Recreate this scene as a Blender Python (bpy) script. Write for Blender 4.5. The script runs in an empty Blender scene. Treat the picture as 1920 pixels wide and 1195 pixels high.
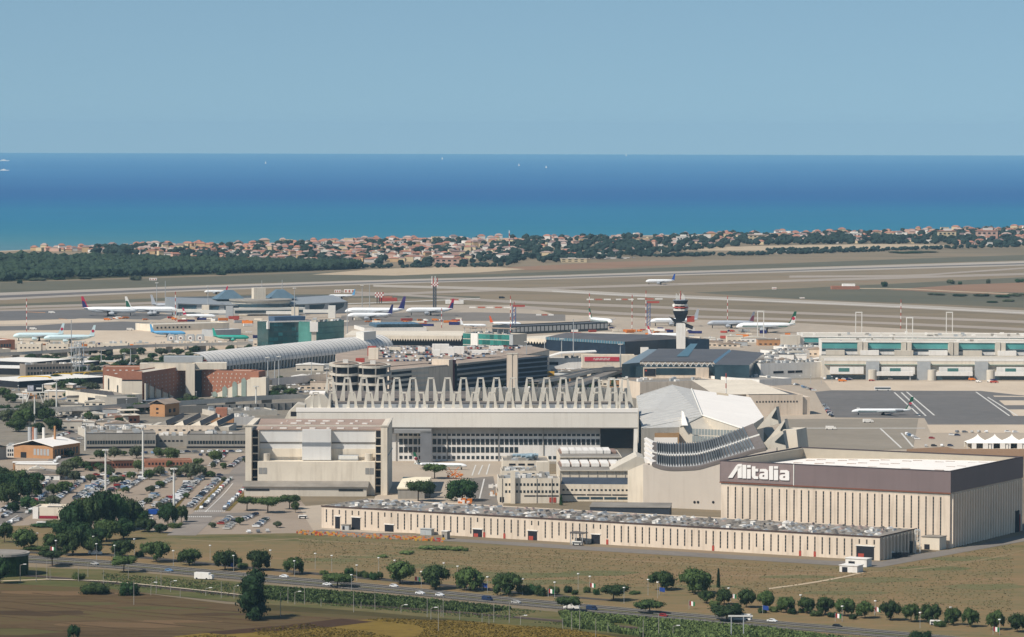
import bpy, bmesh, math, random
from mathutils import Vector, Matrix, noise
R = random.Random(11)
D = bpy.data; S = bpy.context.scene; COL = S.collection
rad = math.radians
# ------------------------------------------------------------ camera
HAZE = 2.1e-5
F = 7300.0; CH = 205.0; EY = 253.0
cam = D.objects.new('camera', D.cameras.new('camera')); COL.objects.link(cam); S.camera = cam
cam.data.sensor_width = 36.0; cam.data.lens = 36.0*F/1920.0
cam.data.clip_start = 1.0; cam.data.clip_end = 120000.0
PITCH = math.atan((597.5-EY)/F); ROLL = 0.0026
CM = Matrix.Rotation(rad(90)-PITCH, 4, 'X') @ Matrix.Rotation(ROLL, 4, 'Z')
cam.matrix_world = Matrix.Translation((0, 0, CH)) @ CM
CI = CM.inverted()
# ------------------------------------------------------------ world, sun, exposure
SUNH = Vector((-0.80, -0.60, 0)).normalized(); SUNE = rad(47)
w = D.worlds.new('World'); S.world = w; w.use_nodes = True
nt = w.node_tree; nt.nodes.clear()
wo = nt.nodes.new('ShaderNodeOutputWorld'); bg = nt.nodes.new('ShaderNodeBackground'); sky = nt.nodes.new('ShaderNodeTexSky')
sky.sky_type = 'NISHITA'; sky.sun_disc = False; sky.sun_elevation = SUNE
sky.sun_rotation = math.atan2(SUNH.x, SUNH.y)
sky.air_density = 1.0; sky.dust_density = 0.3; sky.ozone_density = 2.0
tc = nt.nodes.new('ShaderNodeTexCoord'); mp = nt.nodes.new('ShaderNodeMapping')
mp.inputs['Location'].default_value = (0, 0, 0.145)      # the horizon dips below eye level from this height
gm = nt.nodes.new('ShaderNodeMix'); gm.data_type = 'RGBA'; gm.blend_type = 'MULTIPLY'; gm.inputs[0].default_value = 1.0
gm.inputs[7].default_value = (0.97, 1.06, 0.99, 1)
nt.links.new(tc.outputs['Generated'], mp.inputs[0]); nt.links.new(mp.outputs[0], sky.inputs[0])
nt.links.new(sky.outputs[0], gm.inputs[6]); nt.links.new(gm.outputs[2], bg.inputs[0]); bg.inputs[1].default_value = 0.085
nt.links.new(bg.outputs[0], wo.inputs[0])
sd = D.lights.new('sun', 'SUN'); sd.energy = 4.2; sd.angle = rad(0.5); sd.color = (1.0, 0.93, 0.84)
so = D.objects.new('sun', sd); COL.objects.link(so)
sv = Vector((SUNH.x*math.cos(SUNE), SUNH.y*math.cos(SUNE), math.sin(SUNE)))
so.rotation_euler = sv.to_track_quat('Z', 'Y').to_euler()
S.view_settings.view_transform = 'Standard'; S.view_settings.look = 'None'
S.view_settings.exposure = 0.24; S.view_settings.gamma = 1.0
S.render.engine = 'CYCLES'; S.cycles.volume_bounces = 0; S.cycles.max_bounces = 5; S.cycles.transparent_max_bounces = 4
# ------------------------------------------------------------ photo <-> ground
def RAY(px, py): return CM @ Vector((px-960.0, -(py-597.5), -F))
def G(px, py, z=0.0):
    d = RAY(px, py); t = (z-CH)/d.z
    return Vector((d.x*t, d.y*t, z))
def PJ(v):
    q = CI @ (Vector(v)-Vector((0, 0, CH)))
    return (960-q.x/q.z*F, 597.5+q.y/q.z*F)
def ZAT(x, y, py):                      # height over ground point that shows at row py
    z0, z1 = 0.0, 30.0
    for _ in range(6):
        a, b = PJ((x, y, z0))[1], PJ((x, y, z1))[1]
        z = z0+(py-a)*(z1-z0)/(b-a); z0, z1 = z, z+5
    return z
def PM(py): return (py-EY)/CH           # pixels per metre on the ground at a row
# ------------------------------------------------------------ materials
def lin(c): return c/12.92 if c <= .04045 else ((c+.055)/1.055)**2.4
def hx(s):
    s = s.lstrip('#'); return tuple(lin(int(s[i:i+2], 16)/255) for i in (0, 2, 4))
MC = {}
def M(name, col, rough=.85, var=.15, sc=.15, dirt=0.0, spec=.3, rnd=0.0, metal=0.0, strz=1.0, lit=None):
    if name in MC: return MC[name]
    if isinstance(col, str): col = hx(col)
    m = D.materials.new(name); m.use_nodes = True; n = m.node_tree; L = n.links
    b = n.nodes['Principled BSDF']; b.inputs['Roughness'].default_value = rough
    b.inputs['Specular IOR Level'].default_value = spec; b.inputs['Metallic'].default_value = metal
    geo = n.nodes.new('ShaderNodeNewGeometry'); mpn = n.nodes.new('ShaderNodeMapping'); mpn.inputs['Scale'].default_value = (1, 1, strz)
    L.new(geo.outputs['Position'], mpn.inputs[0])
    n1 = n.nodes.new('ShaderNodeTexNoise'); n1.inputs['Scale'].default_value = sc; n1.inputs['Detail'].default_value = 6; n1.inputs['Roughness'].default_value = .65
    L.new(mpn.outputs[0], n1.inputs['Vector'])
    mr = n.nodes.new('ShaderNodeMapRange'); mr.inputs[1].default_value = .3; mr.inputs[2].default_value = .7
    mr.inputs[3].default_value = 1-var; mr.inputs[4].default_value = 1+var*.6
    L.new(n1.outputs[0], mr.inputs[0])
    val = mr.outputs[0]
    if rnd:
        oi = n.nodes.new('ShaderNodeObjectInfo'); r2 = n.nodes.new('ShaderNodeMapRange')
        r2.inputs[3].default_value = 1-rnd; r2.inputs[4].default_value = 1+rnd
        L.new(oi.outputs['Random'], r2.inputs[0])
        mm = n.nodes.new('ShaderNodeMath'); mm.operation = 'MULTIPLY'; L.new(val, mm.inputs[0]); L.new(r2.outputs[0], mm.inputs[1]); val = mm.outputs[0]
    vm = n.nodes.new('ShaderNodeVectorMath'); vm.operation = 'SCALE'; vm.inputs[0].default_value = col[:3]
    L.new(val, vm.inputs['Scale']); out = vm.outputs[0]
    if dirt:
        n2 = n.nodes.new('ShaderNodeTexNoise'); n2.inputs['Scale'].default_value = .5; n2.inputs['Detail'].default_value = 4
        m2 = n.nodes.new('ShaderNodeMapping'); m2.inputs['Scale'].default_value = (1, 1, .08)
        L.new(geo.outputs['Position'], m2.inputs[0]); L.new(m2.outputs[0], n2.inputs['Vector'])
        r3 = n.nodes.new('ShaderNodeMapRange'); r3.inputs[1].default_value = .5; r3.inputs[2].default_value = .75; r3.inputs[4].default_value = dirt
        L.new(n2.outputs[0], r3.inputs[0])
        mx = n.nodes.new('ShaderNodeMix'); mx.data_type = 'RGBA'; mx.inputs[7].default_value = (col[0]*.45, col[1]*.40, col[2]*.35, 1)
        L.new(r3.outputs[0], mx.inputs[0]); L.new(out, mx.inputs[6]); out = mx.outputs[2]
    L.new(out, b.inputs['Base Color'])
    MC[name] = m; return m
def MG(name, cols, sc=(.004, .02), stretch=(1, 1, 1), rough=1.0, fine=.5):
    """ground: a ramp of soil and grass colours driven by two noises"""
    if name in MC: return MC[name]
    m = D.materials.new(name); m.use_nodes = True; n = m.node_tree; L = n.links
    b = n.nodes['Principled BSDF']; b.inputs['Roughness'].default_value = rough; b.inputs['Specular IOR Level'].default_value = .1
    geo = n.nodes.new('ShaderNodeNewGeometry'); mpn = n.nodes.new('ShaderNodeMapping'); mpn.inputs['Scale'].default_value = stretch
    L.new(geo.outputs['Position'], mpn.inputs[0])
    a = n.nodes.new('ShaderNodeTexNoise'); a.inputs['Scale'].default_value = sc[0]; a.inputs['Detail'].default_value = 7; a.inputs['Roughness'].default_value = .62
    c = n.nodes.new('ShaderNodeTexNoise'); c.inputs['Scale'].default_value = sc[1]; c.inputs['Detail'].default_value = 8; c.inputs['Roughness'].default_value = .75
    L.new(mpn.outputs[0], a.inputs['Vector']); L.new(mpn.outputs[0], c.inputs['Vector'])
    mx = n.nodes.new('ShaderNodeMix'); mx.inputs[0].default_value = fine; L.new(a.outputs[0], mx.inputs[2]); L.new(c.outputs[0], mx.inputs[3])
    cr = n.nodes.new('ShaderNodeValToRGB'); e = cr.color_ramp.elements
    while len(e) < len(cols): e.new(.5)
    for i, q in enumerate(cols):
        e[i].position = .34+.32*i/(len(cols)-1); e[i].color = tuple(hx(q))+(1,)
    L.new(mx.outputs[0], cr.inputs[0]); L.new(cr.outputs[0], b.inputs['Base Color'])
    MC[name] = m; return m
def foliage(name, dark, light, nsc=.9):
    if name in MC: return MC[name]
    m = D.materials.new(name); m.use_nodes = True; n = m.node_tree; L = n.links
    b = n.nodes['Principled BSDF']; b.inputs['Roughness'].default_value = .8; b.inputs['Specular IOR Level'].default_value = .15
    geo = n.nodes.new('ShaderNodeNewGeometry'); t = n.nodes.new('ShaderNodeTexNoise'); t.inputs['Scale'].default_value = nsc; t.inputs['Detail'].default_value = 4
    L.new(geo.outputs['Position'], t.inputs['Vector'])
    oi = n.nodes.new('ShaderNodeObjectInfo'); ad = n.nodes.new('ShaderNodeMath'); ad.operation = 'MULTIPLY_ADD'; ad.inputs[1].default_value = .35
    L.new(oi.outputs['Random'], ad.inputs[0]); L.new(t.outputs[0], ad.inputs[2])
    cr = n.nodes.new('ShaderNodeValToRGB'); e = cr.color_ramp.elements; e[0].position = .4; e[1].position = .95
    e[0].color = tuple(hx(dark))+(1,); e[1].color = tuple(hx(light))+(1,)
    L.new(ad.outputs[0], cr.inputs[0]); L.new(cr.outputs[0], b.inputs['Base Color'])
    MC[name] = m; return m
def glass(name, col, rough=.15, rnd=.3):
    if name in MC: return MC[name]
    m = M(name, col, rough=rough, var=.35, sc=.08, spec=.6, rnd=rnd); return m
# ------------------------------------------------------------ mesh builder
class MB:
    def __init__(s): s.v = []; s.f = []; s.m = []
    def add(s, vs, fs, m=0):
        o = len(s.v); s.v += [tuple(q) for q in vs]; s.f += [tuple(i+o for i in f) for f in fs]; s.m += [m]*len(fs); return s
    def box(s, x0, x1, y0, y1, z0, z1, m=0, mt=None):
        s.add([(x0, y0, z0), (x1, y0, z0), (x1, y1, z0), (x0, y1, z0), (x0, y0, z1), (x1, y0, z1), (x1, y1, z1), (x0, y1, z1)],
              [(0, 1, 5, 4), (1, 2, 6, 5), (2, 3, 7, 6), (3, 0, 4, 7), (4, 5, 6, 7), (3, 2, 1, 0)], m)
        if mt is not None: s.m[-2] = mt
        return s
    def quad(s, a, b, c, d, m=0): return s.add([a, b, c, d], [(0, 1, 2, 3)], m)
    def prism(s, pts, z0, z1, m=0, mt=None):
        n = len(pts); s.add([(p[0], p[1], z0) for p in pts]+[(p[0], p[1], z1) for p in pts],
              [(i, (i+1) % n, (i+1) % n+n, i+n) for i in range(n)]+[tuple(range(n, 2*n)), tuple(range(n-1, -1, -1))], m)
        if mt is not None: s.m[-2] = mt
        return s
    def prof(s, pts, y0, y1, m=0):      # outline in x-z pushed along y
        n = len(pts); s.add([(p[0], y0, p[1]) for p in pts]+[(p[0], y1, p[1]) for p in pts],
              [(i, (i+1) % n, (i+1) % n+n, i+n) for i in range(n)]+[tuple(range(n)), tuple(range(2*n-1, n-1, -1))], m); return s
    def tube(s, p0, p1, r0, r1=None, n=6, m=0):
        r1 = r0 if r1 is None else r1; p0 = Vector(p0); p1 = Vector(p1); d = (p1-p0)
        q = d.to_track_quat('Z', 'Y'); vs = []
        for p, r in ((p0, r0), (p1, r1)):
            for i in range(n):
                a = 2*math.pi*i/n; vs.append(p+q @ Vector((math.cos(a)*r, math.sin(a)*r, 0)))
        s.add(vs, [(i, (i+1) % n, (i+1) % n+n, i+n) for i in range(n)]+[tuple(range(n, 2*n)), tuple(range(n-1, -1, -1))], m); return s
    def loft(s, rings, m=0, cap=True):
        o = len(s.v); n = len(rings[0])
        for r in rings: s.v += [tuple(p) for p in r]
        for k in range(len(rings)-1):
            for i in range(n):
                s.f.append((o+k*n+i, o+k*n+(i+1) % n, o+(k+1)*n+(i+1) % n, o+(k+1)*n+i)); s.m.append(m)
        if cap:
            s.f.append(tuple(o+i for i in range(n-1, -1, -1))); s.m.append(m)
            s.f.append(tuple(o+(len(rings)-1)*n+i for i in range(n))); s.m.append(m)
        return s
    def mesh(s, name, mats, smooth=False):
        me = D.meshes.new(name); me.from_pydata(s.v, [], s.f)
        for q in (mats if isinstance(mats, (list, tuple)) else [mats]): me.materials.append(q)
        me.polygons.foreach_set('material_index', s.m)
        if smooth: me.polygons.foreach_set('use_smooth', [True]*len(s.f))
        me.update(); return me
    def build(s, name, mats, parent=None, smooth=False, loc=None):
        o = D.objects.new(name, s.mesh(name, mats, smooth)); COL.objects.link(o)
        if parent is not None: o.parent = parent
        if loc is not None: o.location = loc
        return o
def inst(name, me, parent=None, loc=(0, 0, 0), rz=0.0, scale=(1, 1, 1)):
    o = D.objects.new(name, me); COL.objects.link(o); o.location = loc; o.rotation_euler = (0, 0, rz); o.scale = scale
    if parent is not None: o.parent = parent
    return o
USED = {}
def tag(o, label, cat, group=None, kind=None):
    if label: o['label'] = label; USED.setdefault(label, []).append(o.name)
    if cat: o['category'] = cat
    if group: o['group'] = group
    if kind: o['kind'] = kind
    return o
def thing(name, label, cat, loc, rz=0.0, group=None):
    o = D.objects.new(name, None); COL.objects.link(o); o.location = loc; o.rotation_euler = (0, 0, rz); o.empty_display_size = 1
    return tag(o, label, cat, group)
def structure(o): o['kind'] = 'structure'; return o
UC = {}
def ubox(mat):
    if mat.name not in UC: UC[mat.name] = MB().box(0, 1, 0, 1, 0, 1).mesh('box', mat)
    return UC[mat.name]
def pbox(name, parent, x0, x1, y0, y1, z0, z1, mat):
    return inst(name, ubox(mat), parent, (x0, y0, z0), 0, (x1-x0, y1-y0, z1-z0))
class Fr:
    """a building's own frame: origin at its near left foot, x along the front, y away, z up"""
    def __init__(s, ax, ay, bx, by):
        s.A = G(ax, ay); s.B = G(bx, by); d = s.B-s.A; s.w = d.length; s.rz = math.atan2(d.y, d.x)
        s.u = d.normalized(); s.n = Vector((-s.u.y, s.u.x, 0))
    def W(s, x, y, z=0): return s.A+s.u*x+s.n*y+Vector((0, 0, z))
    def z(s, x, y, py): q = s.W(x, y); return ZAT(q.x, q.y, py)
    def depth(s, x, z, py):             # how far back a roof at height z shows at row py
        lo, hi = 0.0, 600.0
        for _ in range(30):
            mid = (lo+hi)/2
            if PJ(s.W(x, mid, z))[1] > py: lo = mid
            else: hi = mid
        return lo
    def wall(s, px, py, y=0.0):         # photo pixel -> (x, z) on the vertical plane y = const
        d = RAY(px, py); o = Vector((0, 0, CH)); p0 = s.W(0, y)
        t = (p0-o).dot(s.n)/d.dot(s.n); q = o+d*t
        return ((q-s.A).dot(s.u), q.z)
    def loc(s, px, py, z=0.0):          # photo pixel at height z -> local x, y
        q = G(px, py, z)-s.A; return (q.dot(s.u), q.dot(s.n))
ONES = ['', 'first', 'second', 'third', 'fourth', 'fifth', 'sixth', 'seventh', 'eighth', 'ninth', 'tenth', 'eleventh', 'twelfth', 'thirteenth',
        'fourteenth', 'fifteenth', 'sixteenth', 'seventeenth', 'eighteenth', 'nineteenth']
TENS = {20: 'twent', 30: 'thirt', 40: 'fort', 50: 'fift', 60: 'sixt', 70: 'sevent', 80: 'eight', 90: 'ninet'}
def ordw(n):
    if n >= 100: return ('', 'two-')[n//100-1]+'hundred'+('-and-'+ordw(n % 100) if n % 100 else 'th')
    if n < 20: return ONES[n]
    t = n//10*10
    if n == t: return TENS[t]+'ieth'
    return TENS[t]+'y-'+ONES[n-t]
# ------------------------------------------------------------ palette
m_conc = M('pale_concrete', '#C9C0B0', var=.12, sc=.05, dirt=.25)
m_concd = M('grey_concrete', '#9A948A', var=.15, sc=.06, dirt=.3)
m_white = M('white_paint', '#E6E1D8', var=.10, sc=.06, dirt=.25)
m_cream = M('cream_render', '#DCD0BC', var=.12, sc=.05, dirt=.32)
m_beige = M('beige_panel', '#D8C7B2', var=.14, sc=.05, dirt=.38)
m_brick = M('red_brick', '#A57058', var=.15, sc=.5, dirt=.15)
m_ochre = M('ochre_render', '#B98A60', var=.12, sc=.2, dirt=.2)
m_roofg = M('grey_felt_roof', '#8C857B', var=.3, sc=.08)
m_roofb = M('tan_felt_roof', '#A39180', var=.3, sc=.07)
m_roofd = M('dark_metal_roof', '#5C5856', rough=.5, var=.2, sc=.05)
m_roofw = M('white_membrane_roof', '#F1EAE0', var=.05, sc=.05)
m_glass = glass('dark_glass', '#2A3338')
m_glassb = glass('blue_glass', '#33474F')
m_glassg = glass('green_glass', '#2C5758', rough=.12)
m_dark = M('dark_opening', '#23242A', var=.3)
m_brown = M('brown_cladding', '#776866', rough=.6, var=.07, sc=.05, dirt=.12)
m_steel = M('galvanised_steel', '#A9ABAA', rough=.5, var=.1, sc=.3)
m_steelw = M('white_steel', '#DAD6CC', rough=.6, var=.08, sc=.3)
m_red = M('red_paint', '#A8483A', var=.1); m_orange = M('orange_paint', '#D0772E', var=.2, sc=.5)
m_terra = M('terracotta_tile', '#A4735F', var=.2, sc=.1, rnd=.25)
m_asph = MG('asphalt', ['#6E6862', '#7B746C', '#857D74'], (.02, .2))
m_asphd = MG('dark_asphalt', ['#62605E', '#6C6966', '#76716D'], (.01, .08))
m_apron = MG('apron_concrete', ['#9E9181', '#AB9D8B', '#B8A995'], (.006, .03), (1, .3, 1))
m_pale = MG('pale_concrete_ground', ['#B5A48F', '#C3B29C', '#CBBBA6'], (.006, .03), (1, .3, 1))
m_line = M('road_line_white', '#CFCBC2', var=.2, sc=.3)
m_liney = M('apron_line_yellow', '#C98F55', var=.2, sc=.2)
# ------------------------------------------------------------ ground, sea, coast
def sheet(name, pts, z, mat, kind='structure', label=None, cat=None):
    vs = [G(x, y, z) for x, y in pts]; bm = bmesh.new()
    bm.faces.new([bm.verts.new(v) for v in vs]); bmesh.ops.triangulate(bm, faces=bm.faces[:])
    bmesh.ops.recalc_face_normals(bm, faces=bm.faces[:])
    for f in bm.faces:
        if f.normal.z < 0: f.normal_flip()
    me = D.meshes.new(name); bm.to_mesh(me); bm.free(); me.materials.append(mat)
    o = D.objects.new(name, me); COL.objects.link(o); o['kind'] = kind; return tag(o, label, cat)
def smooth_line(pts, n=8):
    out = []; P = [Vector(p).to_2d() if len(p) == 2 else Vector(p) for p in pts]
    for i in range(len(P)-1):
        a = P[max(i-1, 0)]; b = P[i]; c = P[i+1]; d = P[min(i+2, len(P)-1)]
        for k in range(n):
            t = k/n; out.append(.5*((2*b)+(c-a)*t+(2*a-5*b+4*c-d)*t*t+(3*b-a-3*c+d)*t*t*t))
    out.append(P[-1]); return out
def strip(name, pts, th, z, mat, sm=True, kind='structure'):
    """band in photo rows: centre line pts, th = thickness in rows (number or list)"""
    if not isinstance(th, (list, tuple)): th = [th]*len(pts)
    q = smooth_line([(p[0], p[1], t) for p, t in zip(pts, th)]) if sm else [Vector((p[0], p[1], t)) for p, t in zip(pts, th)]
    mb = MB(); up = [G(v[0], v[1]-v[2]/2, z) for v in q]; dn = [G(v[0], v[1]+v[2]/2, z) for v in q]
    for i in range(len(q)-1): mb.quad(dn[i], dn[i+1], up[i+1], up[i])
    o = mb.build(name, mat); o['kind'] = kind; return o
def poly_road(name, pts, wid, z, mat, kind='structure'):
    q = [G(p[0], p[1], z) for p in smooth_line(pts)]; mb = MB(); L = []; Rr = []
    for i, p in enumerate(q):
        d = (q[min(i+1, len(q)-1)]-q[max(i-1, 0)]).normalized(); n = Vector((-d.y, d.x, 0)); L.append(p+n*wid/2); Rr.append(p-n*wid/2)
    for i in range(len(q)-1): mb.quad(Rr[i], Rr[i+1], L[i+1], L[i])
    o = mb.build(name, mat); o['kind'] = kind; return o
COAST = [(-300, 474), (0, 471), (110, 466), (250, 463), (400, 459), (560, 455), (700, 452), (830, 450), (960, 447), (1100, 445), (1250, 441), (1400, 438), (1550, 436), (1700, 433), (1850, 430), (1920, 429), (2250, 423)]
# land sheet up to the coast
gm1 = MG('dry_airfield_grass', ['#685F4D', '#786C58', '#877862', '#846D58'], (.0025, .012), (.35, 1, 1))
nearL = [Vector((-2500, -300, 0)), Vector((2500, -300, 0))]
cl = [G(x, y, 0) for x, y in COAST]
mb = MB(); n = len(cl)
for i in range(n-1): mb.quad(Vector((cl[i].x*.35, -300, 0)), Vector((cl[i+1].x*.35, -300, 0)), cl[i+1], cl[i])
mb.quad(Vector((-9000, -300, 0)), Vector((cl[0].x*.35, -300, 0)), cl[0], Vector((-9000, cl[0].y, 0)))
mb.quad(Vector((cl[-1].x*.35, -300, 0)), Vector((9000, -300, 0)), Vector((9000, cl[-1].y, 0)), cl[-1])
structure(mb.build('ground', gm1))
# beach
m_beach = MG('beach_sand', ['#A08C74', '#B3A088', '#8F8270'], (.01, .05))
mb = MB()
for i in range(n-1):
    a, b = cl[i], cl[i+1]; mb.quad(a+Vector((0, -60, .05)), b+Vector((0, -60, .05)), b+Vector((0, 12, .05)), a+Vector((0, 12, .05)))
structure(mb.build('beach', m_beach))
# sea: shallow teal near the shore, deep blue farther out, paler again towards the horizon
ms = D.materials.new('sea_water'); ms.use_nodes = True; t = ms.node_tree; b = t.nodes['Principled BSDF']
b.inputs['Roughness'].default_value = .55; b.inputs['Specular IOR Level'].default_value = .12
geo = t.nodes.new('ShaderNodeNewGeometry'); sx = t.nodes.new('ShaderNodeSeparateXYZ'); t.links.new(geo.outputs['Position'], sx.inputs[0])
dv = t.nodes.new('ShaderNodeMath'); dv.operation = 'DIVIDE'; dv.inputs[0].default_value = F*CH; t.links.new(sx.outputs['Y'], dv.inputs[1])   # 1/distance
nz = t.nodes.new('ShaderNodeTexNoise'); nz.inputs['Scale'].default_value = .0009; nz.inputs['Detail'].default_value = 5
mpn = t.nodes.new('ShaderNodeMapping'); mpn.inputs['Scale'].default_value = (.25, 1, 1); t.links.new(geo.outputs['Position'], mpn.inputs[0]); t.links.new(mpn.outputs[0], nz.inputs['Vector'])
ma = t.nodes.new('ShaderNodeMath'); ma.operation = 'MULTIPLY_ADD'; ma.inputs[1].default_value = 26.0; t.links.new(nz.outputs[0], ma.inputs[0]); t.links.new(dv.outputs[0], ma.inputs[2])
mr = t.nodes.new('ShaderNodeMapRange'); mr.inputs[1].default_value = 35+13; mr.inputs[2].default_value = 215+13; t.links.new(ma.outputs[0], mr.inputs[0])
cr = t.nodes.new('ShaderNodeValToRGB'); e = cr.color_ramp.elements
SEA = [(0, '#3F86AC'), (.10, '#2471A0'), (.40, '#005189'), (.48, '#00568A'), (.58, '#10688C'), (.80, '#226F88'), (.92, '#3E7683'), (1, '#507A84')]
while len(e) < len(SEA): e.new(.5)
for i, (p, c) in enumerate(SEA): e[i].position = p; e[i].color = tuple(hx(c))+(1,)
t.links.new(mr.outputs[0], cr.inputs[0])
ww = t.nodes.new('ShaderNodeTexNoise'); ww.inputs['Scale'].default_value = .012; ww.inputs['Detail'].default_value = 4; t.links.new(mpn.outputs[0], ww.inputs['Vector'])
wr = t.nodes.new('ShaderNodeMapRange'); wr.inputs[3].default_value = .86; wr.inputs[4].default_value = 1.14; t.links.new(ww.outputs[0], wr.inputs[0])
vs_ = t.nodes.new('ShaderNodeVectorMath'); vs_.operation = 'SCALE'; t.links.new(cr.outputs[0], vs_.inputs[0]); t.links.new(wr.outputs[0], vs_.inputs['Scale'])
t.links.new(vs_.outputs[0], b.inputs['Base Color'])
FAR = G(960, 289.2, 0).y
mb = MB(); mb.quad((-14000, 3500, -.6), (14000, 3500, -.6), (14000, FAR, -.6), (-14000, FAR, -.6)); structure(mb.build('sea', ms))
# ---- airfield patches and runways
tan = MG('bare_sand', ['#A8957B', '#B7A489', '#A08C72'], (.01, .05))
brn = MG('bare_brown_soil', ['#7E634E', '#8D705A', '#85745E'], (.006, .03), (.4, 1, 1))
grn = MG('green_grey_turf', ['#565648', '#615E4E', '#6C6654'], (.005, .03), (.4, 1, 1))
sheet('sand_patch', [(585, 515), (700, 505), (820, 501), (930, 501), (985, 505), (900, 511), (740, 517)], .10, tan)
sheet('soil_patch', [(900, 504), (1000, 499), (1150, 491), (1300, 488), (1290, 495), (1150, 503), (1000, 507)], .07, brn)
sheet('sand_field', [(1285, 470), (1300, 465), (1440, 461), (1640, 458), (1760, 459), (1800, 464), (1640, 467), (1440, 470)], .10, tan)
sheet('turf', [(0, 530), (300, 522), (640, 510), (900, 515), (1300, 500), (1920, 478), (1920, 488), (1440, 503), (960, 518), (480, 531), (0, 549)], .04, grn)
sheet('turf_strip', [(1300, 549), (1560, 538), (1920, 520), (1920, 577), (1500, 561)], .05, grn)
sheet('turf_island', [(0, 571), (480, 552), (760, 552), (900, 556), (900, 562), (500, 556), (0, 577)], .06, grn)
sheet('ploughed_patch', [(1660, 544), (1800, 534), (1920, 530), (1920, 549), (1780, 547)], .09, brn)
rw = MG('runway_concrete', ['#9A9085', '#A69C8F', '#B1A799'], (.004, .02), (.2, 1, 1)); rd = MG('runway_rubber', ['#5E5A58', '#6F6A66', '#64605C'], (.004, .02), (.2, 1, 1))
tx = MG('taxiway_asphalt', ['#91867A', '#9C9083', '#A79A8C'], (.004, .02), (.2, 1, 1))
RL = [(-250, 567), (0, 556), (240, 546), (480, 537), (720, 529), (960, 522.5), (1200, 515), (1440, 508), (1680, 501), (1920, 494), (2150, 487)]
strip('runway', RL, [15, 14, 11, 9, 8, 7, 7.5, 8, 8.5, 8.5, 8.5], .12, rw)
strip('runway_tyre_marks', [(x, y+.6) for x, y in RL], [5, 4.5, 4, 3.2, 2.5, 2.2, 2.2, 2, 2, 2.4, 2.4], .16, rd)
strip('taxiway', [(-100, 583), (0, 577), (240, 570), (480, 561), (720, 552), (960, 543), (1200, 535.5), (1440, 528), (1680, 521), (1920, 514), (2100, 508)], 4.2, .13, tx)
strip('taxiway_shoulder', [(-100, 588), (0, 583), (240, 576), (480, 568)], 4, .12, tx)
strip('taxiway_link', [(700, 536), (900, 541), (1035, 545), (1160, 552), (1280, 557), (1440, 563.5), (1680, 574), (1920, 586), (2100, 595)], [4, 5, 6, 6.5, 6.5, 6.5, 7, 7.5, 8], .14, rw)
strip('taxiway_line', [(1035, 546), (1160, 553), (1280, 558), (1440, 564.5), (1680, 575), (1920, 587)], .8, .18, m_line)
strip('inner_taxiway', [(640, 547), (800, 556), (960, 566), (1200, 575), (1440, 585), (1680, 594), (1920, 604), (2050, 610)], [4, 4, 5, 5, 4.5, 4.5, 5, 5], .14, tx)
strip('apron_taxiway', [(960, 575), (1200, 590), (1440, 598), (1680, 607), (1920, 618), (2050, 624)], [6, 5, 4.5, 4.5, 5, 5], .14, tx)
strip('runway_exit', [(1480, 519), (1700, 517), (1800, 511), (1920, 503)], [4, 3.5, 3, 3], .11, tx)
strip('airfield_track', [(1600, 541), (1700, 542), (1800, 547), (1920, 552)], 1.4, .12, tan)
strip('airfield_hedge_soil', [(1715, 545), (1800, 549), (1920, 553)], 1.6, .10, brn)  # bare brown soil strip along the scrub line
sheet('apron', [(-60, 590), (200, 583), (330, 577), (520, 570), (660, 572), (800, 572), (980, 572), (1040, 590), (1200, 596), (1500, 606), (1980, 632), (1980, 690), (-60, 690)], .10, m_apron)
sheet('apron_asphalt', [(-60, 585), (150, 581), (330, 590), (300, 600), (150, 597), (70, 606), (-60, 602)], .14, m_asphd)
sheet('apron_asphalt', [(-60, 613), (60, 611), (120, 607), (230, 603), (330, 606), (400, 612), (230, 620), (60, 619), (-60, 621)], .14, m_asphd)
sheet('apron_asphalt', [(640, 592), (760, 586), (900, 586), (1060, 590), (1060, 602), (870, 602), (640, 612)], .14, m_asph)
sheet('apron_concrete', [(-60, 603), (160, 598), (230, 601), (110, 606), (-60, 610)], .16, m_pale)
sheet('apron_concrete', [(-60, 622), (100, 620), (300, 616), (420, 618), (420, 645), (-60, 645)], .13, m_pale)
for a in ([(54, 584), (80, 586), (54, 586.6)], ): pass
strip('apron_line', [(50, 585), (85, 586.5)], .7, .2, m_liney); strip('apron_line', [(110, 598), (126, 599)], .7, .2, m_liney)
strip('apron_line', [(255, 614), (285, 604)], .7, .2, m_line)
strip('apron_kerb_line', [(330, 577), (640, 570), (900, 560)], 1, .2, m_line)
m_ar = M('red_white_barrier', '#B9674E', var=.3, sc=.05)
# red and white barriers on the airfield
mbar = M('faded_red', '#B4664F', var=.2, sc=.05)
for i, (x0, x1, y) in enumerate([(1100, 1148, 563), (1155, 1190, 563), (1195, 1245, 562), (880, 960, 578), (1005, 1040, 592)]):
    a = G(x0, y); b = G(x1, y); o = thing('barrier_fence', 'low red and white barrier beside the taxiway, %s from the left' % ordw([3, 4, 5, 1, 2][i]), 'barrier', a, 0, 'airfield barriers'); L = (b-a).length; k = max(3, int(L/9))
    for j in range(k): pbox('panel', o, j*L/k, (j+.82)*L/k, 0, 1, .1, 1.7, mbar if j % 2 else m_white)
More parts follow.
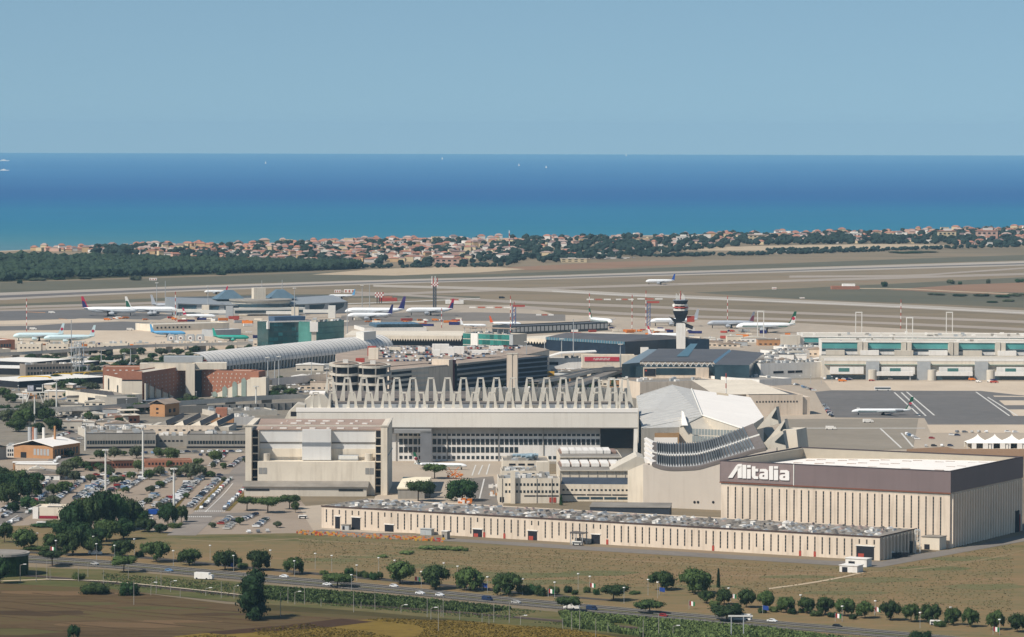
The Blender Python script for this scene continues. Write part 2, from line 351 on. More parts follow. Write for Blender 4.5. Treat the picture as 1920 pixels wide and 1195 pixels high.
# mid-ground hardstandings
sheet('hardstanding', [(1440, 712), (1520, 712), (1980, 712), (1980, 860), (1470, 860), (1380, 740)], .10, m_apron)
sheet('apron_concrete', [(1545, 715), (1980, 716), (1980, 742), (1862, 740), (1760, 733), (1560, 733)], .13, m_pale)
sheet('aircraft_stand', [(1528, 735), (1560, 732), (1760, 733), (1838, 733), (1920, 742), (1990, 746), (1990, 796), (1740, 796), (1733, 784), (1566, 783), (1540, 757)], .15, m_asphd)
sheet('concrete_patch', [(1862, 742), (1990, 744), (1990, 760), (1884, 760)], .19, m_pale)
sheet('asphalt_patch', [(1858, 744), (1990, 745), (1990, 751), (1866, 751)], .22, m_asphd)
sheet('concrete_patch', [(1890, 768), (1990, 768), (1990, 780), (1900, 780)], .19, m_pale)
sheet('concrete_patch', [(1738, 797), (1990, 797), (1990, 812), (1745, 812)], .18, m_pale)
sheet('taxi_apron', [(1470, 786), (1722, 785), (1712, 842), (1480, 850)], .16, MG('brown_grey_asphalt', ['#82796C', '#8C8375', '#968C7E'], (.008, .05)))
for a, b in (((1677, 736), (1725, 780)), ((1690, 736), (1736, 780)), ((1700, 735), (1752, 779)), ((1830, 735), (1893, 780)), ((1852, 745), (1908, 780)), ((1500, 803), (1735, 803)), ((1650, 803), (1690, 840)), ((1690, 812), (1712, 838))):
    strip('stand_line', [a, b], .9, .24, m_line, sm=False) if abs(a[0]-b[0]) > 100 else poly_road('stand_line', [a, b], 1.3, .24, m_line)
sheet('soil_bank', [(1700, 842), (1775, 838), (1790, 842), (1990, 842), (1990, 860), (1700, 860)], .17, MG('brown_bank', ['#84684F', '#95785E'], (.02, .1)))
# yard between the white hangar and the workshops
sheet('yard', [(730, 860), (950, 860), (940, 1000), (590, 1000), (560, 950), (700, 940)], .11, m_apron)
sheet('yard_asphalt', [(880, 897), (925, 893), (935, 950), (870, 950)], .16, m_asph)
for x0, y0, x1, y1 in ((905, 872, 897, 890), (892, 872, 885, 892), (918, 870, 912, 890), (908, 898, 899, 935)): poly_road('yard_line', [(x0, y0), (x1, y1)], .8, .22, m_line)
sheet('urban_ground', [(-80, 640), (640, 640), (1500, 650), (1560, 716), (1470, 800), (1200, 870), (940, 870), (740, 870), (470, 850), (300, 880), (-80, 940)], .06, MG('worn_paving', ['#6C665C', '#7A7368', '#8A8173', '#5F6352'], (.02, .09)))
sheet('car_park_ground', [(150, 855), (480, 850), (560, 935), (610, 990), (600, 1001), (440, 1003), (320, 1003), (90, 985), (20, 1000), (-60, 990), (-60, 850)], .09, MG('car_park_asphalt', ['#8C7E6E', '#978878', '#9C8E7E'], (.02, .1)))
# ---- foreground
dry = MG('dry_grass', ['#4A4D2E', '#605D3A', '#74684A', '#7D6A4A', '#866E52', '#786F4B'], (.012, .16), (.35, 1, 1), fine=.5)
sheet('meadow', [(-80, 990), (60, 985), (250, 992), (340, 1003), (540, 1000), (600, 1000), (1100, 1030), (1640, 1064), (1760, 1042), (1980, 1000), (1980, 1230), (1440, 1178), (960, 1128), (480, 1078), (-80, 1040)], .12, dry)
plo = MG('ploughed_field', ['#392D1D', '#4E3F2A', '#5F4D35', '#585030', '#6E593C'], (.015, .2), (.16, 1, 1), fine=.5)
sheet('ploughed_field', [(-100, 1092), (100, 1092), (250, 1110), (420, 1132), (700, 1153), (1000, 1175), (1250, 1195), (1500, 1230), (-100, 1230)], .14, plo)
yel = MG('mown_stubble', ['#54431F', '#6B5828', '#7D682F', '#5C4A28'], (.03, .25), (.5, 1, 1), fine=.6)
for k_, (x_, y_, a_, b_, cc) in enumerate(((120, 1112, 120, 5, 0), (300, 1140, 100, 3, 1), (60, 1150, 130, 6, 2), (220, 1172, 150, 6, 0), (420, 1152, 90, 3, 2), (20, 1185, 110, 6, 1), (330, 1165, 90, 2.5, 0), (150, 1132, 90, 3, 1))):
    sheet('soil_patch', [(x_+a_*math.cos(q_*.45)*R.uniform(.7, 1.1), y_+b_*math.sin(q_*.45)*R.uniform(.6, 1.2)) for q_ in range(14)], .146+.002*k_, MG(['soil_light', 'soil_olive', 'soil_dark'][cc], [['#5A4733', '#6B563D', '#775F44'], ['#474026', '#555030', '#625838'], ['#3A2F20', '#493A28', '#564531']][cc], (.02, .25), (.2, 1, 1)))
sheet('stubble_strip', [(250, 1212), (330, 1193), (450, 1180), (600, 1167), (720, 1160), (860, 1164), (960, 1172), (1080, 1182), (1190, 1200), (900, 1225), (300, 1225)], .17, yel)
drk = MG('dark_field_margin', ['#3E3A22', '#4B4428', '#574C30'], (.03, .2), (.4, 1, 1))
sheet('field_margin', [(440, 1129), (700, 1148), (960, 1172), (1250, 1198), (1180, 1200), (960, 1178), (720, 1157), (480, 1143)], .16, drk)
sheet('dark_furrow_strip', [(540, 1172), (640, 1160), (700, 1166), (620, 1176), (420, 1190), (380, 1186)], .20, MG('dark_soil', ['#3F2F22', '#4C3828'], (.03, .2)))
verge = MG('verge_grass', ['#444A28', '#555632', '#696040', '#766848'], (.02, .12), (.4, 1, 1))
sheet('verge', [(-80, 1060), (200, 1068), (480, 1094), (960, 1140), (1300, 1170), (1560, 1200), (1300, 1215), (1000, 1176), (700, 1150), (430, 1128), (200, 1104), (-80, 1090)], .15, verge)
# motorway: two carriageways and a service road
M_A = [(-80, 1034), (0, 1039), (100, 1045), (240, 1055), (480, 1077), (720, 1098), (960, 1121), (1200, 1143), (1440, 1164), (1640, 1181), (1920, 1206)]
def shift(L, dy): return [(x, y+dy) for x, y in L]
m_mot = MG('motorway_asphalt', ['#3E3B37', '#4A4641', '#55504A'], (.01, .2))
strip('service_road', [(-80, 1028), (100, 1038), (240, 1043), (480, 1066), (720, 1087), (960, 1110), (1150, 1126)], [4, 4, 4.5, 4.5, 4.5, 4, 3], .18, m_mot)
strip('motorway', shift(M_A, 1.5), 4.6, .20, m_mot); strip('motorway', shift(M_A, 10), 5.2, .20, m_mot)
strip('median_strip', shift(M_A, 5.8), 3.2, .19, verge)
m_kerb = M('motorway_barrier_concrete', '#A59C8E', var=.2, sc=.05)
for dy, w_ in ((-1.0, .16), (4.0, .12), (7.8, .16), (12.6, .12)): strip('motorway_edge_line', shift(M_A, dy), w_, .26, m_line)
def guard(pts, name, label, h=.8, mat=M('weathered_rail_steel', '#77746F', var=.2, sc=.1), step=1):
    q = [G(p[0], p[1]) for p in smooth_line(pts, 6)]; o = thing(name, label, 'guard rail', q[0]); mb = MB(); pb = MB()
    for a, b in zip(q, q[1:]):
        a = a-q[0]; b = b-q[0]
        mb.add([a+Vector((0, 0, h-.35)), b+Vector((0, 0, h-.35)), b+Vector((0, 0, h)), a+Vector((0, 0, h)), a+Vector((0, .2, h)), b+Vector((0, .2, h))], [(0, 1, 2, 3), (3, 2, 5, 4)])
    for a, b in zip(q, q[1:]):
        k = max(1, int((b-a).length/4))
        for j in range(k):
            c = a.lerp(b, j/k)-q[0]; pb.box(c.x-.1, c.x+.1, c.y, c.y+.15, 0, h-.3)
    mb.build('rail', mat or m_steel, o); x = pb.build('post', mat or m_steel, o); x['kind'] = 'stuff'
guard(shift(M_A, 4.2), 'guard_rail', 'steel guard rail on the far side of the motorway median')
guard(shift(M_A, 7.4), 'guard_rail', 'steel guard rail on the near side of the motorway median')
guard(shift(M_A, 13.2), 'guard_rail', 'steel guard rail along the near edge of the motorway')
# railway
RW = [(-60, 1074), (60, 1080), (200, 1092), (340, 1106), (480, 1120), (620, 1130), (800, 1144), (960, 1157), (1120, 1171), (1300, 1188), (1400, 1199)]
bal = MG('railway_ballast', ['#57493C', '#6B5B4B', '#77675A'], (.05, .4))
strip('railway_bed', RW, 4.2, .19, bal)
m_rail = M('rail_steel', '#3B302B', rough=.5)
for dy in (-1.0, -.4, .6, 1.2): strip('rail', shift(RW, dy), .32, .32, m_rail)
strip('railway_platform_edge', [(85, 1086), (200, 1090), (340, 1103), (460, 1116)], 1.2, .5, m_pale)
strip('farm_track', [(-20, 1090), (40, 1088), (90, 1086)], 1.6, .22, tan)
for k_, (fa, fb) in enumerate((((-60, 1120), (520, 1176)), ((-60, 1132), (420, 1180)), ((-60, 1148), (330, 1188)), ((60, 1112), (620, 1160)), ((-60, 1166), (260, 1194)), ((100, 1130), (480, 1164)))):
    strip('furrow_track', [fa, ((fa[0]+fb[0])/2, (fa[1]+fb[1])/2+2.5), fb], 1.6, .165+.004*k_, MG('furrow_soil', ['#3A2C1E', '#54432C', '#665038'], (.02, .3)))
for k_, pts_ in enumerate(([(560, 1012), (800, 1026), (1100, 1046), (1400, 1064), (1560, 1072)], [(600, 1040), (760, 1046), (900, 1060), (1060, 1062)], [(1300, 1080), (1500, 1078), (1700, 1068), (1900, 1040)], [(1650, 1072), (1800, 1058), (1960, 1022)], [(340, 1012), (430, 1016), (560, 1010)])):
    strip('meadow_path', pts_, 1.3, .15+.004*k_, MG('trodden_grass', ['#7D6C50', '#8C7A5C', '#6E6448'], (.02, .2)))
for k_, (x_, y_, a_, b_) in enumerate(((620, 1050, 60, 4), (700, 1044, 70, 3.5), (800, 1062, 90, 4), (960, 1078, 140, 6), (1120, 1075, 90, 5), (1010, 1092, 120, 5), (1500, 1082, 90, 3), (1640, 1088, 110, 5), (1760, 1066, 80, 5), (1850, 1100, 90, 6), (1820, 1048, 80, 4), (1580, 1112, 90, 4), (1320, 1100, 60, 3))):
    sheet('green_patch', [(x_+a_*math.cos(q_*.524)*R.uniform(.7, 1.1), y_+b_*math.sin(q_*.524)*R.uniform(.7, 1.2)) for q_ in range(12)], .128+.002*k_, MG('green_grass', ['#55583A', '#626240', '#6E6748', '#5A5D3C'], (.03, .3), (.4, 1, 1)))
strip('farm_track', [(1440, 1104), (1500, 1096), (1560, 1086), (1620, 1073)], 2.4, .20, tan)
# perimeter road round the long workshop
sheet('perimeter_road', [(560, 998), (603, 993), (900, 1013), (1300, 1036), (1560, 1052), (1655, 1053), (1700, 1042), (1800, 1028), (1930, 1000), (1990, 988), (1990, 1003), (1905, 1018), (1760, 1044), (1650, 1064), (1560, 1060), (1400, 1050), (1100, 1032), (860, 1016), (560, 1001)], .20, m_asph)
# left side roads
poly_road('road', [(-60, 1010), (0, 983), (45, 958), (75, 935), (88, 900), (110, 865), (128, 835), (150, 800), (175, 770)], 14, .16, m_asph)
poly_road('road_centre_line', [(-60, 1012), (0, 985), (34, 966)], .5, .24, m_line)
poly_road('boulevard', [(340, 1004), (372, 975), (398, 952), (440, 903), (475, 862), (500, 835)], 15, .17, MG('boulevard_asphalt', ['#81786F', '#8A8178', '#938A80'], (.02, .1)))
poly_road('boulevard_line', [(385, 960), (418, 928), (437, 906)], .5, .24, m_line)
strip('cross_road', [(330, 968), (400, 966), (470, 964)], 6, .19, m_asph)
for i in range(16): poly_road('zebra_stripe', [(366+i*3.6, 959.5), (366.6+i*3.6, 957.6)], .6, .27, m_line)
for i in range(13): poly_road('zebra_stripe', [(352+i*3.6, 970), (352.6+i*3.6, 968)], .6, .27, m_line)
for k_, (a_, b_) in enumerate((((366, 957), (423, 899)), ((150, 938), (198, 902)), ((224, 920), (256, 903)), ((284, 951), (310, 932)), ((326, 956), (366, 905)), ((427, 958), (466, 918)), ((100, 941), (150, 902)))):
    poly_road('hedge_strip', [a_, b_], 2.2, .2, MG('dry_hedge', ['#5E5230', '#7A6638', '#4C5030'], (.05, .4)))
strip('cross_road', [(330, 893), (400, 892), (470, 890)], 5, .18, m_asph)
# ------------------------------------------------------------ buildings
def win_row(t, w, d, row, y0=0.0, x0=0.0):
    """row = (face, a, b, n, z0, z1, fill, material[, part name]); a..b are fractions of the face's length"""
    face, a, b, n, z0, z1, fill, mat = row[:8]; nm = row[8] if len(row) > 8 else 'window'
    L = w if face == 'F' else d; s = (b-a)*L/n
    for i in range(n):
        p = a*L+s*i+s*(1-fill)/2; q = p+s*fill
        if face == 'F': pbox(nm, t, x0+p, x0+q, y0-.12, y0+.1, z0, z1, mat)
        elif face == 'R': pbox(nm, t, x0+w-.1, x0+w+.12, y0+p, y0+q, z0, z1, mat)
        else: pbox(nm, t, x0-.12, x0+.1, y0+p, y0+q, z0, z1, mat)
def shell(t, x0, x1, y0, y1, z0, z1, wall, roof, par=.8, th=.4, nm='wall', rn='roof'):
    m = MB(); m.box(x0, x1, y0, y0+th, z0, z1); m.box(x0, x1, y1-th, y1, z0, z1); m.box(x0, x0+th, y0+th, y1-th, z0, z1); m.box(x1-th, x1, y0+th, y1-th, z0, z1)
    o = m.build(nm, wall, t); r = MB().box(x0+th, x1-th, y0+th, y1-th, z1-par-.3, z1-par).build(rn, roof, t); return o, r
def units(t, x0, x1, y0, y1, z, n, sz=(1.5, 4), hh=(1, 2.6), mats=None, nm='roof_unit'):
    mats = mats or [m_steel, m_white, m_concd]
    for i in range(n):
        a = R.uniform(*sz); b = R.uniform(*sz); c = R.uniform(*hh); x = R.uniform(x0, max(x0+.1, x1-a)); y = R.uniform(y0, max(y0+.1, y1-b))
        pbox(nm, t, x, x+a, y, y+b, z, z+c, R.choice(mats))
def bld(name, label, cat, a, b, ytop=None, h=None, yb=None, depth=None, wall=None, roof=None, par=.8, win=(), n=0, group=None, th=.4, z0=0):
    f = Fr(a[0], a[1], b[0], b[1]); h = h if h is not None else f.z(0, 0, ytop)
    d = depth if depth is not None else f.depth(f.w/2, h, yb)
    t = thing(name, label, cat, f.A, f.rz, group); shell(t, 0, f.w, 0, d, z0, h, wall or m_conc, roof or m_roofg, par, th)
    for r in win:
        r = list(r)
        if r[4] < 1 and r[5] <= 1.001: r[4] *= h; r[5] *= h
        win_row(t, f.w, d, r)
    if n: units(t, 1, f.w-1, 1, d-1, h-par, n)
    return f, t, h, d
# ===== 1 brown-banded hangar with the airline sign
f = Fr(1351.5, 1004, 1780.5, 1028); HA = f
h = f.z(f.w, 0, 884.6); hb = f.z(f.w, 0, 924.5); d = f.depth(f.w, h, 857.5)
t = thing('hangar', 'tall beige hangar with slit windows, dark brown top band and white roof', 'hangar', f.A, f.rz)
w = f.w
m = MB()                                                        # ribbed walls
m.box(0, w, 0, 1, 0, hb); m.box(0, 1, 1, d, 0, hb); m.box(1, w-1, d-1, d, 0, hb)
m.build('wall', m_beige, t)
m = MB().box(w-1, w, 1, d, 0, hb); m.build('wall', m_beige, t)
m = MB(); k = 27
for i in range(k+1):
    y = 1.5+i*(d-4)/k; m.prof([(w, 0), (w+1.1, 0), (w+1.1, hb-.8), (w, hb-.8)], y, y+.9)
m.build('wall_rib', M('rib_pale_concrete', '#F2DFC8', var=.08, sc=.1, dirt=.15), t)
for i in range(k): pbox('window', t, w+.02, w+.1, 1.5+i*(d-4)/k+1.5, 1.5+i*(d-4)/k+2.3, 2.5, hb-2, m_glass)
m = MB(); e = .5
m.box(-e, w+e, -e, .6, hb, h); m.box(-e, .6, .6, d+e, hb, h); m.box(.6, w-.6, d-.6, d+e, hb, h); m.box(w-.6, w+e, .6, d+e, hb, h)
m.build('top_band', m_brown, t)
m = MB(); m.box(-e-.15, w+e+.15, -e-.15, .75, h, h+.35); m.box(-e-.15, .75, .75, d+e+.15, h, h+.35); m.box(w-.75, w+e+.15, .75, d+e+.15, h, h+.35); m.box(.75, w-.75, d-.75, d+e+.15, h, h+.35)
m.build('coping', M('dark_coping', '#4A4244'), t)
m = MB().box(-e-.1, w+e+.1, -e-.2, -e, hb-.5, hb+.1); m.build('band_trim', M('rust_trim', '#7D4F3C'), t)
lin_ = M('parapet_lining', '#A89E8D', var=.08)
m = MB(); m.box(.6, 2.6, .6, d-.6, h-5.5, h-.2); m.box(2.6, w-2.6, d-2.6, d-.6, h-5.5, h-.2); m.box(w-2.6, w-.6, .6, d-.6, h-5.5, h-.3)
m.build('parapet_lining', lin_, t)
# the white roof: a shallow crown inside the parapet
zr = h-1.2; m = MB()
x0, x1, y0, y1 = 2.6, w-2.6, .7, d-2.6; cx = (x0+x1)/2
m.add([(x0, y0, zr-2.6), (cx, y0, zr), (x1, y0, zr-.6), (x0, y1, zr-4.4), (cx, y1, zr-2.2), (x1, y1, zr-1.0)], [(0, 1, 4, 3), (1, 2, 5, 4)])
m.build('roof', m_roofw, t)
m_slot = M('roof_vent_slot', '#A8988C')
def zroof(x, y):
    v = (y-y0)/(y1-y0); zl_ = (zr-2.6)*(1-v)+(zr-4.4)*v; zc_ = zr*(1-v)+(zr-2.2)*v; zrr = (zr-.6)*(1-v)+(zr-1.0)*v
    return zl_+(zc_-zl_)*(x-x0)/(cx-x0) if x < cx else zc_+(zrr-zc_)*(x-cx)/(x1-cx)
for i in range(3):
    for j in range(6):
        x = x0+(j+.6)*(x1-x0)/6.6; y = y0+(i+.5)*(y1-y0)/3.2
        for dx, dy in ((0, 0), (3.2, 7)):
            z = zroof(x+dx, y+dy); pbox('roof_vent', t, x+dx, x+dx+4.6, y+dy, y+dy+1.6, z-.3, z+.35, m_slot)
def slit(nm, t, x, z0, z1, hw=.38):
    k = max(3, int((z1-z0)/1.6)); key = ('slit', k)
    if key not in UC:
        m = MB().box(-1, 1, -.04, .05, 0, 1, 1)
        for j in range(k): m.box(-.8, .8, -.08, -.04, (j+.08)/k, (j+.80)/k, 0)
        UC[key] = m.mesh('window', [m_glass, M('slit_frame', '#7E7164', var=.3, sc=.6)])
    inst(nm, UC[key], t, (x, 0, z0), 0, (hw, 1, z1-z0))
for px in (1365 + i*13.75 for i in range(30)):
    x, _ = f.wall(px, 950); slit('window', t, x, 2, hb-2.2)
MB().box(0, w, -.1, 0, 1.2, 1.6).box(0, w, -.1, 0, hb-1.5, hb-1.2).build('string_course', m_conc, t)
pbox('door', t, w-.1, w+1.2, d-12, d-6, 0, 11, m_dark); pbox('door', t, w-.1, w+1.22, d-5.8, d-4.8, 0, 9, m_red)
# lighter sign field and the lettering, standing proud of the band
sx1, _ = f.wall(1490, 900)
pbox('sign_field', t, .3, sx1-.6, -.72, -.5, hb+.3, h-.1, M('sign_field_brown', '#857571', rough=.6, var=.12, sc=.2))
pbox('trim_strip', t, sx1-.5, sx1, -.8, -.5, hb, h, m_steelw)
def ZW(x, y): return f.wall(1340+x/9.56, 840+y/9.56, -1.2)
def letter(polys):
    m = MB()
    for P in polys:
        Q = [ZW(*p) for p in P]; n_ = len(Q); o = len(m.v)
        m.v += [(q[0], -1.25, q[1]) for q in Q]+[(q[0], -.7, q[1]) for q in Q]
        m.f += [tuple(range(o, o+n_))]+[(o+i, o+(i+1) % n_, o+(i+1) % n_+n_, o+i+n_) for i in range(n_)]; m.m += [0]*(n_+1)
    return m.build('letter', M('sign_white', '#E8E3DC', var=.02), t)
def rct(x0, y0, x1, y1): return [(x0, y0), (x1, y0), (x1, y1), (x0, y1)]
letter([[(238, 537), (385, 318), (418, 292), (487, 290), (487, 330), (412, 392), (318, 537)], rct(412, 330, 487, 541)])
letter([rct(497, 306, 566, 548)]); letter([rct(580, 384, 646, 551), rct(580, 310, 646, 354)])
letter([rct(667, 334, 731, 500), rct(731, 376, 780, 424), [(667, 500), (731, 500), (745, 512), (780, 512), (780, 560), (715, 558), (680, 540)]])
def la(x, y):
    kx = 1.12 if x > 1000 else 1.0
    return [[(x+(a_-x)*kx, b_) for a_, b_ in P_] for P_ in la0(x, y)]
def la0(x, y): return [[(x+18, y), (x+120, y), (x+158, y+30), (x+160, y+60), (x+95, y+60), (x+90, y+46), (x+12, y+46)], rct(x+95, y+60, x+160, y+184),
                      [(x+30, y+80), (x+95, y+74), (x+95, y+104), (x+64, y+110), (x+60, y+125), (x+2, y+130), (x+8, y+96)], [(x+2, y+130), (x+60, y+125), (x+66, y+143), (x+95, y+143), (x+95, y+184), (x+30, y+180), (x+6, y+162)]]
letter(la(796, 380)); letter([rct(975, 328, 1047, 574)]); letter([rct(1062, 394, 1137, 580), rct(1062, 330, 1137, 373)]); letter(la(1158, 400))
# ===== 2 long low workshop
f = Fr(603, 990, 1649.5, 1051.5); LB = f; w = f.w; h = f.z(w, 0, 1006.5); d = 46.0
t = thing('workshop', 'long low beige workshop with slit windows and a cluttered grey roof', 'workshop', f.A, f.rz)
shell(t, 0, w, 0, d, 0, h, m_beige, m_roofg, par=.3)
m = MB().box(-.3, w+.3, -.3, 0, h-.5, h+.15); m.box(w, w+.3, 0, d, h-.4, h+.15); m.build('eaves', M('eaves_brown', '#4D3D38'), t)
sp = w/80.5; doors = [(628.5, 637.5, 13, 5), (659.5, 675.5, 12, 6), (721.5, 738, 7, 5), (887, 904, 7.5, 5), (990, 1007, 9, 5), (1109, 1125, 9, 5), (1606, 1639, 12, 5)]
dr = []
for a, b_, hh, _ in doors:
    x0, _z = f.wall(a, 1000); x1, _z = f.wall(b_, 1000); dr.append((x0, x1)); hh = hh/3.9*2.05
    if b_ > 1600: hh = 6.6
    elif b_ < 680: hh = 6.4
    o = pbox('door', t, x0, x1, -.12, .05, 0.1, hh, m_dark)
    MB().box(0, x1-x0+.8, 0, .25, 0, .5).build('door_head', m_white, t, loc=(x0-.4, -.35, hh))
    if b_ in (904, 1007, 1639): pbox('door_shutter', t, x0+(.5 if b_ < 1600 else 1), x0+(3 if b_ < 1600 else 4), -.2, -.12, .1, hh*.45, m_red)
for i in range(80):
    x = sp*(i+.75); hi = any(a-1.2 < x < b_+1.2 for a, b_ in dr); z0 = h*.66 if hi else (1.6 if i % 7 else 3.2)
    slit('window', t, x, z0, h-1.7)
    if i in (24, 27, 42, 57, 69, 71): pbox('door', t, x-.6, x+.6, -.16, -.02, .1, 2.6, m_red)
m = MB()
for i in range(9): m.box(w, w+.9, 2.5+i*4.4, 4+i*4.4, 0, h-1)
m.build('wall_rib', m_beige, t)
win_row(t, w, d, ('R', .06, .95, 9, 2, h-2, .3, m_glass)); pbox('door', t, w, w+1, 35, 39, 0, 6, m_dark)
# roof clutter: skylight lanterns and ventilators
m = MB(); stuffm = MB(); cols = [m_steel, m_white, m_roofg, M('weathered_vent', '#7D766E', var=.3, sc=.8), M('pinkish_vent', '#A8948A', var=.3)]
lant = MB().prof([(0, 0), (1.2, .9), (1.6, .9), (2.6, 0)], 0, 5).mesh('roof_lantern', cols[3]); lan2 = MB().prof([(0, 0), (1.0, 1.1), (2.2, 0)], 0, 3.5).mesh('roof_lantern', m_steel)
lan3 = MB().box(0, 1.8, 0, 1.8, 0, 1.5).prof([(-.3, 1.5), (.9, 2), (2.1, 1.5)], -.2, 2).mesh('ventilator', m_white)
cnt = 0
for i in range(74):
    for j in range(6):
        x = 2+i*(w-6)/74+R.uniform(-1, 1); y = 2+j*(d-9)/5+R.uniform(-1.2, 1.2); q = R.random()
        if q < .25 and x < w*.35: continue
        if cnt < 98 and j < 4 and R.random() < .36:
            inst('roof_lantern' if q < .8 else 'ventilator', [lant, lan2, lan3][0 if q < .5 else (1 if q < .8 else 2)], t, (x, y, h-.3), R.uniform(-.25, .25)); cnt += 1
        else:
            a, b_, c = R.uniform(1, 3.4), R.uniform(1.2, 5), R.uniform(.35, 1.1); k = R.choice([0, 0, 1, 2, 2, 3, 3, 4])
            o = len(stuffm.v); stuffm.prof([(x, h-.35), (x+a*.4, h-.3+c), (x+a*.6, h-.3+c), (x+a, h-.35)], y, y+b_, k)
o = stuffm.build('roof_fittings', cols, t); o['kind'] = 'stuff'
def small(nm, label, cat, px, py, w_, d_, h_, wall, roof, group=None, gable=False, rz=None, door=None, win=()):
    rz = LB.rz if rz is None else rz
    t = thing(nm, label, cat, G(px, py), rz, group); m = MB().box(0, w_, 0, d_, 0, h_).build('wall', wall, t)
    if gable: MB().prof([(-.3, h_), (w_/2, h_+w_*.16), (w_+.3, h_)], -.3, d_+.3).build('roof', roof, t)
    else: MB().box(-.3, w_+.3, -.3, d_+.3, h_, h_+.3).build('roof', roof, t)
    if door: pbox('door', t, w_*.15, w_*.15+min(3.2, w_*.3), -.1, .05, 0, min(2.6, h_*.8), door)
    for r in win: win_row(t, w_, d_, r)
    return t
# things standing along the workshop
t = thing('canopy', 'dark framed loading canopy with grey roof against the long workshop wall', 'canopy', G(1070, 1021), LB.rz)
MB().prof([(0, 5.6), (7.2, 5.6), (7.2, 6.0), (0, 6.4)], -1, 5).build('roof', m_roofd, t)
for x in (0.1, 3.4, 6.8):
    for y in (-.8, 4): MB().box(x, x+.3, y, y+.3, 0, 5.6).build('post', m_steel, t)
MB().box(1, 3, 3, 4, 0, 3).box(3.4, 6, 3, 4.2, 0, 2.2).build('stacked_load', M('mixed_load', '#7B6F63', var=.4, sc=1), t)
small('shed', 'small pale blue-grey container shed before the long workshop', 'shed', 788, 1003, 6.5, 3, 3, M('pale_blue_grey', '#A7ABAA'), m_steel, door=m_steel)
small('shed', 'small grey kiosk with a flat overhanging roof at the perimeter road', 'shed', 828, 1012, 3.2, 3, 4.2, m_concd, m_white, door=m_dark)
small('shed', 'low grey shelter between two dark doors of the long workshop', 'shelter', 640, 994, 4.5, 2.5, 2.6, m_steel, m_roofg, door=m_dark)
small('booth', 'dark booth beside a narrow door of the long workshop', 'booth', 776, 1000, 2.6, 2, 3.4, m_glass, m_white)
small('annex', 'cream single-storey annex at the foot of the brown-banded hangar', 'annex', 1728, 1030, 9.5, 9, 6.2, m_cream, m_roofg, door=m_dark)
small('gatehouse', 'white boundary gatehouse with flat roof at the corner of the meadow', 'gatehouse', 1574, 1073, 9, 7, 3.2, m_white, m_white, door=m_dark)
small('gatehouse', 'white open shelter behind the boundary gatehouse', 'shelter', 1585, 1062, 11, 6, 3.8, m_white, m_white, door=m_dark)
for i, (px, py, c, nm) in enumerate([(1660, 1046, m_steel, 'grey'), (1668, 1042, m_concd, 'dull'), (1664, 1036, m_white, 'white'), (1672, 1046, m_steelw, 'pale')]):
    t = thing('tank', '%s storage cylinder beside the end wall of the long workshop' % nm, 'tank', G(px, py), 0, 'cylinders at the workshop end'); MB().tube((0, 0, 0), (0, 0, 4.5-i*.6), .9, n=10).build('shell', c, t); MB().tube((0, 0, 4.5-i*.6), (0, 0, 5.2-i*.6), .9, .3, n=10).build('dome', c, t)
t = thing('skip', 'long dark waste container at the end wall of the long workshop', 'skip', G(1674, 1047), LB.rz+.9); MB().prof([(0, .3), (8, .3), (9, 2.4), (-.6, 2.4)], 0, 2.4).build('body', m_dark, t); MB().box(.5, 1, .2, 2.2, 0, .3).box(7, 7.5, .2, 2.2, 0, .3).build('runner', m_steel, t)
t = thing('lattice_tower', 'white lattice stair tower between the long workshop and the hangar', 'tower', G(1716, 1038), 0); m = MB()
for x in (0, 2.4):
    for y in (0, 2.4): m.tube((x, y, 0), (x, y, 11.5), .14)
for k in range(6):
    for (a, b_) in (((0, 0), (2.4, 0)), ((2.4, 0), (2.4, 2.4)), ((0, 2.4), (2.4, 2.4)), ((0, 0), (0, 2.4))):
        m.tube((a[0], a[1], k*1.9), (b_[0], b_[1], k*1.9+(1.9 if k % 2 else 0)), .1); m.tube((a[0], a[1], k*1.9+1.9), (b_[0], b_[1], k*1.9+1.9), .1)
m.build('frame', m_steelw, t); MB().box(0, 2.4, 0, 2.4, 11.5, 11.8).build('platform', m_steel, t)
# grey roofed shed behind the workshop, with a dark blue side
t = small('shed', 'low grey shed with a long dark slate side behind the long workshop roof', 'shed', 1106, 985, 42, 26, 9.5, M('dark_slate_wall', '#363C44', var=.15), m_roofg, rz=LB.rz+.42)
# ===== 3 white hangar with the stair towers
f = Fr(460, 928, 726, 929); WH = f; w = f.w; h = f.z(w, 0, 800); hl = h
t = thing('hangar', 'large white test hangar with recessed stair slots and a tan roof', 'hangar', f.A, f.rz); d = f.depth(w, h, 784.5)
X = lambda px, y=0: f.wall(px, 880, y)[0]
zf_0 = f.z(w/2, 11.5, 805)
xs = [0, X(471.5), X(483), X(703), X(714), w]
m = MB(); m.box(0, xs[1], 0, d, 0, h); m.box(xs[4], w, 0, d, 0, h); m.box(xs[2], xs[3], 18, d, 0, zf_0-1); m.box(xs[1], xs[2], 6, d, 0, zf_0-.8); m.box(xs[3], xs[4], 6, d, 0, zf_0-.8)
zm = f.z(w/2, 0, 866); zs = zm
m.box(xs[2], xs[3], 0, 18, 0, zm); m.build('wall', m_cream, t)
pw = M('white_cladding', '#D3D1CC', var=.05, sc=.05, dirt=.15)
xa, xb, xc, xd = X(487, 12), X(567, 9), X(621, 9), X(703, 12)
zf_ = f.z(w/2, 11.5, 805); MB().box(xs[2], xs[3], 12, 18, zm, zf_-.5).build('upper_wall', pw, t)
zt = zf_-.1; MB().box(xb, xc, 6.5, 12, zm+.4, zt).build('centre_bay', pw, t)
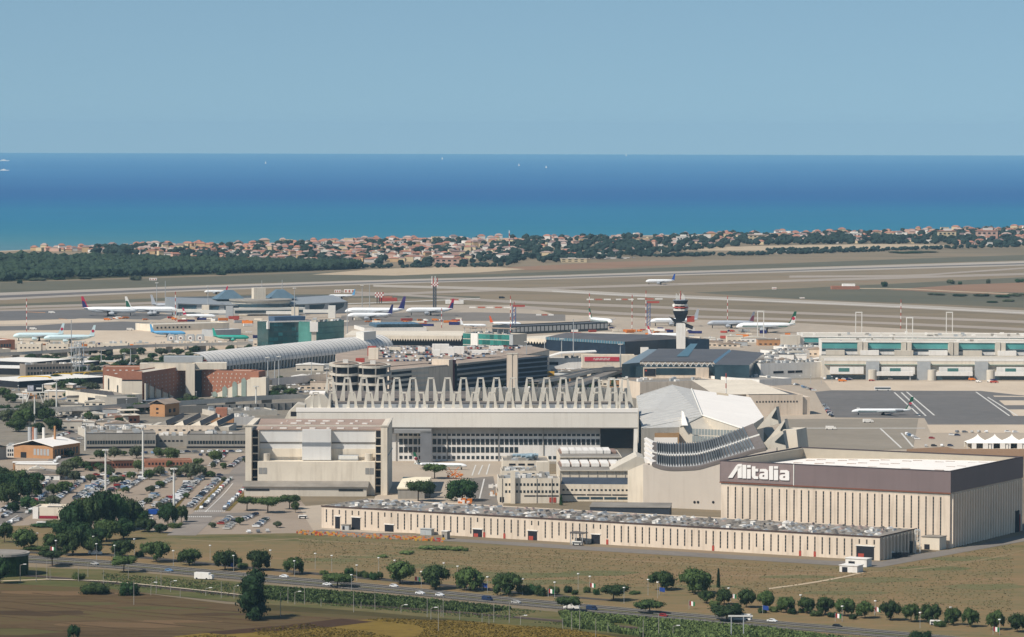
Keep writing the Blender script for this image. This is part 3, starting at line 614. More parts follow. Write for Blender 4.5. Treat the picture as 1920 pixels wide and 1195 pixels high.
pbox('trim_strip', t, xs[2]+.4, xb, 11.7, 12, zf_-8.2, zf_-7.4, M('dark_gap', '#6F6A63')); pbox('trim_strip', t, xc, xs[3]-.4, 11.7, 12, zf_-8.2, zf_-7.4, MC['dark_gap'])  # dark grey strips across the upper wall
MB().box(xs[2], xs[3], 11.5, 12, zm, zm+6.5).build('wall', m_cream, t)
m_tanroof = M('tan_weathered_roof', '#A38D7E', var=.25, sc=.06)
MB().add([(xs[1], 11.5, zf_), (xs[4], 11.5, zf_), (xs[4], d-.4, h-.5), (xs[1], d-.4, h-.5), (xs[1], 11.5, zf_-.6), (xs[4], 11.5, zf_-.6), (xs[4], d-.4, zf_-.6), (xs[1], d-.4, zf_-.6)], [(0, 1, 2, 3), (4, 5, 1, 0), (2, 6, 7, 3)]).build('roof', m_tanroof, t)
for i in range(4):
    for j in range(7): pbox('skylight', t, 12+j*(w-30)/6.2+R.uniform(-2, 2)+i*2, 12+j*(w-30)/6.2+2.4+i*2, 13+i*(d-15)/4, 15.4+i*(d-15)/4, zf_+(h-.5-zf_)*(1.8+i*(d-15)/4)/(d-12), zf_+(h-.5-zf_)*(1.8+i*(d-15)/4)/(d-12)+.6, m_white)
for (a, b_) in ((xs[1], xs[2]), (xs[3], xs[4])):
    for k in range(8):
        z = 1+k*(h-3)/8; pbox('stair_glazing', t, a+.3, b_-.3, 5.6, 5.95, z, z+(h-3)/8-.8, m_dark)
        pbox('stair_landing', t, a, b_, 4.6, 6, z-.7, z-.15, m_cream)
for x in (X(484)+.3, X(685)): pbox('louvre', t, x, x+2.2, -.15, .05, zm-7, zm-3.5, M('louvre_grey', '#8F8D88')); pbox('louvre', t, x+2.5, x+4.7, -.15, .05, zm-7, zm-3.5, MC['louvre_grey'])
for px in (497, 690): x = X(px); MB().tube((x, 7, zm), (x, 7, zm+4.2), 2.3, n=16).build('silo', m_conc, t)
m = MB(); x = X(655, 6)
for k in range(8): m.tube((X(634, 6), 6+k*.5, zm+1+k*.3), (X(672, 6), 6+k*.5, zm+1+k*.3), .25)
m.build('duct', m_steel, t); MB().box(X(636, 6), X(671, 6), 6, 9, zm+.3, zm+2.8).build('roof_unit', m_steelw, t)
# lean-to along the foot
x1 = X(682); zl = 5.2; MB().prof([(0, 0), (x1+2, 0), (x1+2, zl), (0, zl)], -8, -.1).build('annex_wall', m_conc, t)
MB().add([(-1, -9, zl), (x1+3, -9, zl), (x1+3, 0, zl+2.4), (-1, 0, zl+2.4), (-1, -9, zl+.4), (x1+3, -9, zl+.4), (x1+3, 0, zl+2.8), (-1, 0, zl+2.8)], [(4, 5, 6, 7), (0, 3, 2, 1), (0, 1, 5, 4), (1, 2, 6, 5), (0, 4, 7, 3)]).build('annex_roof', m_roofg, t)
pbox('window_band', t, 1, X(505, -8), -8.15, -7.9, 3, 4.2, m_glass); pbox('window_band', t, X(635, -8), x1, -8.15, -7.9, 3, 4.2, m_glass)
MB().box(w, w+.4, 3, d, h*.55, h*.56).box(w, w+.5, 3, 4, 0, h-1).build('side_pipe', m_steel, t)
MB().box(-1, w+.6, -.4, .6, h, h+.7).box(w-.6, w+.6, .6, d, h, h+.5).build('coping', m_conc, t)
# ===== 4 double hangar with the rows of masts
f = Fr(556, 866, 1195, 867); MH = f; w = f.w; h = f.z(w/2, 0, 773); zf = f.z(w/2, 0, 802)
t = thing('hangar', 'long white hangar hung from two rows of concrete mast frames', 'hangar', f.A, f.rz)
db = f.depth(w/2, h, 754)
MB().box(0, w, 0, 3, zf, h).build('fascia', M('fascia_offwhite', '#E0D9CC', var=.06, sc=.04, dirt=.18), t); MB().box(-.3, w+.3, -.3, 3, h, h+2.4).build('coping', m_roofw, t)
MB().box(-.2, w+.2, -.1, 0, zf-.4, zf+.2).build('trim_strip', M('dark_gap', '#6F6A63'), t)  # dark grey strip along the foot of the fascia
MB().box(0, w, 3, db+30, h-3.3, h-3).build('roof', m_roofg, t)
xw = f.wall(742, 830)[0]; xg = f.wall(1126, 830)[0]
MB().box(0, xg, 5, 6, 0, zf).box(0, 1, 6, db+30, 0, h-3.3).box(w-2.2, w, 0, db+30, 0, zf).box(xg, w-2.2, 14, 15, 0, zf).build('wall', m_white, t)
MB().box(0, xg, 4.7, 5, zf-4.2, zf-.4).build('door_track_panel', M('track_grey', '#A9A7A2'), t)
MB().box(xg, w-2.3, 8, 8.3, f.z(w, 8, 841), zf).build('hangar_opening_glass', glass('night_glass', '#1E232B'), t)
for a_ in (0.0, .25, .5, .72): pbox('door_track', t, xw+a_*(xg-xw), xw+a_*(xg-xw)+.4, 4.4, 4.7, 0, zf, m_concd)
rows = [812.5, 828.5, 843.5, 858]; cnt = 0; sm = MB(); n_ = 42; x0 = f.wall(747, 830)[0]; s_ = (xg-x0)/n_
for k, py in enumerate(rows):
    zc = f.z(w/2, 5, py)
    for i in range(n_):
        if k == 3: hh, wz = 1.0, .62
        else: hh, wz = 1.75, .76
        a = x0+i*s_+s_*(1-wz)/2; b_ = a+s_*wz
        if k < 2 or (k == 2 and i < 16): pbox('window', t, a, b_, 4.75, 5.05, zc-hh, zc+hh, m_glass)
        elif k == 2 and i > 24: continue
        else: sm.box(a, b_, 4.85, 5.05, zc-hh, zc+hh)
o = sm.build('lower_windows', m_glass, t); o['kind'] = 'stuff'
xt = f.wall(797, 850)[0]; MB().box(xt-3, xt+4.2, -6, -3, 0, zf-2).build('pylon', M('pylon_grey', '#77787A'), t); MB().box(xw-1, xt+4, -6, 4, zf-3.2, zf-.8).build('gantry', M('gantry_grey', '#8E8E8C'), t)
# rooftop clerestory, cabinets and masts
MB().box(3, w-1, db-14, db-13, h-3, h-.4).build('clerestory', M('clerestory_grey', '#8F9295'), t)
MB().box(3, w-1, db-14, db-9, h-.4, h+.4).build('clerestory_roof', m_roofd, t); MB().prof([(3, 0), (w-1, 0), (w-1, .01), (3, .01)], 0, .01); MB().add([(3, db-8, h-.2), (w-1, db-8, h-.2), (w-1, db+40, h+4.5), (3, db+40, h+4.5), (3, db+40, 0), (w-1, db+40, 0)], [(0, 1, 2, 3), (3, 2, 5, 4)]).build('rear_roof', M('rear_roof_brown_grey', '#6F6760', var=.3, sc=.1), t)
for i in range(40):
    if R.random() < .2: continue
    a = 6+i*(w-10)/40; pbox('clerestory_panel', t, a, a+(w-10)/40*.86, db-14.3, db-14, h-2.8, h-.7, R.choice([m_steelw, m_steel, m_steel, m_concd]))
def mast(x, y, z, hh, wb, wt, fat):
    m = MB(); y2 = y+2.2
    for s in (-1, 1):
        xb, xt_ = x+s*wb/2, x+s*wt/2
        m.loft([[(xb-fat, y, z), (xb+fat, y, z), (xb+fat, y2, z), (xb-fat, y2, z)], [((xb*.5+xt_*.5)-fat*.5, y, z+hh*.5), ((xb*.5+xt_*.5)+fat*.5, y, z+hh*.5), ((xb*.5+xt_*.5)+fat*.5, y2, z+hh*.5), ((xb*.5+xt_*.5)-fat*.5, y2, z+hh*.5)],
                [(xt_-.42, y, z+hh), (xt_+.42, y, z+hh), (xt_+.42, y2, z+hh), (xt_-.42, y2, z+hh)]])
    m.box(x-wt/2-.42, x+wt/2+.42, y, y2, z+hh-.6, z+hh+.2)
    for s in (-1, 1):                     # stay cables to the roof
        m.tube((x+s*wt/2, y+1, z+hh-.5), (x+s*(wt/2+.6), y+24, z+1), .16, n=4); m.tube((x+s*wt/2, y+1, z+hh-.5), (x+s*(wt/2+1.6), y-3+3.5, z), .16, n=4)
    return m.build('mast', M('mast_concrete', '#D3CBBB', var=.1, sc=.1, dirt=.2), t)
fx = [592, 624, 660, 692, 724, 757, 789, 824, 857, 890, 922, 955, 988, 1020, 1053, 1086, 1118, 1150, 1168]
for px in fx: x = f.wall(px, 760, 2)[0]; mast(x, 2.2, h-3, f.z(x, 3, 736)-h+3, 6.3, 3.1, 1.7)
bx = [619, 651, 682, 714, 744, 774, 808, 839, 869, 901, 931, 962, 993, 1025, 1056, 1087, 1118, 1147, 1172]
for px in bx: x = f.wall(px, 740, db)[0]; mast(x, db, h-3, f.z(x, db, 709)-h+3, 7.2, 3.3, 2.2)
for i in range(26):
    a = f.wall(880+i*11.6, 745, db+6)[0]; pbox('roof_cabinet', t, a, a+3.4, db+4, db+7, h-.5, h+9, m_steelw)
MB().prof([(2, h-3), (2, h+2), (6, h+5), (15, h+6), (19, h+1), (19, h-3)], db-20, db+4).build('stair_head', m_conc, t)
MB().box(5, 15, db-18, db+2, h+6, h+7).build('stair_head_roof', m_roofw, t)
# side wing left of the masts with a sloping stair
t = thing('stair_block', 'grey faceted stair block at the left end of the mast hangar', 'building', f.W(-9, 30), f.rz)
MB().prof([(0, 0), (13, 0), (13, h+2), (8, h+3), (2, h-3), (0, h-7)], 0, 20).build('wall', m_conc, t); MB().box(4, 8, -.1, .1, h-5, h-2).build('window', m_dark, t)
# ===== 5 old metal hangar and gabled hall (right of the masts)
f = Fr(1203, 868, 1280, 868); t = thing('hangar', 'broad grey seamed metal hangar with a long white roof slope', 'hangar', f.A, f.rz)
def P(px, py, z): x, y = f.loc(px, py, z); return (x, y, z)
zz = 27.0; zl = 22.0; m_seam = M('seamed_light_metal', '#BFBCB5', rough=.6, var=.18, sc=.15, dirt=.1)
A_ = P(1278, 728, zz); 
# ridge line R0 (back) -> R1 (front)
R1 = P(1317, 780, zz); R0 = P(1297, 730, zz); E0 = P(1407, 745, zl); E1 = P(1432, 782, zl); Lf = P(1274, 801, zl); Rf = P(1395, 806, zl)
W0_ = P(1193, 744, zl); W1_ = P(1203, 803, zl); Bk = P(1262, 722, zz+1)
mb = MB(); mb.add([R0, R1, Rf, E1, E0], [(0, 1, 2, 3, 4)]); mb.build('roof', m_roofw, t)
mb = MB(); mb.add([R0, R1, Lf, W1_, W0_, Bk], [(0, 5, 4, 3, 2, 1)]); mb.build('roof', m_seam, t)
def dn(p, z=0): return (p[0], p[1], z)
mb = MB(); mb.add([Lf, R1, Rf, dn(Rf), dn(Lf)], [(4, 3, 2, 1, 0)]); mb.add([W1_, Lf, dn(Lf), dn(W1_)], [(3, 2, 1, 0)]); mb.add([W0_, W1_, dn(W1_), dn(W0_)], [(3, 2, 1, 0)])
mb.add([Rf, E1, dn(E1), dn(Rf)], [(0, 3, 2, 1)]); mb.add([E1, E0, dn(E0), dn(E1)], [(0, 3, 2, 1)]); mb.build('wall', m_conc, t)
for i in range(16):
    a = i/15; p = Vector(W0_).lerp(Vector(W1_), a); q = Vector(Bk).lerp(Vector(R1), a) if a > 0 else Vector(Bk)
    MB().tube(p+Vector((0, 0, .15)), q+Vector((0, 0, .15)), .32, n=4).build('roof_seam', m_steelw, t)
for s0, s1 in ((R0, R1), (R1, Lf), (R1, Rf)): MB().tube(Vector(s0)+Vector((0, 0, .3)), Vector(s1)+Vector((0, 0, .3)), .6, n=4).build('ridge_cap', m_steelw, t)
ta, tb = Vector(R0).lerp(Vector(E0), .42), Vector(R0).lerp(Vector(E0), .62); tc_, td = Vector(R1).lerp(Vector(Rf), .52), Vector(R1).lerp(Vector(Rf), .85)
up = Vector((0, 0, .12)); MB().quad(ta+up, tc_+up, td+up, tb+up).build('roof_stain_panel', M('tan_roof_panel', '#C9B698', var=.2, sc=.08), t)
MB().add([P(1278, 770, 30), P(1282, 773, 30), P(1290, 798, 23.5), P(1278, 798, 23.5), dn(P(1278, 770, 30), 24), dn(P(1282, 773, 30), 24)], [(0, 3, 2, 1), (1, 2, 5), (0, 4, 3)]).build('dormer', m_roofw, t)
# gable glazing
x0 = Vector(Lf).lerp(Vector(Rf), .20); x1 = Vector(Lf).lerp(Vector(Rf), .88)
nv = Vector((0, -.25, 0))
for k in range(14):
    a = x0.lerp(x1, k/14); b_ = x0.lerp(x1, (k+.85)/14); 
    for r in range(2):
        zt_ = zl-.6-r*4.4; MB().quad(Vector((a.x, a.y, zt_-3.8))+nv, Vector((b_.x, b_.y, zt_-3.8))+nv, Vector((b_.x, b_.y, zt_))+nv, Vector((a.x, a.y, zt_))+nv).build('window', M('pale_grey_glass', '#8C9290', rough=.3), t)
# small tan annex left of the gable
bld('annex', 'small annex with brown fascia in front of the seamed metal hangar', 'annex', (1207, 868), (1273, 868), ytop=812, depth=24, wall=M('annex_brown', '#A8865F'), win=[('F', .08, .97, 1, .55, .85, .97, m_roofw, 'fascia')], n=7)
# ===== 6 hall with the hanging roof
f = Fr(1207, 951, 1353, 957); t = thing('hangar', 'pale hall under a sagging suspended roof of grey glass panels', 'hangar', f.A, f.rz); w = f.w
bot = [(1223, 869), (1240, 875), (1260, 877.5), (1285, 877), (1310, 875), (1335, 868), (1355, 862), (1385, 853), (1410, 845), (1436, 839)]
top = [(1223, 828), (1240, 831), (1260, 832), (1285, 831.5), (1305, 830), (1325, 826), (1345, 820), (1365, 813), (1388, 804), (1412, 794)]
DP = 62.0; nb = smooth_line(bot, 5); nt_ = smooth_line(top, 5)
fr_ = []; bk_ = []
for a, b_ in zip(nb, nt_):
    x, z = f.wall(a[0], a[1], 0); fr_.append(Vector((x, 0, z)))
    x, z = f.wall(b_[0], b_[1], DP); bk_.append(Vector((x, DP, z)))
m_pg = glass('roof_glass_grey', '#6C7072', rough=.4, rnd=.25); m_pd = M('roof_frame_brown', '#6E6661', var=.15)
mb = MB()
for i in range(len(fr_)-1): mb.quad(fr_[i], fr_[i+1], bk_[i+1], bk_[i]); 
for i in range(len(fr_)-1):
    e = Vector((0, 0, -1.6)); mb.quad(fr_[i]+e, fr_[i+1]+e, fr_[i+1], fr_[i])
mb.build('suspended_roof', m_pd, t)
# glazed ridges, two ranks
NR = 36
def at(L, u):
    u = u*(len(L)-1); i = min(int(u), len(L)-2); return L[i].lerp(L[i+1], u-i)
for r, (v0, v1) in enumerate(((.05, .46), (.54, .96))):
    for k in range(NR):
        u0 = .06+k*.86/NR; u1 = u0+.86/NR*.8; um = u0+.86/NR*.35; p = []
        for u in (u0, u1):
            a, b_ = at(fr_, u), at(bk_, u); p += [a.lerp(b_, v0), a.lerp(b_, v1)]
        a, b_ = at(fr_, um), at(bk_, um); up = Vector((0, 0, 1.5)); p += [a.lerp(b_, v0+.01)+up, a.lerp(b_, v1-.01)+up]
        MB().add(p, [(0, 4, 5, 1), (4, 2, 3, 5), (0, 2, 4), (1, 5, 3)]).build('roof_light', m_pg, t)
mb = MB()
for i in range(len(fr_)-1):
    a, b_ = fr_[i].lerp(bk_[i], .49), fr_[i+1].lerp(bk_[i+1], .49); c, e = fr_[i].lerp(bk_[i], .51), fr_[i+1].lerp(bk_[i+1], .51); u = Vector((0, 0, .6)); mb.quad(a+u, b_+u, e+u, c+u); mb.quad(a, b_, b_+u, a+u)
mb.build('walkway', m_steelw, t)
mb = MB(); pts = [(-.5, f.z(0, 0, 871))]+[(v.x, v.z-1.4) for v in fr_]; lastx = fr_[-1].x+6; pts += [(lastx, fr_[-1].z)]
mb.prof([(-.5, 0)]+pts+[(lastx, 0)], .3, 2.0); mb.box(-.5, 1.5, 2, DP, 0, 24)
mb.build('wall', M('pale_pink_wall', '#C3B8AA', var=.07, sc=.04, dirt=.12), t)
for px, py in ((1302, 942), (1308.5, 942), (1337, 942)): x, z = f.wall(px, py); MB().tube((x, .35, z), (x, .15, z), .75, n=10).build('vent', m_dark, t)
# side teeth of the roof (left) and white pylon fins (right)
for k in range(5):
    v = k/4.6+.05; p = fr_[0].lerp(bk_[0], v); MB().add([p, p+Vector((0, 7, 0)), p+Vector((-6.5, 8, 2.6)), p+Vector((-6.5, 4, 2.2)), p+Vector((-1, 1, -3)), p+Vector((-6, 5, -2))], [(0, 1, 2, 3), (0, 3, 5, 4)]).build('roof_anchor', m_roofw, t)
MB().prof([(-17, 0), (2.5, 0), (2.5, 24), (0, 25.5), (-17, 18)], 20, 44).build('side_wing', m_cream, t)
def fin(ax, ay, bx, by, cx_, cy_, y, nm='pylon_fin'):
    a = f.wall(ax, ay, y); b_ = f.wall(bx, by, y); c = f.wall(cx_, cy_, y); MB().prof([a, b_, c], y, y+5).build(nm, m_conc, t)
    a2 = (a[0]*.25+b_[0]*.45+c[0]*.3, a[1]*.25+b_[1]*.45+c[1]*.3); MB().prof([a2, ((b_[0]*.85+c[0]*.15), b_[1]*.85+c[1]*.15), (c[0]*.8+b_[0]*.2, c[1]*.8+b_[1]*.2+.4)], y-.4, y).build('pylon_glass', m_glass, t)
fin(1417, 806, 1455, 763, 1460, 795, DP); fin(1432, 832, 1471, 786, 1477, 818, DP*.55)
fin(1400, 850, 1468, 808, 1474, 842, 14)
a = [f.wall(px, py, 30) for px, py in ((1410, 862), (1413, 850), (1462, 824), (1468, 806), (1493, 806), (1497, 842), (1497, 862))]
MB().prof(a, 30, 48).build('end_block', m_cream, t)
# ===== 7 workshops between the yard and the suspended-roof hall
f, t, h, d = bld('office_block', 'cream three-storey workshop office with a tall lift shaft beside the yard', 'office block', (934, 944), (1049, 944), ytop=897, depth=26, wall=m_cream, n=26,
    win=[('F', .1, .99, 15, .70, .80, .55, m_glass), ('F', .1, .99, 15, .42, .52, .55, m_glass), ('F', .42, .99, 3, .27, .32, .96, m_dark, 'window_band'), ('F', .02, .1, 2, .05, .25, .7, m_dark), ('L', .1, .9, 5, .4, .52, .5, m_glass)])
x = f.wall(957, 920)[0]; MB().box(x, x+2.6, -2.2, 0, 0, f.z(x, -2, 883)).build('lift_shaft', m_cream, t)
for px in (941, 1006, 1034): x = f.wall(px, 920)[0]; pbox('downpipe', t, x, x+.25, -.35, -.05, 0, h, m_concd)
for px in (1030, 1037): x = f.wall(px, 935)[0]; pbox('door', t, x, x+1.7, -.2, .05, .5, 3.3, m_red)
f, t, h, d = bld('workshop', 'cream two-storey workshop range joining the lift-shaft office to the pale hall', 'workshop', (1049.5, 940), (1206, 941), ytop=908, depth=12, wall=m_cream,
    win=[('F', .02, .98, 19, .62, .72, .5, m_glass), ('F', .01, .93, 3, .35, .42, .96, m_dark, 'window_band'), ('F', .2, .85, 4, .12, .26, .9, m_glassb, 'window_band')])
MB().add([(1, 2, h-.5), (f.w*.86, 2, h-.5), (f.w*.86, 10, h+3), (1, 10, h+3), (1, 10, h-.5), (f.w*.86, 10, h-.5)], [(0, 1, 2, 3), (0, 3, 4), (1, 5, 2)]).build('solar_roof', glass('solar_blue_grey', '#50565E', rough=.3), t)
for j, (by, ty, yb, lab) in enumerate([(926, 882, 867, 'nearer'), (900, 857, 843.5, 'farther')]):
    f, t, h, d = bld('workshop', '%s of two long cream workshop halls with chequered white roof lights' % lab, 'workshop', (1050, by), (1206 - j*40, by), ytop=ty, yb=yb, wall=m_cream, par=.1)
    for i in range(9): pbox('pilaster', t, i*f.w/9, i*f.w/9+.35, -.3, 0, 0, h, m_concd)
    MB().box(0, f.w, -.6, 0, h*.55, h*.57).build('string_course', m_concd, t)
    MB().box(0, f.w, -1.2, .2, h-.4, h+.2).build('eaves', m_conc, t)
    MB().box(1, f.w-2, d*.45, d*.9, h, h+1.2).build('lantern_base', M('lantern_brown', '#8E7568'), t)
    for i in range(7): pbox('roof_light', t, 2+i*(f.w-8)/7, 2+i*(f.w-8)/7+4.6, d*.42, d*.9, h+.1, h+2.0, m_white)
MB().prof([(-16, 0), (0, 0), (0, 20), (-4, 21.5), (-22, 12), (-22, 0)], -3, 30).build('side_wall', m_conc, thing('workshop', 'pale sloping-walled link block against the left side of the pale hall', 'building', G(1207, 925), 0))
f, t, h, d = bld('workshop', 'cream plant room crowded with ducts behind the lift-shaft office', 'workshop', (940, 925), (1028, 925), ytop=883, depth=22, wall=m_cream, n=34, win=[('F', .1, .9, 5, .8, .9, .6, m_glass)])
MB().box(f.w*.75, f.w, 0, 8, h, h+5).build('penthouse', m_cream, t)
f, t, h, d = bld('workshop', 'cream workshop topped by pale blue ducts before the mast hangar windows', 'workshop', (943, 900), (1030, 900), ytop=864, depth=34, wall=m_cream, n=24, win=[('F', .1, .9, 4, .75, .85, .7, m_dark)])
pb = M('pale_blue_duct', '#8FA3AC', var=.15, sc=.5)
for i in range(6): MB().tube((f.w*.35+R.uniform(-4, 8), 6+i*3, h+1.5), (f.w*.9+R.uniform(-8, 0), 8+i*3+R.uniform(-3, 3), h+2+R.uniform(-1, 1)), R.uniform(.7, 1.3), n=8).build('duct', pb, t)
# sheds and clutter in the yard
t = thing('shed', 'pale shed with a plain cream single-slope roof beside the white test hangar', 'shed', G(746, 936), .03)
MB().box(0, 15, 0, 14, 0, 5.5).build('wall', m_concd, t); MB().add([(-.5, -.5, 6.4), (15.5, -.5, 6.4), (19, 34, 9.5), (3, 34, 9.5), (-.5, -.5, 5.6), (15.5, -.5, 5.6), (19, 34, 8.7), (3, 34, 8.7)], [(0, 1, 2, 3), (4, 7, 6, 5), (0, 4, 5, 1), (1, 5, 6, 2), (0, 3, 7, 4)]).build('roof', M('cream_sheet_roof', '#E8DCC0', var=.06, sc=.1), t)
MB().box(3, 18, 14, 33, 0, 8).build('rear_wall', m_cream, t)
m = MB(); t = thing('scaffold', 'orange service scaffold standing behind the umbrella pine in the yard', 'scaffold', G(838, 899))
for i in range(34):
    a = Vector((R.uniform(0, 9), R.uniform(0, 8), R.uniform(0, 5))); m.tube(a, a+Vector((R.uniform(-3, 3), R.uniform(-2, 2), R.uniform(-1, 3))), .18, n=4)
for i in range(4): m.box(i*2.6, i*2.6+1.6, 1, 5, 1.2+i % 2, 2+i % 2)
m.build('frame', m_orange, t)
for i, (px, py, n_, c, lab) in enumerate([(870, 944, 20, m_orange, 'orange trestles stacked at the yard edge behind the long workshop'), (928, 915, 16, m_white, 'pile of white and rusty drums against the lift-shaft office'), (928, 930, 16, m_ochre, 'rusty crate pile at the foot of the lift-shaft office'), (850, 915, 14, m_brick, 'rust-red frames stacked left of the dark yard lane')]):
    t = thing('equipment_pile', lab, 'equipment', G(px, py)); m = MB(); m2 = MB()
    for k in range(n_):
        x, y, z = R.uniform(-4, 4), R.uniform(-5, 8), 0; s_ = R.uniform(.8, 2.2); (m if k % 3 else m2).box(x, x+s_, y, y+s_, z, z+R.uniform(.6, 2.6))
    m.build('crates', c, t); m2.build('covers', m_white, t)
t = thing('equipment_pile', 'long spread of orange and yellow ground equipment before the workshop doors', 'equipment', G(560, 1000))
ms_ = [MB() for _ in range(4)]
for k in range(330):
    u = R.random(); px = 555+u*275; q = G(px, 997.5+ (px-555)*.053+R.uniform(-1, 5.5))-G(560, 1000); s_ = R.uniform(.5, 1.6); c = R.choices(range(4), [3, 3, 4, 1])[0]
    if 645 < px < 650: continue
    ms_[c].box(q.x, q.x+s_, q.y, q.y+s_*.8, 0, R.uniform(.3, 1.3))
for c, (mm_, nm) in enumerate(zip((m_orange, M('yellow_ochre_gear', '#C99B3A'), M('faded_grey_gear', '#A9907A'), m_red), ('orange_gear', 'yellow_gear', 'grey_gear', 'red_gear'))):
    o = ms_[c].build(nm, mm_, t); o['kind'] = 'stuff'
# ===== 8 left industrial quarter
f, t, h, d = bld('factory', 'ochre boiler house with a white gabled roof and metal chimneys', 'factory', (26, 858), (99, 861), ytop=834, depth=34, wall=m_ochre, roof=m_dark, par=2, win=[('F', .5, .92, 5, .25, .75, .7, m_steel), ('F', .17, .33, 1, 0.0, .45, .9, m_dark, 'door'), ('R', .05, .95, 8, .2, .7, .7, m_glass)])
MB().add([(-1, -1, h), (f.w*.5, -1, h+3.6), (f.w+1, -1, h), (-1, d, h), (f.w*.5, d, h+3.6), (f.w+1, d, h), (-1, -1, h-.5), (f.w*.5, -1, h+3.1), (f.w+1, -1, h-.5)], [(0, 1, 4, 3), (1, 2, 5, 4), (0, 6, 7, 1), (1, 7, 8, 2)]).build('gable_roof', m_roofw, t)
for px, yt, c, r in ((56, 801, m_steel, 1.3), (63, 801, m_brick, .9), (67, 803, m_steel, 1.1), (82, 802, m_white, .9), (103, 799, m_ochre, .7)):
    x = f.wall(px, 830, d*.6)[0]; MB().tube((x, d*.6, h), (x, d*.6, f.z(x, d*.6, yt)), r, n=10).build('chimney', c, t)
f, t, h, d = bld('factory', 'factory with a long white roof cut off by the left edge of the picture', 'factory', (-60, 866), (12, 862), ytop=842, depth=60, wall=m_concd, roof=m_dark, par=2)
MB().add([(-1, -1, h), (f.w*.45, -1, h+4), (f.w+1, -1, h), (-1, d, h), (f.w*.45, d, h+4), (f.w+1, d, h)], [(0, 1, 4, 3), (1, 2, 5, 4), (0, 3, 5, 2)]).build('gable_roof', m_roofw, t)
bld('office_block', 'small white block between the two white-roofed factories', 'building', (12, 858), (27, 858), ytop=836, depth=10, wall=m_white, n=5, win=[('F', .1, .9, 3, .5, .7, .6, m_glass), ('F', .1, .9, 3, .15, .35, .6, m_glass)])
for a, b_, lab in (((160, 842), (292, 841), 'left wing of the grey two-storey admin range with ribbon windows'), ((350, 841), (462, 841), 'right wing of the grey two-storey admin range next to the test hangar')):
    bld('office_block', lab, 'office block', a, b_, ytop=812.5 if a[0] < 200 else 813.5, depth=26, wall=m_concd, n=10, win=[('F', .02, .99, 26 if a[0] < 200 else 20, .30, .52, .78, m_glass), ('F', .0, 1, 1, .02, .14, 1, m_dark, 'undercroft'), ('F', 0, 1, 1, .96, 1.0, 1, m_roofd, 'eaves')])
bld('office_block', 'grey link block between the two wings of the admin range', 'office block', (292, 838), (350, 838), ytop=817, depth=16, wall=m_concd, n=9, win=[('F', .1, .9, 6, .45, .6, .6, m_dark)])
f, t, h, d = bld('workshop', 'pinkish workshop under four tilted white north-light roofs', 'workshop', (266, 815), (402, 816), ytop=800, depth=14, wall=m_beige, roof=m_roofg, win=[('F', .08, .97, 8, .5, .68, .35, m_dark)])
wl = f.w
for i in range(4):
    x = 6+i*wl*.235; MB().add([(x, 14, h-1), (x+wl*.19, 14, h-1), (x+wl*.29, 52, h+2), (x+wl*.12, 52, h+2), (x+wl*.16, 16, h+3), (x+wl*.30, 52, h+6)], [(0, 4, 5, 3), (1, 2, 5, 4), (0, 1, 4)]).build('north_light_roof', m_cream if i else m_roofg, t)
    MB().quad((x+wl*.165, 16, h+3.1), (x+wl*.20, 15, h-.2), (x+wl*.32, 50, h+3), (x+wl*.302, 52, h+6.1)).build('north_light_glass', m_roofd, t)
MB().box(3, wl+8, 14, 54, 0, h-1).build('rear_wall', m_conc, t)
bld('office_block', 'flat grey-roofed hall left of the north-light workshop', 'building', (163, 822), (262, 820), ytop=807, depth=34, wall=m_conc, n=30)
f, t, h, d = bld('house', 'ochre gabled tower house above the north-light workshop', 'building', (281, 781), (309, 782), ytop=758, depth=22, wall=m_ochre, roof=m_dark, par=2, win=[('F', .42, .58, 1, .55, .72, 1, m_dark), ('F', .42, .58, 1, .25, .35, 1, m_dark), ('R', .2, .8, 2, .3, .6, .5, m_dark)])
MB().prof([(-1, h), (f.w/2, h+3), (f.w+1, h), (f.w+1, h+.4), (f.w/2, h+3.4), (-1, h+.4)], -1, d+1).build('gable_roof', m_roofb, t)
f, t, h, d = bld('house', 'small red building with two pale mono-pitch roofs by the viaduct', 'building', (216, 795), (262, 794), ytop=780, depth=24, wall=m_brick, roof=m_roofg, n=6, win=[('F', .2, .9, 4, .3, .6, .5, m_dark)])
MB().box(f.w*.3, f.w, -2, 12, h, h+.5).box(f.w*.4, f.w*1.15, 12, 24, h+2.5, h+3).build('mono_pitch_roof', m_cream, t)
f, t, h, d = bld('house', 'ochre block with three small windows right of the north-light workshop', 'building', (395, 803), (438, 803), ytop=783, depth=16, wall=m_ochre, n=3, win=[('F', .1, .6, 3, .5, .6, .4, m_white)])
MB().box(f.w*.2, f.w*.7, 6, 16, h-1, h+6).build('penthouse', m_brick, t)
bld('shed', 'white and grey roof sheds left of the mast hangar end', 'building', (440, 798), (478, 797), ytop=782, depth=26, wall=m_white, n=14)
bld('house', 'long low grey building with flat roof behind the ochre block', 'building', (402, 782), (520, 779), ytop=772, depth=30, wall=m_conc, n=10)
f, t, h, d = bld('house', 'low brick pavilion with flat pale roofs among the car park trees', 'building', (168, 880), (252, 878), ytop=866, depth=14, wall=m_brick, roof=m_conc, win=[('F', .05, .95, 14, .35, .65, .55, m_dark)])
MB().box(-1, f.w*.45, -1.5, 14.5, h, h+.5).box(f.w*.5, f.w*.97, -1.5, 14.5, h+.4, h+.9).build('overhanging_roof', m_roofb, t)
bld('house', 'second low brick pavilion, to the right of the tall white pole', 'building', (272, 877), (360, 876), ytop=863, depth=12, wall=m_brick, roof=m_roofb, win=[('F', .05, .95, 12, .35, .65, .5, m_dark)])
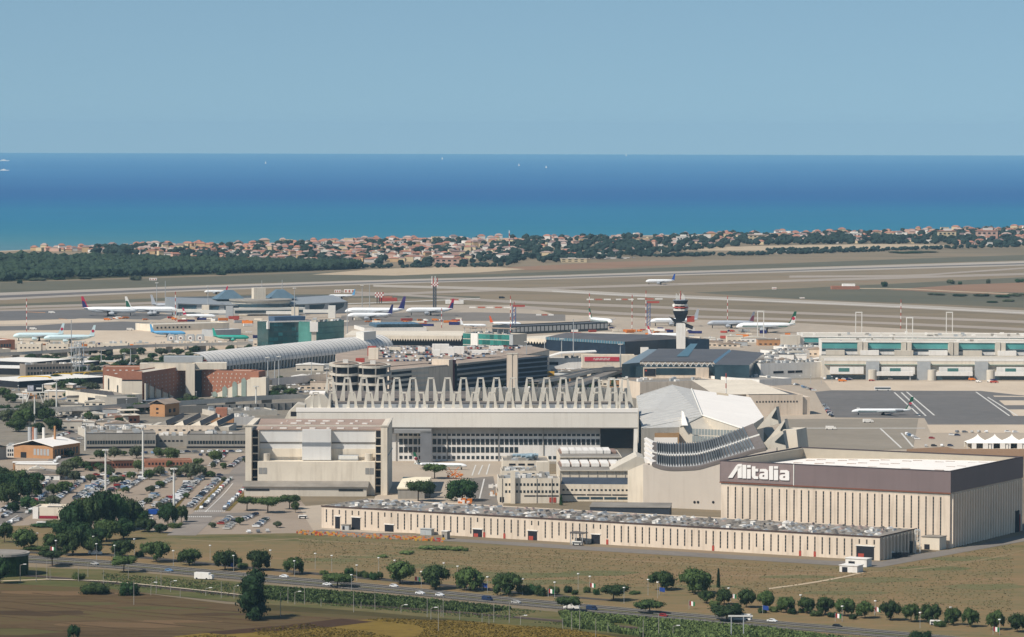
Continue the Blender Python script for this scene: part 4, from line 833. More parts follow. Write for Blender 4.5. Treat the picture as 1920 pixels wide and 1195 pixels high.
# cream and red shop
f, t, h, d = bld('shop', 'cream flat-roofed shop with red shutters and a roof sign', 'shop', (62, 973), (150, 974), ytop=951, yb=945.5, wall=m_cream, roof=m_cream)
x0 = f.wall(74, 960)[0]; x1 = f.wall(109, 960)[0]; x2 = f.wall(118, 960)[0]; x3 = f.wall(126, 960)[0]
for a, b_ in ((x0, x1), (x2, x3)): pbox('shutter', t, a, b_, -.15, .05, .2, h*.27, M('crimson_shutter', '#8E2836'))
pbox('wall_panel', t, -.1, f.wall(72, 960)[0], -.5, -.02, 0, h+.2, m_white); pbox('recess', t, f.wall(72, 960)[0], f.wall(73.3, 960)[0], -.1, .05, .2, h*.6, m_dark)
m = MB(); xa = f.wall(89, 950)[0]; xb = f.wall(118, 950)[0]; MB().box(xa, xb, 0, .2, h, h+.5).build('sign_rail', m_dark, t); s_ = (xb-xa)/8
GL = {'G': [(0, 0, .2, 1), (0, 0, 1, .2), (0, .8, 1, 1), (.8, 0, 1, .5), (.5, .4, 1, .55)], 'E': [(0, 0, .2, 1), (0, 0, .9, .2), (0, .42, .8, .6), (0, .8, .9, 1)], 'R': [(0, 0, .2, 1), (0, .8, .9, 1), (0, .42, .9, .58), (.75, .5, .95, .9), (.6, 0, .85, .45)],
      'M': [(0, 0, .2, 1), (.8, 0, 1, 1), (.2, .6, .45, .9), (.55, .6, .8, .9), (.4, .4, .6, .7)], 'A': [(0, 0, .2, .9), (.8, 0, 1, .9), (.1, .8, .9, 1), (.2, .35, .8, .5)], 'N': [(0, 0, .2, 1), (.8, 0, 1, 1), (.2, .55, .5, .85), (.45, .25, .8, .55)], 'I': [(.4, 0, .62, 1)], 'O': [(0, 0, .2, 1), (.8, 0, 1, 1), (.2, 0, .8, .2), (.2, .8, .8, 1)]}
for i, ch in enumerate('GERMANI'):
    m = MB()
    for (a, b_, c, e) in GL[ch]: m.box(xa+(i+.6)*s_+a*s_*.75, xa+(i+.6)*s_+c*s_*.75, -.1, .15, h+.5+b_*1.5, h+.5+e*1.5)
    m.build('letter', m_white, t)
# viaducts
def viaduct(name, label, pts, wid, zd, pier=26, th=1.6, mat=None):
    q = [G(p[0], p[1], zd) for p in smooth_line(pts, 6)]; t = thing(name, label, 'viaduct', Vector((q[0].x, q[0].y, 0))); o = t.location.copy(); mb = MB(); pr = MB(); dk = MB()
    Ls = []; Rs = []
    for i, p in enumerate(q):
        dd = q[min(i+1, len(q)-1)]-q[max(i-1, 0)]; n = Vector((-dd.y, dd.x, 0)).normalized(); Ls.append(p-o+n*wid/2); Rs.append(p-o-n*wid/2)
    e = Vector((0, 0, -th)); u = Vector((0, 0, 1.0)); acc = 0
    for i in range(len(q)-1):
        mb.quad(Rs[i]+e, Rs[i+1]+e, Rs[i+1], Rs[i]); mb.quad(Ls[i+1]+e, Ls[i]+e, Ls[i], Ls[i+1]); mb.quad(Ls[i]+e, Ls[i+1]+e, Rs[i+1]+e, Rs[i]+e)
        dk.quad(Rs[i], Rs[i+1], Ls[i+1], Ls[i]); pr.quad(Rs[i], Rs[i+1], Rs[i+1]+u, Rs[i]+u); pr.quad(Ls[i], Ls[i+1], Ls[i+1]+u, Ls[i]+u)
        acc += (q[i+1]-q[i]).length
        if acc > pier and zd > 3: acc = 0; c = (Ls[i]+Rs[i])/2; MB().box(-wid*.35, wid*.35, -.8, .8, 0, zd-th).build('pier', m_concd, t, loc=(c.x, c.y, 0))
    mb.build('deck', mat or M('pale_viaduct_concrete', '#D2CABD', var=.12, sc=.1, dirt=.25), t); dk.build('road_surface', m_asph, t); pr.build('parapet', mat or MC['pale_viaduct_concrete'], t); return t
viaduct('viaduct', 'pale road viaduct passing in front of the brick hotel', [(-60, 772), (60, 768), (160, 765), (235, 761), (330, 756), (480, 746), (575, 742)], 11, 6.5)
viaduct('viaduct', 'thin grey viaduct below the row of cream cargo buildings', [(-60, 668), (30, 663), (120, 658), (250, 650), (380, 646), (470, 644)], 9, 7, th=1.2)
viaduct('walkway', 'white roofed walkway running from the hotel to the parking ramps', [(505, 713), (565, 708), (625, 702)], 6, 9, th=4.2, mat=m_white)
viaduct('viaduct', 'ramp road descending towards the dark gabled terminal', [(1050, 728), (1090, 716), (1140, 700), (1165, 690)], 12, 5)
viaduct('viaduct', 'pale elevated road crossing below the red banner building', [(1000, 716), (1060, 706), (1110, 695), (1160, 690)], 9, 7)
viaduct('viaduct', 'grey railway viaduct with long platform at the far left', [(-60, 712), (60, 709), (150, 706), (190, 704)], 14, 4)
t = thing('retaining_wall', 'long grey retaining wall under the viaduct right of the hotel', 'wall', G(330, 776), 0); w_ = (G(570, 768)-G(330, 776)).length; MB().box(0, w_, 0, 1.2, 0, 5.5).build('wall', m_concd, t); t.rotation_euler[2] = math.atan2((G(570, 768)-G(330, 776)).y, (G(570, 768)-G(330, 776)).x)
for i in range(12): pbox('buttress', t, w_*.3+i*w_*.055, w_*.3+i*w_*.055+.8, -.5, 0, 0, 5, m_dark)
# ===== 9 brick hotel
def arch_glass(t, x, y, z0, z1, r, rot=0):
    m = MB(); pts = [(x-r, z0), (x+r, z0)]+[(x+r*math.cos(a*math.pi/8), z1-r+r*math.sin(a*math.pi/8)) for a in range(0, 9)]
    return pts
t = thing('hotel', 'red brick hotel of two wings tied by a pale concrete portal frame', 'hotel', G(195, 750), 0); O = G(195, 750)
def hb_(nm, a, b_, depth, yt, wall, win=(), z0=0, par=.8):
    f = Fr(a[0], a[1], b_[0], b_[1]); h = f.z(0, 0, yt); e = D.objects.new(nm, None); COL.objects.link(e); e.parent = t; e.location = f.A-O; e.rotation_euler = (0, 0, f.rz)
    shell(e, 0, f.w, 0, depth, z0, h, wall, m_conc, par)
    for r in win:
        r = list(r); r[4] *= h; r[5] *= h; win_row(e, f.w, depth, r)
    return f, e, h
wb = m_white
hb_('left_wing', (193, 744), (262, 744), 18, 688, m_brick, [('F', .05, .9, 5, .87, .90, .35, wb), ('F', .25, .9, 3, .76, .79, .35, wb)])
f, e, h = hb_('gable_block', (229, 757), (266, 757), 10, 698, m_brick); 
MB().box(-.3, f.w+.3, -.6, 0, 0, h*.72).build('plinth_wall', m_cream, e); pbox('dark_gap', e, 0, f.w, -.7, -.55, h*.72, h*.76, m_dark)  # dark band above the cream plinth wall
f, e, h = hb_('screen_wall', (195, 748), (229, 756), 2, 704, m_cream)
# screen wall with arched windows
for i, (px, r, z1) in enumerate(((204, 1.6, .92), (221, 1.5, .72))):
    x = f.wall(px, 730)[0]; pts = arch_glass(e, x, 0, h*.3, h*z1, r); MB().prof(pts, -.3, .1).build('arched_window', m_glass, e)
f2, e, h = hb_('long_wing', (266, 757), (352, 742), 16, 699, m_brick)
for r_ in range(6): win_row(e, f2.w, 16, ('F', .06, .98, 11, h*(.2+r_*.12), h*(.2+r_*.12)+.9, .18, M('window_dull_white', '#B9AFA2')))
MB().prof([(0, 0), (0, h*.66), (f2.w*.6, 2), (f2.w*.6, 0)], -3, -2.2).build('sloping_screen', m_cream, e)
for k, (u, zt_) in enumerate(((.06, .66), (.2, .55), (.35, .42), (.5, .25))): MB().prof(arch_glass(e, u*f2.w, 0, 1, h*zt_, 1.7), -3.5, -3.1).build('arched_window', m_glass, e)
f3, e, h = hb_('right_wing', (377, 744), (471, 746), 17, 694, m_brick)
for r_ in range(5): win_row(e, f3.w, 17, ('F', .03, .93 - .03*r_, 10, h*(.85-r_*.15), h*(.85-r_*.15)+1.1, .2, M('window_pale', '#C9BDAE')))
pw_ = f3.w*1.22; MB().prof([(f3.w*.2, 0), (f3.w*.30, h*.12), (f3.w*1.0, h*.72), (pw_, h*.76), (pw_, 0)], -3, -2.2).build('sloping_screen', m_cream, e)
for k, (u, zt_) in enumerate(((.30, .22), (.50, .42), (.70, .60), (.88, .74))): MB().prof(arch_glass(e, u*f3.w, 0, .5, h*zt_, 1.9), -3.6, -3.1).build('arched_window', M('pale_green_glass', '#8C998F', rough=.3), e)
MB().box(f3.w, pw_, -2.2, 17, 0, h*.76).build('end_wall', m_conc, e); MB().box(f3.w, pw_-3, 0, 17, h*.76, h*.98).build('end_brick', m_brick, e); MB().box(pw_, pw_+4, -3, 3, 0, h*.78).build('end_pier', m_cream, e)
# portal frame
f, e, h = hb_('portal_frame', (348, 746), (365, 746), 14, 682, m_cream)
x = f.wall(262, 690)[0]; MB().box(x, 0, 1, 13, h-5.5, h).box(f.w, f.wall(424, 690)[0], 8, 22, h-5.0, h).box(x, x+2, 1, 13, 0, h-5.5).build('beam', m_cream, e)
MB().box(x+6, f.w*.7, 3, 12, h, h+.4).build('beam_roof', m_concd, e)
MB().box(f.wall(305, 690)[0], f.wall(378, 690)[0], 16, 30, h, h+4.5).build('plant_room', m_steel, e)
MB().box(f.w, f.wall(377, 700)[0], 6, 14, 0, h-6).build('shade_block', m_dark, e)  # dark block: shade beside the lit portal column put into its colour
f, t2, h, d = bld('building', 'low cream hall with dark skylight teeth left of the brick hotel', 'building', (123, 752), (200, 762), ytop=732, depth=30, wall=m_cream, n=0, win=[('F', .55, .9, 1, .3, .62, 1, m_dark, 'window_band')])
for i in range(6): MB().prof([(0, h-.5), (0, h+2), (4, h-.5)], 2, 10).build('skylight', m_roofd, t2, loc=(f.w*(.3+i*.11), 0, 0))
MB().box(f.w*.78, f.w*1.3, -2, 16, 0, h-1).build('side_block', m_concd, t2)
# ===== 10 parking structure with spiral ramps
def ramp(px, py, yt, r, label):
    c = G(px, py); t = thing('spiral_ramp', label, 'parking ramp', c, 0, 'spiral parking ramps'); h = ZAT(c.x, c.y, yt); n_ = 5
    MB().tube((0, 0, 0), (0, 0, h), r*.78, n=20).build('dark_core', m_dark, t)
    for k in range(n_+1):
        z = k*h/n_; rg = []
        for (rr, zz_) in ((r*.78, z-1.3), (r, z-1.3), (r, z+.3), (r*.78, z+.3)): rg.append([(rr*math.cos(a*math.pi/14), rr*math.sin(a*math.pi/14), zz_+math.sin(a*math.pi/14)*.9) for a in range(28)])
        MB().loft([rg[0], rg[1], rg[2], rg[3]], cap=False).build('ramp_ring', m_conc, t)
    for a in range(8): x, y = r*.95*math.cos(a*.785+.2), r*.95*math.sin(a*.785+.2); MB().box(x-.5, x+.5, y-.5, y+.5, 0, h).build('column', m_concd, t)
    MB().tube((0, 0, h), (0, 0, h+.5), r*.8, n=20).build('roof', m_roofb, t); MB().box(-2, 2, -2, 2, h, h+3).build('lift_head', m_steelw, t)
ramp(648, 765, 682, 12.5, 'left of the two spiral parking ramps behind the masts'); ramp(699, 765, 684, 13.5, 'right of the two spiral parking ramps behind the masts')
f, t, h, d = bld('car_park_building', 'long stepped multi-storey car park of pale concrete and dark decks', 'car park', (732, 750), (845, 738), ytop=694, depth=26, wall=m_dark, roof=m_roofb, par=.4)
for k in range(6): MB().box(-.2, f.w+.2, -.8, 0, h*(k+.55)/6, h*(k+1)/6).build('parapet_band', m_conc, t)
MB().box(-2, 0, -1, 12, 0, h).build('corner_pier', m_beige, t)
for k in range(5): pbox('balcony_rail', t, -3.2, 4, -1.2, -.9, h*(k+.2)/6, h*(k+.32)/6, m_brick)
MB().box(f.w-6, f.w, -2, 14, 0, h+4).build('stair_tower', m_beige, t); MB().box(f.w, f.w+4.5, -2.1, 14, 0, h+3.6).build('red_stair_panel', M('oxblood_panel', '#6A3C40'), t)
f, t, h, d = bld('car_park_building', 'dark decked car park continuing right of the oxblood stair tower', 'car park', (857, 738), (958, 726), ytop=682, depth=26, wall=m_dark, roof=m_roofb, par=.4)
for k in range(6): MB().box(-.2, f.w+.2, -.8, 0, h*(k+.6)/6, h*(k+1)/6).build('parapet_band', m_concd if k % 2 else M('blue_grey_band', '#788089'), t)
f, t, h, d = bld('car_park_building', 'dark blue decked car park right of the pale twin stair towers', 'car park', (962, 724), (1026, 718), ytop=672, depth=26, wall=m_dark, roof=m_roofb, par=.4)
for k in range(6): MB().box(-.2, f.w+.2, -.8, 0, h*(k+.6)/6, h*(k+.9)/6).build('parapet_band', MC['blue_grey_band'], t)
for px in (950, 960): 
    tt = thing('stair_tower', 'pale stair tower at the car park, %s of a close pair' % ('left' if px == 950 else 'right'), 'tower', G(px, 742), -.1); MB().box(0, 4.2, 0, 6, 0, ZAT(tt.location.x, tt.location.y, 664)).build('wall', m_beige, tt); MB().box(-.3, 4.5, -.3, 6.3, ZAT(tt.location.x, tt.location.y, 664), ZAT(tt.location.x, tt.location.y, 664)+.5).build('roof', m_conc, tt)
# parking roof level with huts
ZD = 22.4; O_ = G(690, 740); t = thing('car_park_building', 'broad rear car park deck with white lift huts and parked cars on top', 'car park', O_)
TP = [(631, 676), (629, 664), (690, 653), (740, 648), (1000, 650), (1030, 656), (960, 671), (852, 685), (738, 695), (690, 694)]
TP3 = [G(x, y, ZD)-O_ for x, y in TP]; TP3 = [(p.x, p.y) for p in TP3][::-1]
m = MB(); m.prism(TP3, 0, ZD); m.f.pop(-2); m.m.pop(-2); m.build('wall', m_beige, t)
MB().prism(TP3, ZD-.4, ZD+.05).build('roof', m_roofb, t)
def wq(a, b_, z0, z1, nm, mat, off=.3):
    p, q = G(a[0], a[1], ZD)-O_, G(b_[0], b_[1], ZD)-O_; n_ = Vector((q.y-p.y, p.x-q.x, 0)).normalized()*off; c = [Vector((p.x, p.y, z0))+n_, Vector((q.x, q.y, z0))+n_, Vector((q.x, q.y, z1))+n_, Vector((p.x, p.y, z1))+n_]; i_ = [v-n_*1.2 for v in c]
    MB().add(c+i_, [(0, 1, 2, 3), (3, 2, 6, 7), (0, 3, 7, 4), (1, 5, 6, 2)]).build(nm, mat, t)
for k in range(4): wq((634, 679), (686, 692), ZD-4.2-k*4.6, ZD-2-k*4.6, 'dark_opening', m_dark if k > 1 else M('louvre_maroon', '#7E4A48'))
for px, py, w_, d_, hh, mt_ in ((826, 664, 14, 10, 8, m_white), (818, 668, 6, 8, 5, m_white), (860, 664, 9, 9, 6, m_white), (846, 668, 5, 7, 7, m_white), (700, 674, 8, 8, 9, m_cream), (697, 668, 7, 6, 8, m_red), (675, 684, 7, 6, 5, m_red), (790, 660, 6, 6, 4, m_white), (900, 664, 14, 8, 3, m_white), (740, 660, 10, 6, 4, m_cream), (930, 656, 12, 6, 3, m_white), (770, 676, 5, 4, 3, m_conc), (786, 674, 5, 4, 3, m_conc)):
    p = G(px, py, ZD)-O_; pbox('lift_hut', t, p.x-w_/2, p.x+w_/2, p.y, p.y+d_, ZD, ZD+hh, mt_)
bld('building', 'small cream domed kiosk beside the left spiral ramp', 'kiosk', (590, 712), (600, 712), ytop=703, depth=6, wall=m_cream, n=1)
# ===== 11 long barrel-vault station roof
f = Fr(392, 706, 738, 668); t = thing('station', 'long barrel-vaulted station with a ribbed white roof and blue glazed side', 'station', f.A, f.rz); w = f.w; rr = 17.0; n_ = 12
zb = f.z(0, 0, 690); ribs = MB()
def arc(y0_, r, k0=0, k1=n_): return [(y0_+r-r*math.cos(math.pi*(i)/n_*.5*1.25), r*.72*math.sin(math.pi*i/n_*.5*1.25)) for i in range(k0, k1+1)]
prf = arc(0, rr); NS = 24
mb = MB()
for s in range(NS):
    x0_, x1_ = s*w/NS, (s+1)*w/NS
    for (a, b_) in zip(prf, prf[1:]): mb.quad((x0_, a[0], zb+a[1]), (x1_, a[0], zb+a[1]), (x1_, b_[0], zb+b_[1]), (x0_, b_[0], zb+b_[1]))
mb.build('vault_roof', m_white, t)
for s in range(52):
    x = s*w/51; m = MB()
    for (a, b_) in zip(prf, prf[1:]): m.add([(x, a[0]-.1, zb+a[1]+.25), (x+.8, a[0]-.1, zb+a[1]+.25), (x+.8, b_[0]-.1, zb+b_[1]+.3), (x, b_[0]-.1, zb+b_[1]+.3)], [(0, 1, 2, 3)])
    m.build('roof_rib', M('rib_grey', '#84888C'), t)
MB().box(0, w, 1, 2, 0, zb).build('glazed_wall', m_glassb, t)
for s in range(60): MB().prof([(0, 0), (.4, 0), (1.8, zb), (1.4, zb)], .2, 1).build('strut', m_steelw, t, loc=(s*w/60, -.6, 0))
MB().box(w*.86, w*.93, 6, 14, zb+8, zb+17).build('vent_house', m_steelw, t)
# ===== 12 green glass offices and white scalloped roof
f, t, h, d = bld('office_block', 'tall teal glass office left of the pale service tower', 'office block', (503, 668), (583, 666), ytop=605, depth=26, wall=m_glassg, roof=m_concd)
MB().box(-1, f.w+1, -.6, 1, h, h+1.2).box(-1, 1, -.6, 2, h-6, h).build('coping', m_white, t)
MB().box(8, f.w-4, 4, 18, h, h+5).build('blue_plant_screen', M('blue_screen', '#4A6078', rough=.4), t)
for k in range(7):
    for i in range(9):
        if R.random() < .75: pbox('window', t, 1+i*(f.w-2)/9, 1+(i+.93)*(f.w-2)/9, -.15, .02, k*h/7+.7, (k+.86)*h/7, glass('teal_pane', '#235A5E', rnd=.5))
f2, t2, h2, d2 = bld('service_tower', 'pale service tower between the two teal glass offices', 'tower', (584, 668), (593, 668), ytop=600, depth=12, wall=m_conc, n=3); MB().box(-1.5, f2.w+1.5, -1.5, 12, h2-11, h2-2).build('tower_head', m_white, t2)
f, t, h, d = bld('office_block', 'teal glass office with a faded green right half behind the vaulted station', 'office block', (594, 668), (645, 664), ytop=604, depth=22, wall=glass('pale_green_glass_wall', '#4C7F76', rnd=.2), roof=m_concd, n=12)
for k in range(6): pbox('floor_band', t, 0, f.w, -.2, .02, (k+.9)*h/6, (k+1)*h/6, M('green_band', '#3B6A66'))
f, t, h, d = bld('office_block', 'green glass office with white corner panel in the centre of the airport', 'office block', (868, 678), (962, 682), ytop=624, depth=22, wall=m_conc, roof=m_concd, n=14)
for k in range(5):
    for i in range(12):
        if 2 <= i <= 3: continue
        pbox('window', t, i*f.w*.93/12, (i+.96)*f.w*.93/12, -.15, .02, k*h/5+h*.01, (k+.90)*h/5, glass('emerald_pane', '#2E7268', rnd=.35))
pbox('white_panel', t, f.w*.165, f.w*.30, -.5, .05, 0, h, m_white); pbox('blue_panel', t, f.w*.93, f.w, -.4, .05, 0, h, m_steel)
for i in range(9): MB().box(0, .4, 0, .4, 0, 5).build('roof_post', m_steel, t, loc=(i*f.w/9, 2, h))
MB().box(-1, f.w+1, 1, 10, h+4.6, h+5.2).build('roof_frame', m_roofb, t)
def slab(a, b_, yt, yb, zth, label, nteeth, tone=m_cream, under=m_dark):
    f = Fr(a[0], a[1], b_[0], b_[1]); h = f.z(0, 0, yt); d = f.depth(f.w/2, h, yb); t = thing('terminal_roof', label, 'terminal', f.A, f.rz)
    MB().box(0, f.w, 0, d, h-.4, h).build('roof', tone, t); MB().box(0, f.w, 3, d, 0, h-3).build('dark_frontage', under, t); MB().box(0, f.w, 0, .6, h-zth, h-.4).build('fascia', tone, t)
    for i in range(nteeth): MB().prof([(0, h-zth), (f.w/nteeth*.8, h-zth), (f.w/nteeth*.4, h-zth-2.2)], -.1, .5).build('scallop', tone, t, loc=(i*f.w/nteeth, 0, 0))
    return f, t, h, d
slab((646, 650), (866, 651), 629, 620.5, 3.2, 'long white roof slab with a scalloped edge between the glass offices', 46)
slab((960, 651), (1024, 654), 633, 624, 3, 'short white scalloped roof slab right of the emerald glass office', 12)
f, t, h, d = bld('terminal_roof', 'low terminal wing with curved blue-grey roof lights behind the scalloped slab', 'terminal', (683, 622), (800, 621), ytop=615, depth=60, wall=m_white, roof=m_concd, par=.2)
for i in range(10): MB().prof([(0, h), (1, h+3), (6, h+3.5), (9, h)], 8, 50).build('roof_light', m_glassb, t, loc=(14+i*(f.w-20)/10, 0, 0))
f, t, h, d = bld('terminal', 'long rusty-framed boarding pier behind the dark terminal roof', 'terminal', (960, 628), (1140, 620), ytop=612, depth=30, wall=m_glass, roof=m_roofd, win=[('F', 0, 1, 24, .3, .85, .75, m_steelw, 'panel')])
# ===== 13 dark roofed terminals
f = Fr(1028, 665, 1330, 662); t = thing('terminal', 'wide terminal with a dark grey hipped roof and deep blue glass walls', 'terminal', f.A, f.rz)
def Q(px, py, z): x, y = f.loc(px, py, z); return (x, y, z)
ze = 13.0; zr = 17.0
A1, A2, A3, A4, A5, A6 = Q(1024, 632, ze), Q(1172, 641, ze), Q(1268, 636, ze), Q(1330, 636, ze), Q(1240, 628, zr), Q(1062, 624, zr)
MB().add([A1, A2, A3, A4, A5, A6], [(0, 1, 5), (1, 4, 5), (1, 2, 4), (2, 3, 4)]).build('roof', m_roofd, t)
B_ = [dn(p) for p in (A1, A2, A3, A4)]
MB().add([A1, A2, A3, A4]+B_, [(4, 5, 1, 0), (5, 6, 2, 1), (6, 7, 3, 2)]).build('glass_wall', M('deep_blue_glass', '#1D2C3C', rough=.2, var=.3), t)
a, b_ = Vector(A1), Vector(A2); mb = MB(); n_ = (b_-a).normalized().cross(Vector((0, 0, 1)))*.6
mb.add([a+n_, b_+n_, b_+n_-Vector((0, 0, 2.6)), a+n_-Vector((0, 0, 2.6))], [(3, 2, 1, 0)]); mb.build('blue_fascia', M('teal_grey_fascia', '#4E7484', rough=.3), t)
for i in range(30): p = a.lerp(b_, (i+.5)/30)+n_*1.6; MB().box(-.25, .25, -.2, .2, -2.6, 0).build('fascia_bracket', m_steel, t, loc=p)
# front gabled terminal
f = Fr(1200, 718, 1372, 718); t = thing('terminal', 'terminal with a big dark ridged roof over a white zigzag truss and sandstone front', 'terminal', f.A, f.rz)
ze = 17.0; T = lambda px, py, z: Q(px, py, z)
C1, C2, C3, C4 = T(1200, 677, ze), T(1337, 678, ze), T(1368, 655, ze+2), T(1234, 654, ze+2)
C5, C6, C7 = T(1340, 684, ze-1.5), T(1405, 685, ze-1.5), T(1433, 662, ze-1)
C8 = T(1372, 656, ze+.5)
MB().add([C1, C2, C3, C4], [(0, 1, 2, 3)]).build('roof', m_roofd, t); MB().add([C5, C6, C7, C8], [(0, 1, 2, 3)]).build('roof', m_roofd, t)
L1, L2, L3 = T(1166, 683, ze-2), T(1200, 680, ze-1), T(1234, 655, ze+1); MB().add([L1, L2, L3, T(1216, 655, ze)], [(0, 1, 2, 3)]).build('roof', M('blue_grey_roof', '#76838A', rough=.5), t)
sk = [T(1268, 669, ze+.9), T(1290, 669, ze+.9), T(1308, 645, ze+2.6), T(1295, 645, ze+2.6)]; MB().add([Vector(p)+Vector((0, 0, .2)) for p in sk], [(0, 1, 2, 3)]).build('skylight_strip', M('teal_skylight', '#4C6E78', rough=.3), t)
mb = MB(); a, b_ = Vector(C1), Vector(C2); mb.add([a, b_, b_-Vector((0, 0, 1.2)), a-Vector((0, 0, 1.2))], [(3, 2, 1, 0)]); mb.build('edge_beam', m_roofd, t)
for i in range(13):
    p, q, r_ = a.lerp(b_, i/13), a.lerp(b_, (i+.5)/13), a.lerp(b_, (i+1)/13); dz = Vector((0, -.4, -4.2)); tz = Vector((0, -.4, -1)); m = MB(); m.tube(p+dz, q+tz, .3, n=4); m.tube(q+tz, r_+dz, .3, n=4); m.build('truss_bay', m_steelw, t)
def wallbox(nm, x0_, x1_, y0_, z0_, z1_, mat, th=1.0): pbox(nm, t, x0_, x1_, y0_, y0_+th, z0_, z1_, mat)
xA, xB = f.wall(1200, 700)[0], f.wall(1337, 700)[0]; yb_ = 3.0
MB().box(xA-3, f.wall(1405, 700)[0], 6, 40, 0, ze-4).build('glass_wall', m_glassb, t)
MB().box(f.wall(1207, 700)[0], f.wall(1329, 700)[0], 0, 6, 0, ze-4.6).build('sandstone_front', m_beige, t)
pbox('window_band', t, f.wall(1230, 700)[0], f.wall(1304, 700)[0], -.2, .05, ze*.38, ze-4.8, m_glassb); pbox('window_band', t, f.wall(1230, 700)[0], f.wall(1304, 700)[0], -.2, .05, 1, 3.2, m_glassb)
pbox('screen', t, f.wall(1208, 700)[0], f.wall(1229, 700)[0], -.4, .05, ze*.33, ze-5.2, m_dark); pbox('screen_logo', t, f.wall(1209.5, 700)[0], f.wall(1213, 700)[0], -.5, -.4, ze-7.5, ze-6.2, m_red)
pbox('terrace', t, f.wall(1180, 716)[0], f.wall(1400, 716)[0], -14, 0, 0, 2.0, m_beige)
mb = MB(); mb.add([C5, C6, C7, dn(C5), dn(C6), dn(C7)], [(3, 4, 1, 0), (4, 5, 2, 1)]); mb.build('glass_wall', m_glassb, t); MB().add([L1, L2, dn(L2), dn(L1)], [(3, 2, 1, 0)]).build('glass_wall', m_glassb, t)
mb = MB(); a = Vector(C2); b_ = Vector(C3); mb.add([a, b_, b_+Vector((2, 0, -2.5)), a+Vector((2, 0, -2.5))], [(0, 1, 2, 3)]); mb.build('roof_step', m_glassb, t)
# red banner building
f, t, h, d = bld('building', 'white rounded building carrying a long red banner', 'building', (1092, 690), (1190, 690), ytop=666, depth=16, wall=m_cream, roof=m_cream)
xa, xb = f.wall(1096, 673)[0], f.wall(1161, 673)[0]; zt_, zb_ = f.z(xa, 0, 669.5), f.z(xa, 0, 677.5); pbox('banner', t, xa, xb, -.5, -.05, zb_, zt_, M('banner_red', '#C03A46', rough=.6)); 
for i in range(13): 
    q = xa+(xb-xa)*(.26+i*.037); m = MB(); hh = (zt_-zb_)
    k = i % 3; m.box(q, q+.35, -.65, -.5, zb_+hh*.25, zb_+hh*.75)
    if k != 1: m.box(q, q+1.0, -.65, -.5, zb_+hh*.62, zb_+hh*.75)
    if k != 0: m.box(q, q+1.0, -.65, -.5, zb_+hh*.25, zb_+hh*.38)
    m.build('banner_lettering', m_white, t)
f, t, h, d = bld('building', 'white block with curved canopy roof left of the red banner', 'building', (1028, 700), (1090, 700), ytop=672, depth=22, wall=m_white, n=5, win=[('F', 0, .3, 1, .55, .75, 1, m_dark, 'window_band')]); MB().prof([(-2, h), (f.w*.4, h+4), (f.w*1.45, h+5.5), (f.w*1.45, h+6.3), (f.w*.4, h+5), (-2, h+1)], -4, 14).build('canopy_roof', m_white, t)
bld('building', 'low white roofed block in front of the curved canopy building', 'building', (1072, 706), (1150, 703), ytop=696, depth=12, wall=m_white, n=6)
bld('building', 'small white kiosk with flat white roof on the dark terminal edge', 'kiosk', (1202, 668), (1216, 668), ytop=652, depth=8, wall=m_white)
# concrete block with square windows behind the seamed hangar
f, t, h, d = bld('building', 'sandstone building with one row of square windows and white hipped roofs', 'building', (1404, 779), (1505, 778), ytop=741, yb=722, wall=m_beige, roof=m_roofd, win=[('F', .12, .92, 14, .62, .70, .45, m_dark)])
MB().add([(-24, 8, h), (f.w-8, 8, h), (f.w-12, d, h+4), (-18, d, h+4)], [(0, 1, 2, 3)]).build('white_roof', m_cream, t)
MB().box(f.w, f.w+6, 2, 30, 0, h-2).build('end_block', m_beige, t)
bld('building', 'long sandstone terrace block with a dark sloping roof end below the gabled terminal', 'building', (1200, 748), (1356, 744), ytop=717, depth=40, wall=m_beige, n=8, win=[('F', 0, .3, 1, .1, .3, 1, m_dark, 'window_band')])
bld('building', 'flat grey roofed block right of the gabled terminal', 'building', (1424, 725), (1484, 722), ytop=712, yb=702, wall=m_white, roof=m_concd, n=4)
f, t, h, d = bld('building', 'white link building with black slot windows beside the gabled terminal', 'building', (1426, 712), (1545, 708), ytop=682, depth=30, wall=m_white, n=30, win=[('F', .2, .36, 1, .35, .5, 1, m_dark), ('F', .42, .66, 2, .35, .5, .9, m_dark)])
for i in range(5): bld('building', ['white low terminal annex nearest the dark gabled roof', 'white low terminal annex with brown roof panels', 'third low white annex behind the white link building', 'fourth low white annex towards the teal pier', 'long thin white annex behind the other low annexes'][i], 'annex', (1380+i*24, 690-i*6), (1440+i*26, 688-i*6), ytop=680-i*7.2, depth=24, wall=m_white, n=18, roof=m_roofb if i % 2 else m_white)
# ===== 14 long piers at the right
f, t, h, d = bld('terminal', 'far teal-glazed boarding pier with two stepped roofs', 'terminal', (1500, 652), (1990, 654), ytop=630, yb=624, wall=m_white, roof=m_conc, n=30)
pbox('roof_edge', t, f.wall(1503, 630)[0], f.w, -1.2, 0, h-1.2, h, m_white); 
for i in range(11): x = f.wall(1508, 633)[0]+i*(f.w-10)/11; pbox('window_band', t, x, x+(f.w-10)/11-1, -.3, .05, h-6.2, h-1.6, M('teal_glazing', '#5A9A96', rough=.2, var=.2, sc=.05))
for i in range(11): x = f.wall(1508, 633)[0]+i*(f.w-10)/11; pbox('window_band', t, x, x+(f.w-10)/11-1, -.25, .05, h-9.6, h-6.8, m_glassb)
MB().box(f.wall(1464, 630)[0], f.wall(1500, 630)[0], -6, 10, 0, h+.5).build('end_wall', m_conc, t)
f, t, h, d = bld('terminal', 'middle boarding pier with teal ribbon windows between concrete stair towers', 'terminal', (1540, 672), (1990, 674), ytop=640, yb=635, wall=m_white, roof=m_conc, n=10)
pbox('roof_edge', t, 0, f.w, -1.2, 0, h-.9, h+.3, m_white)
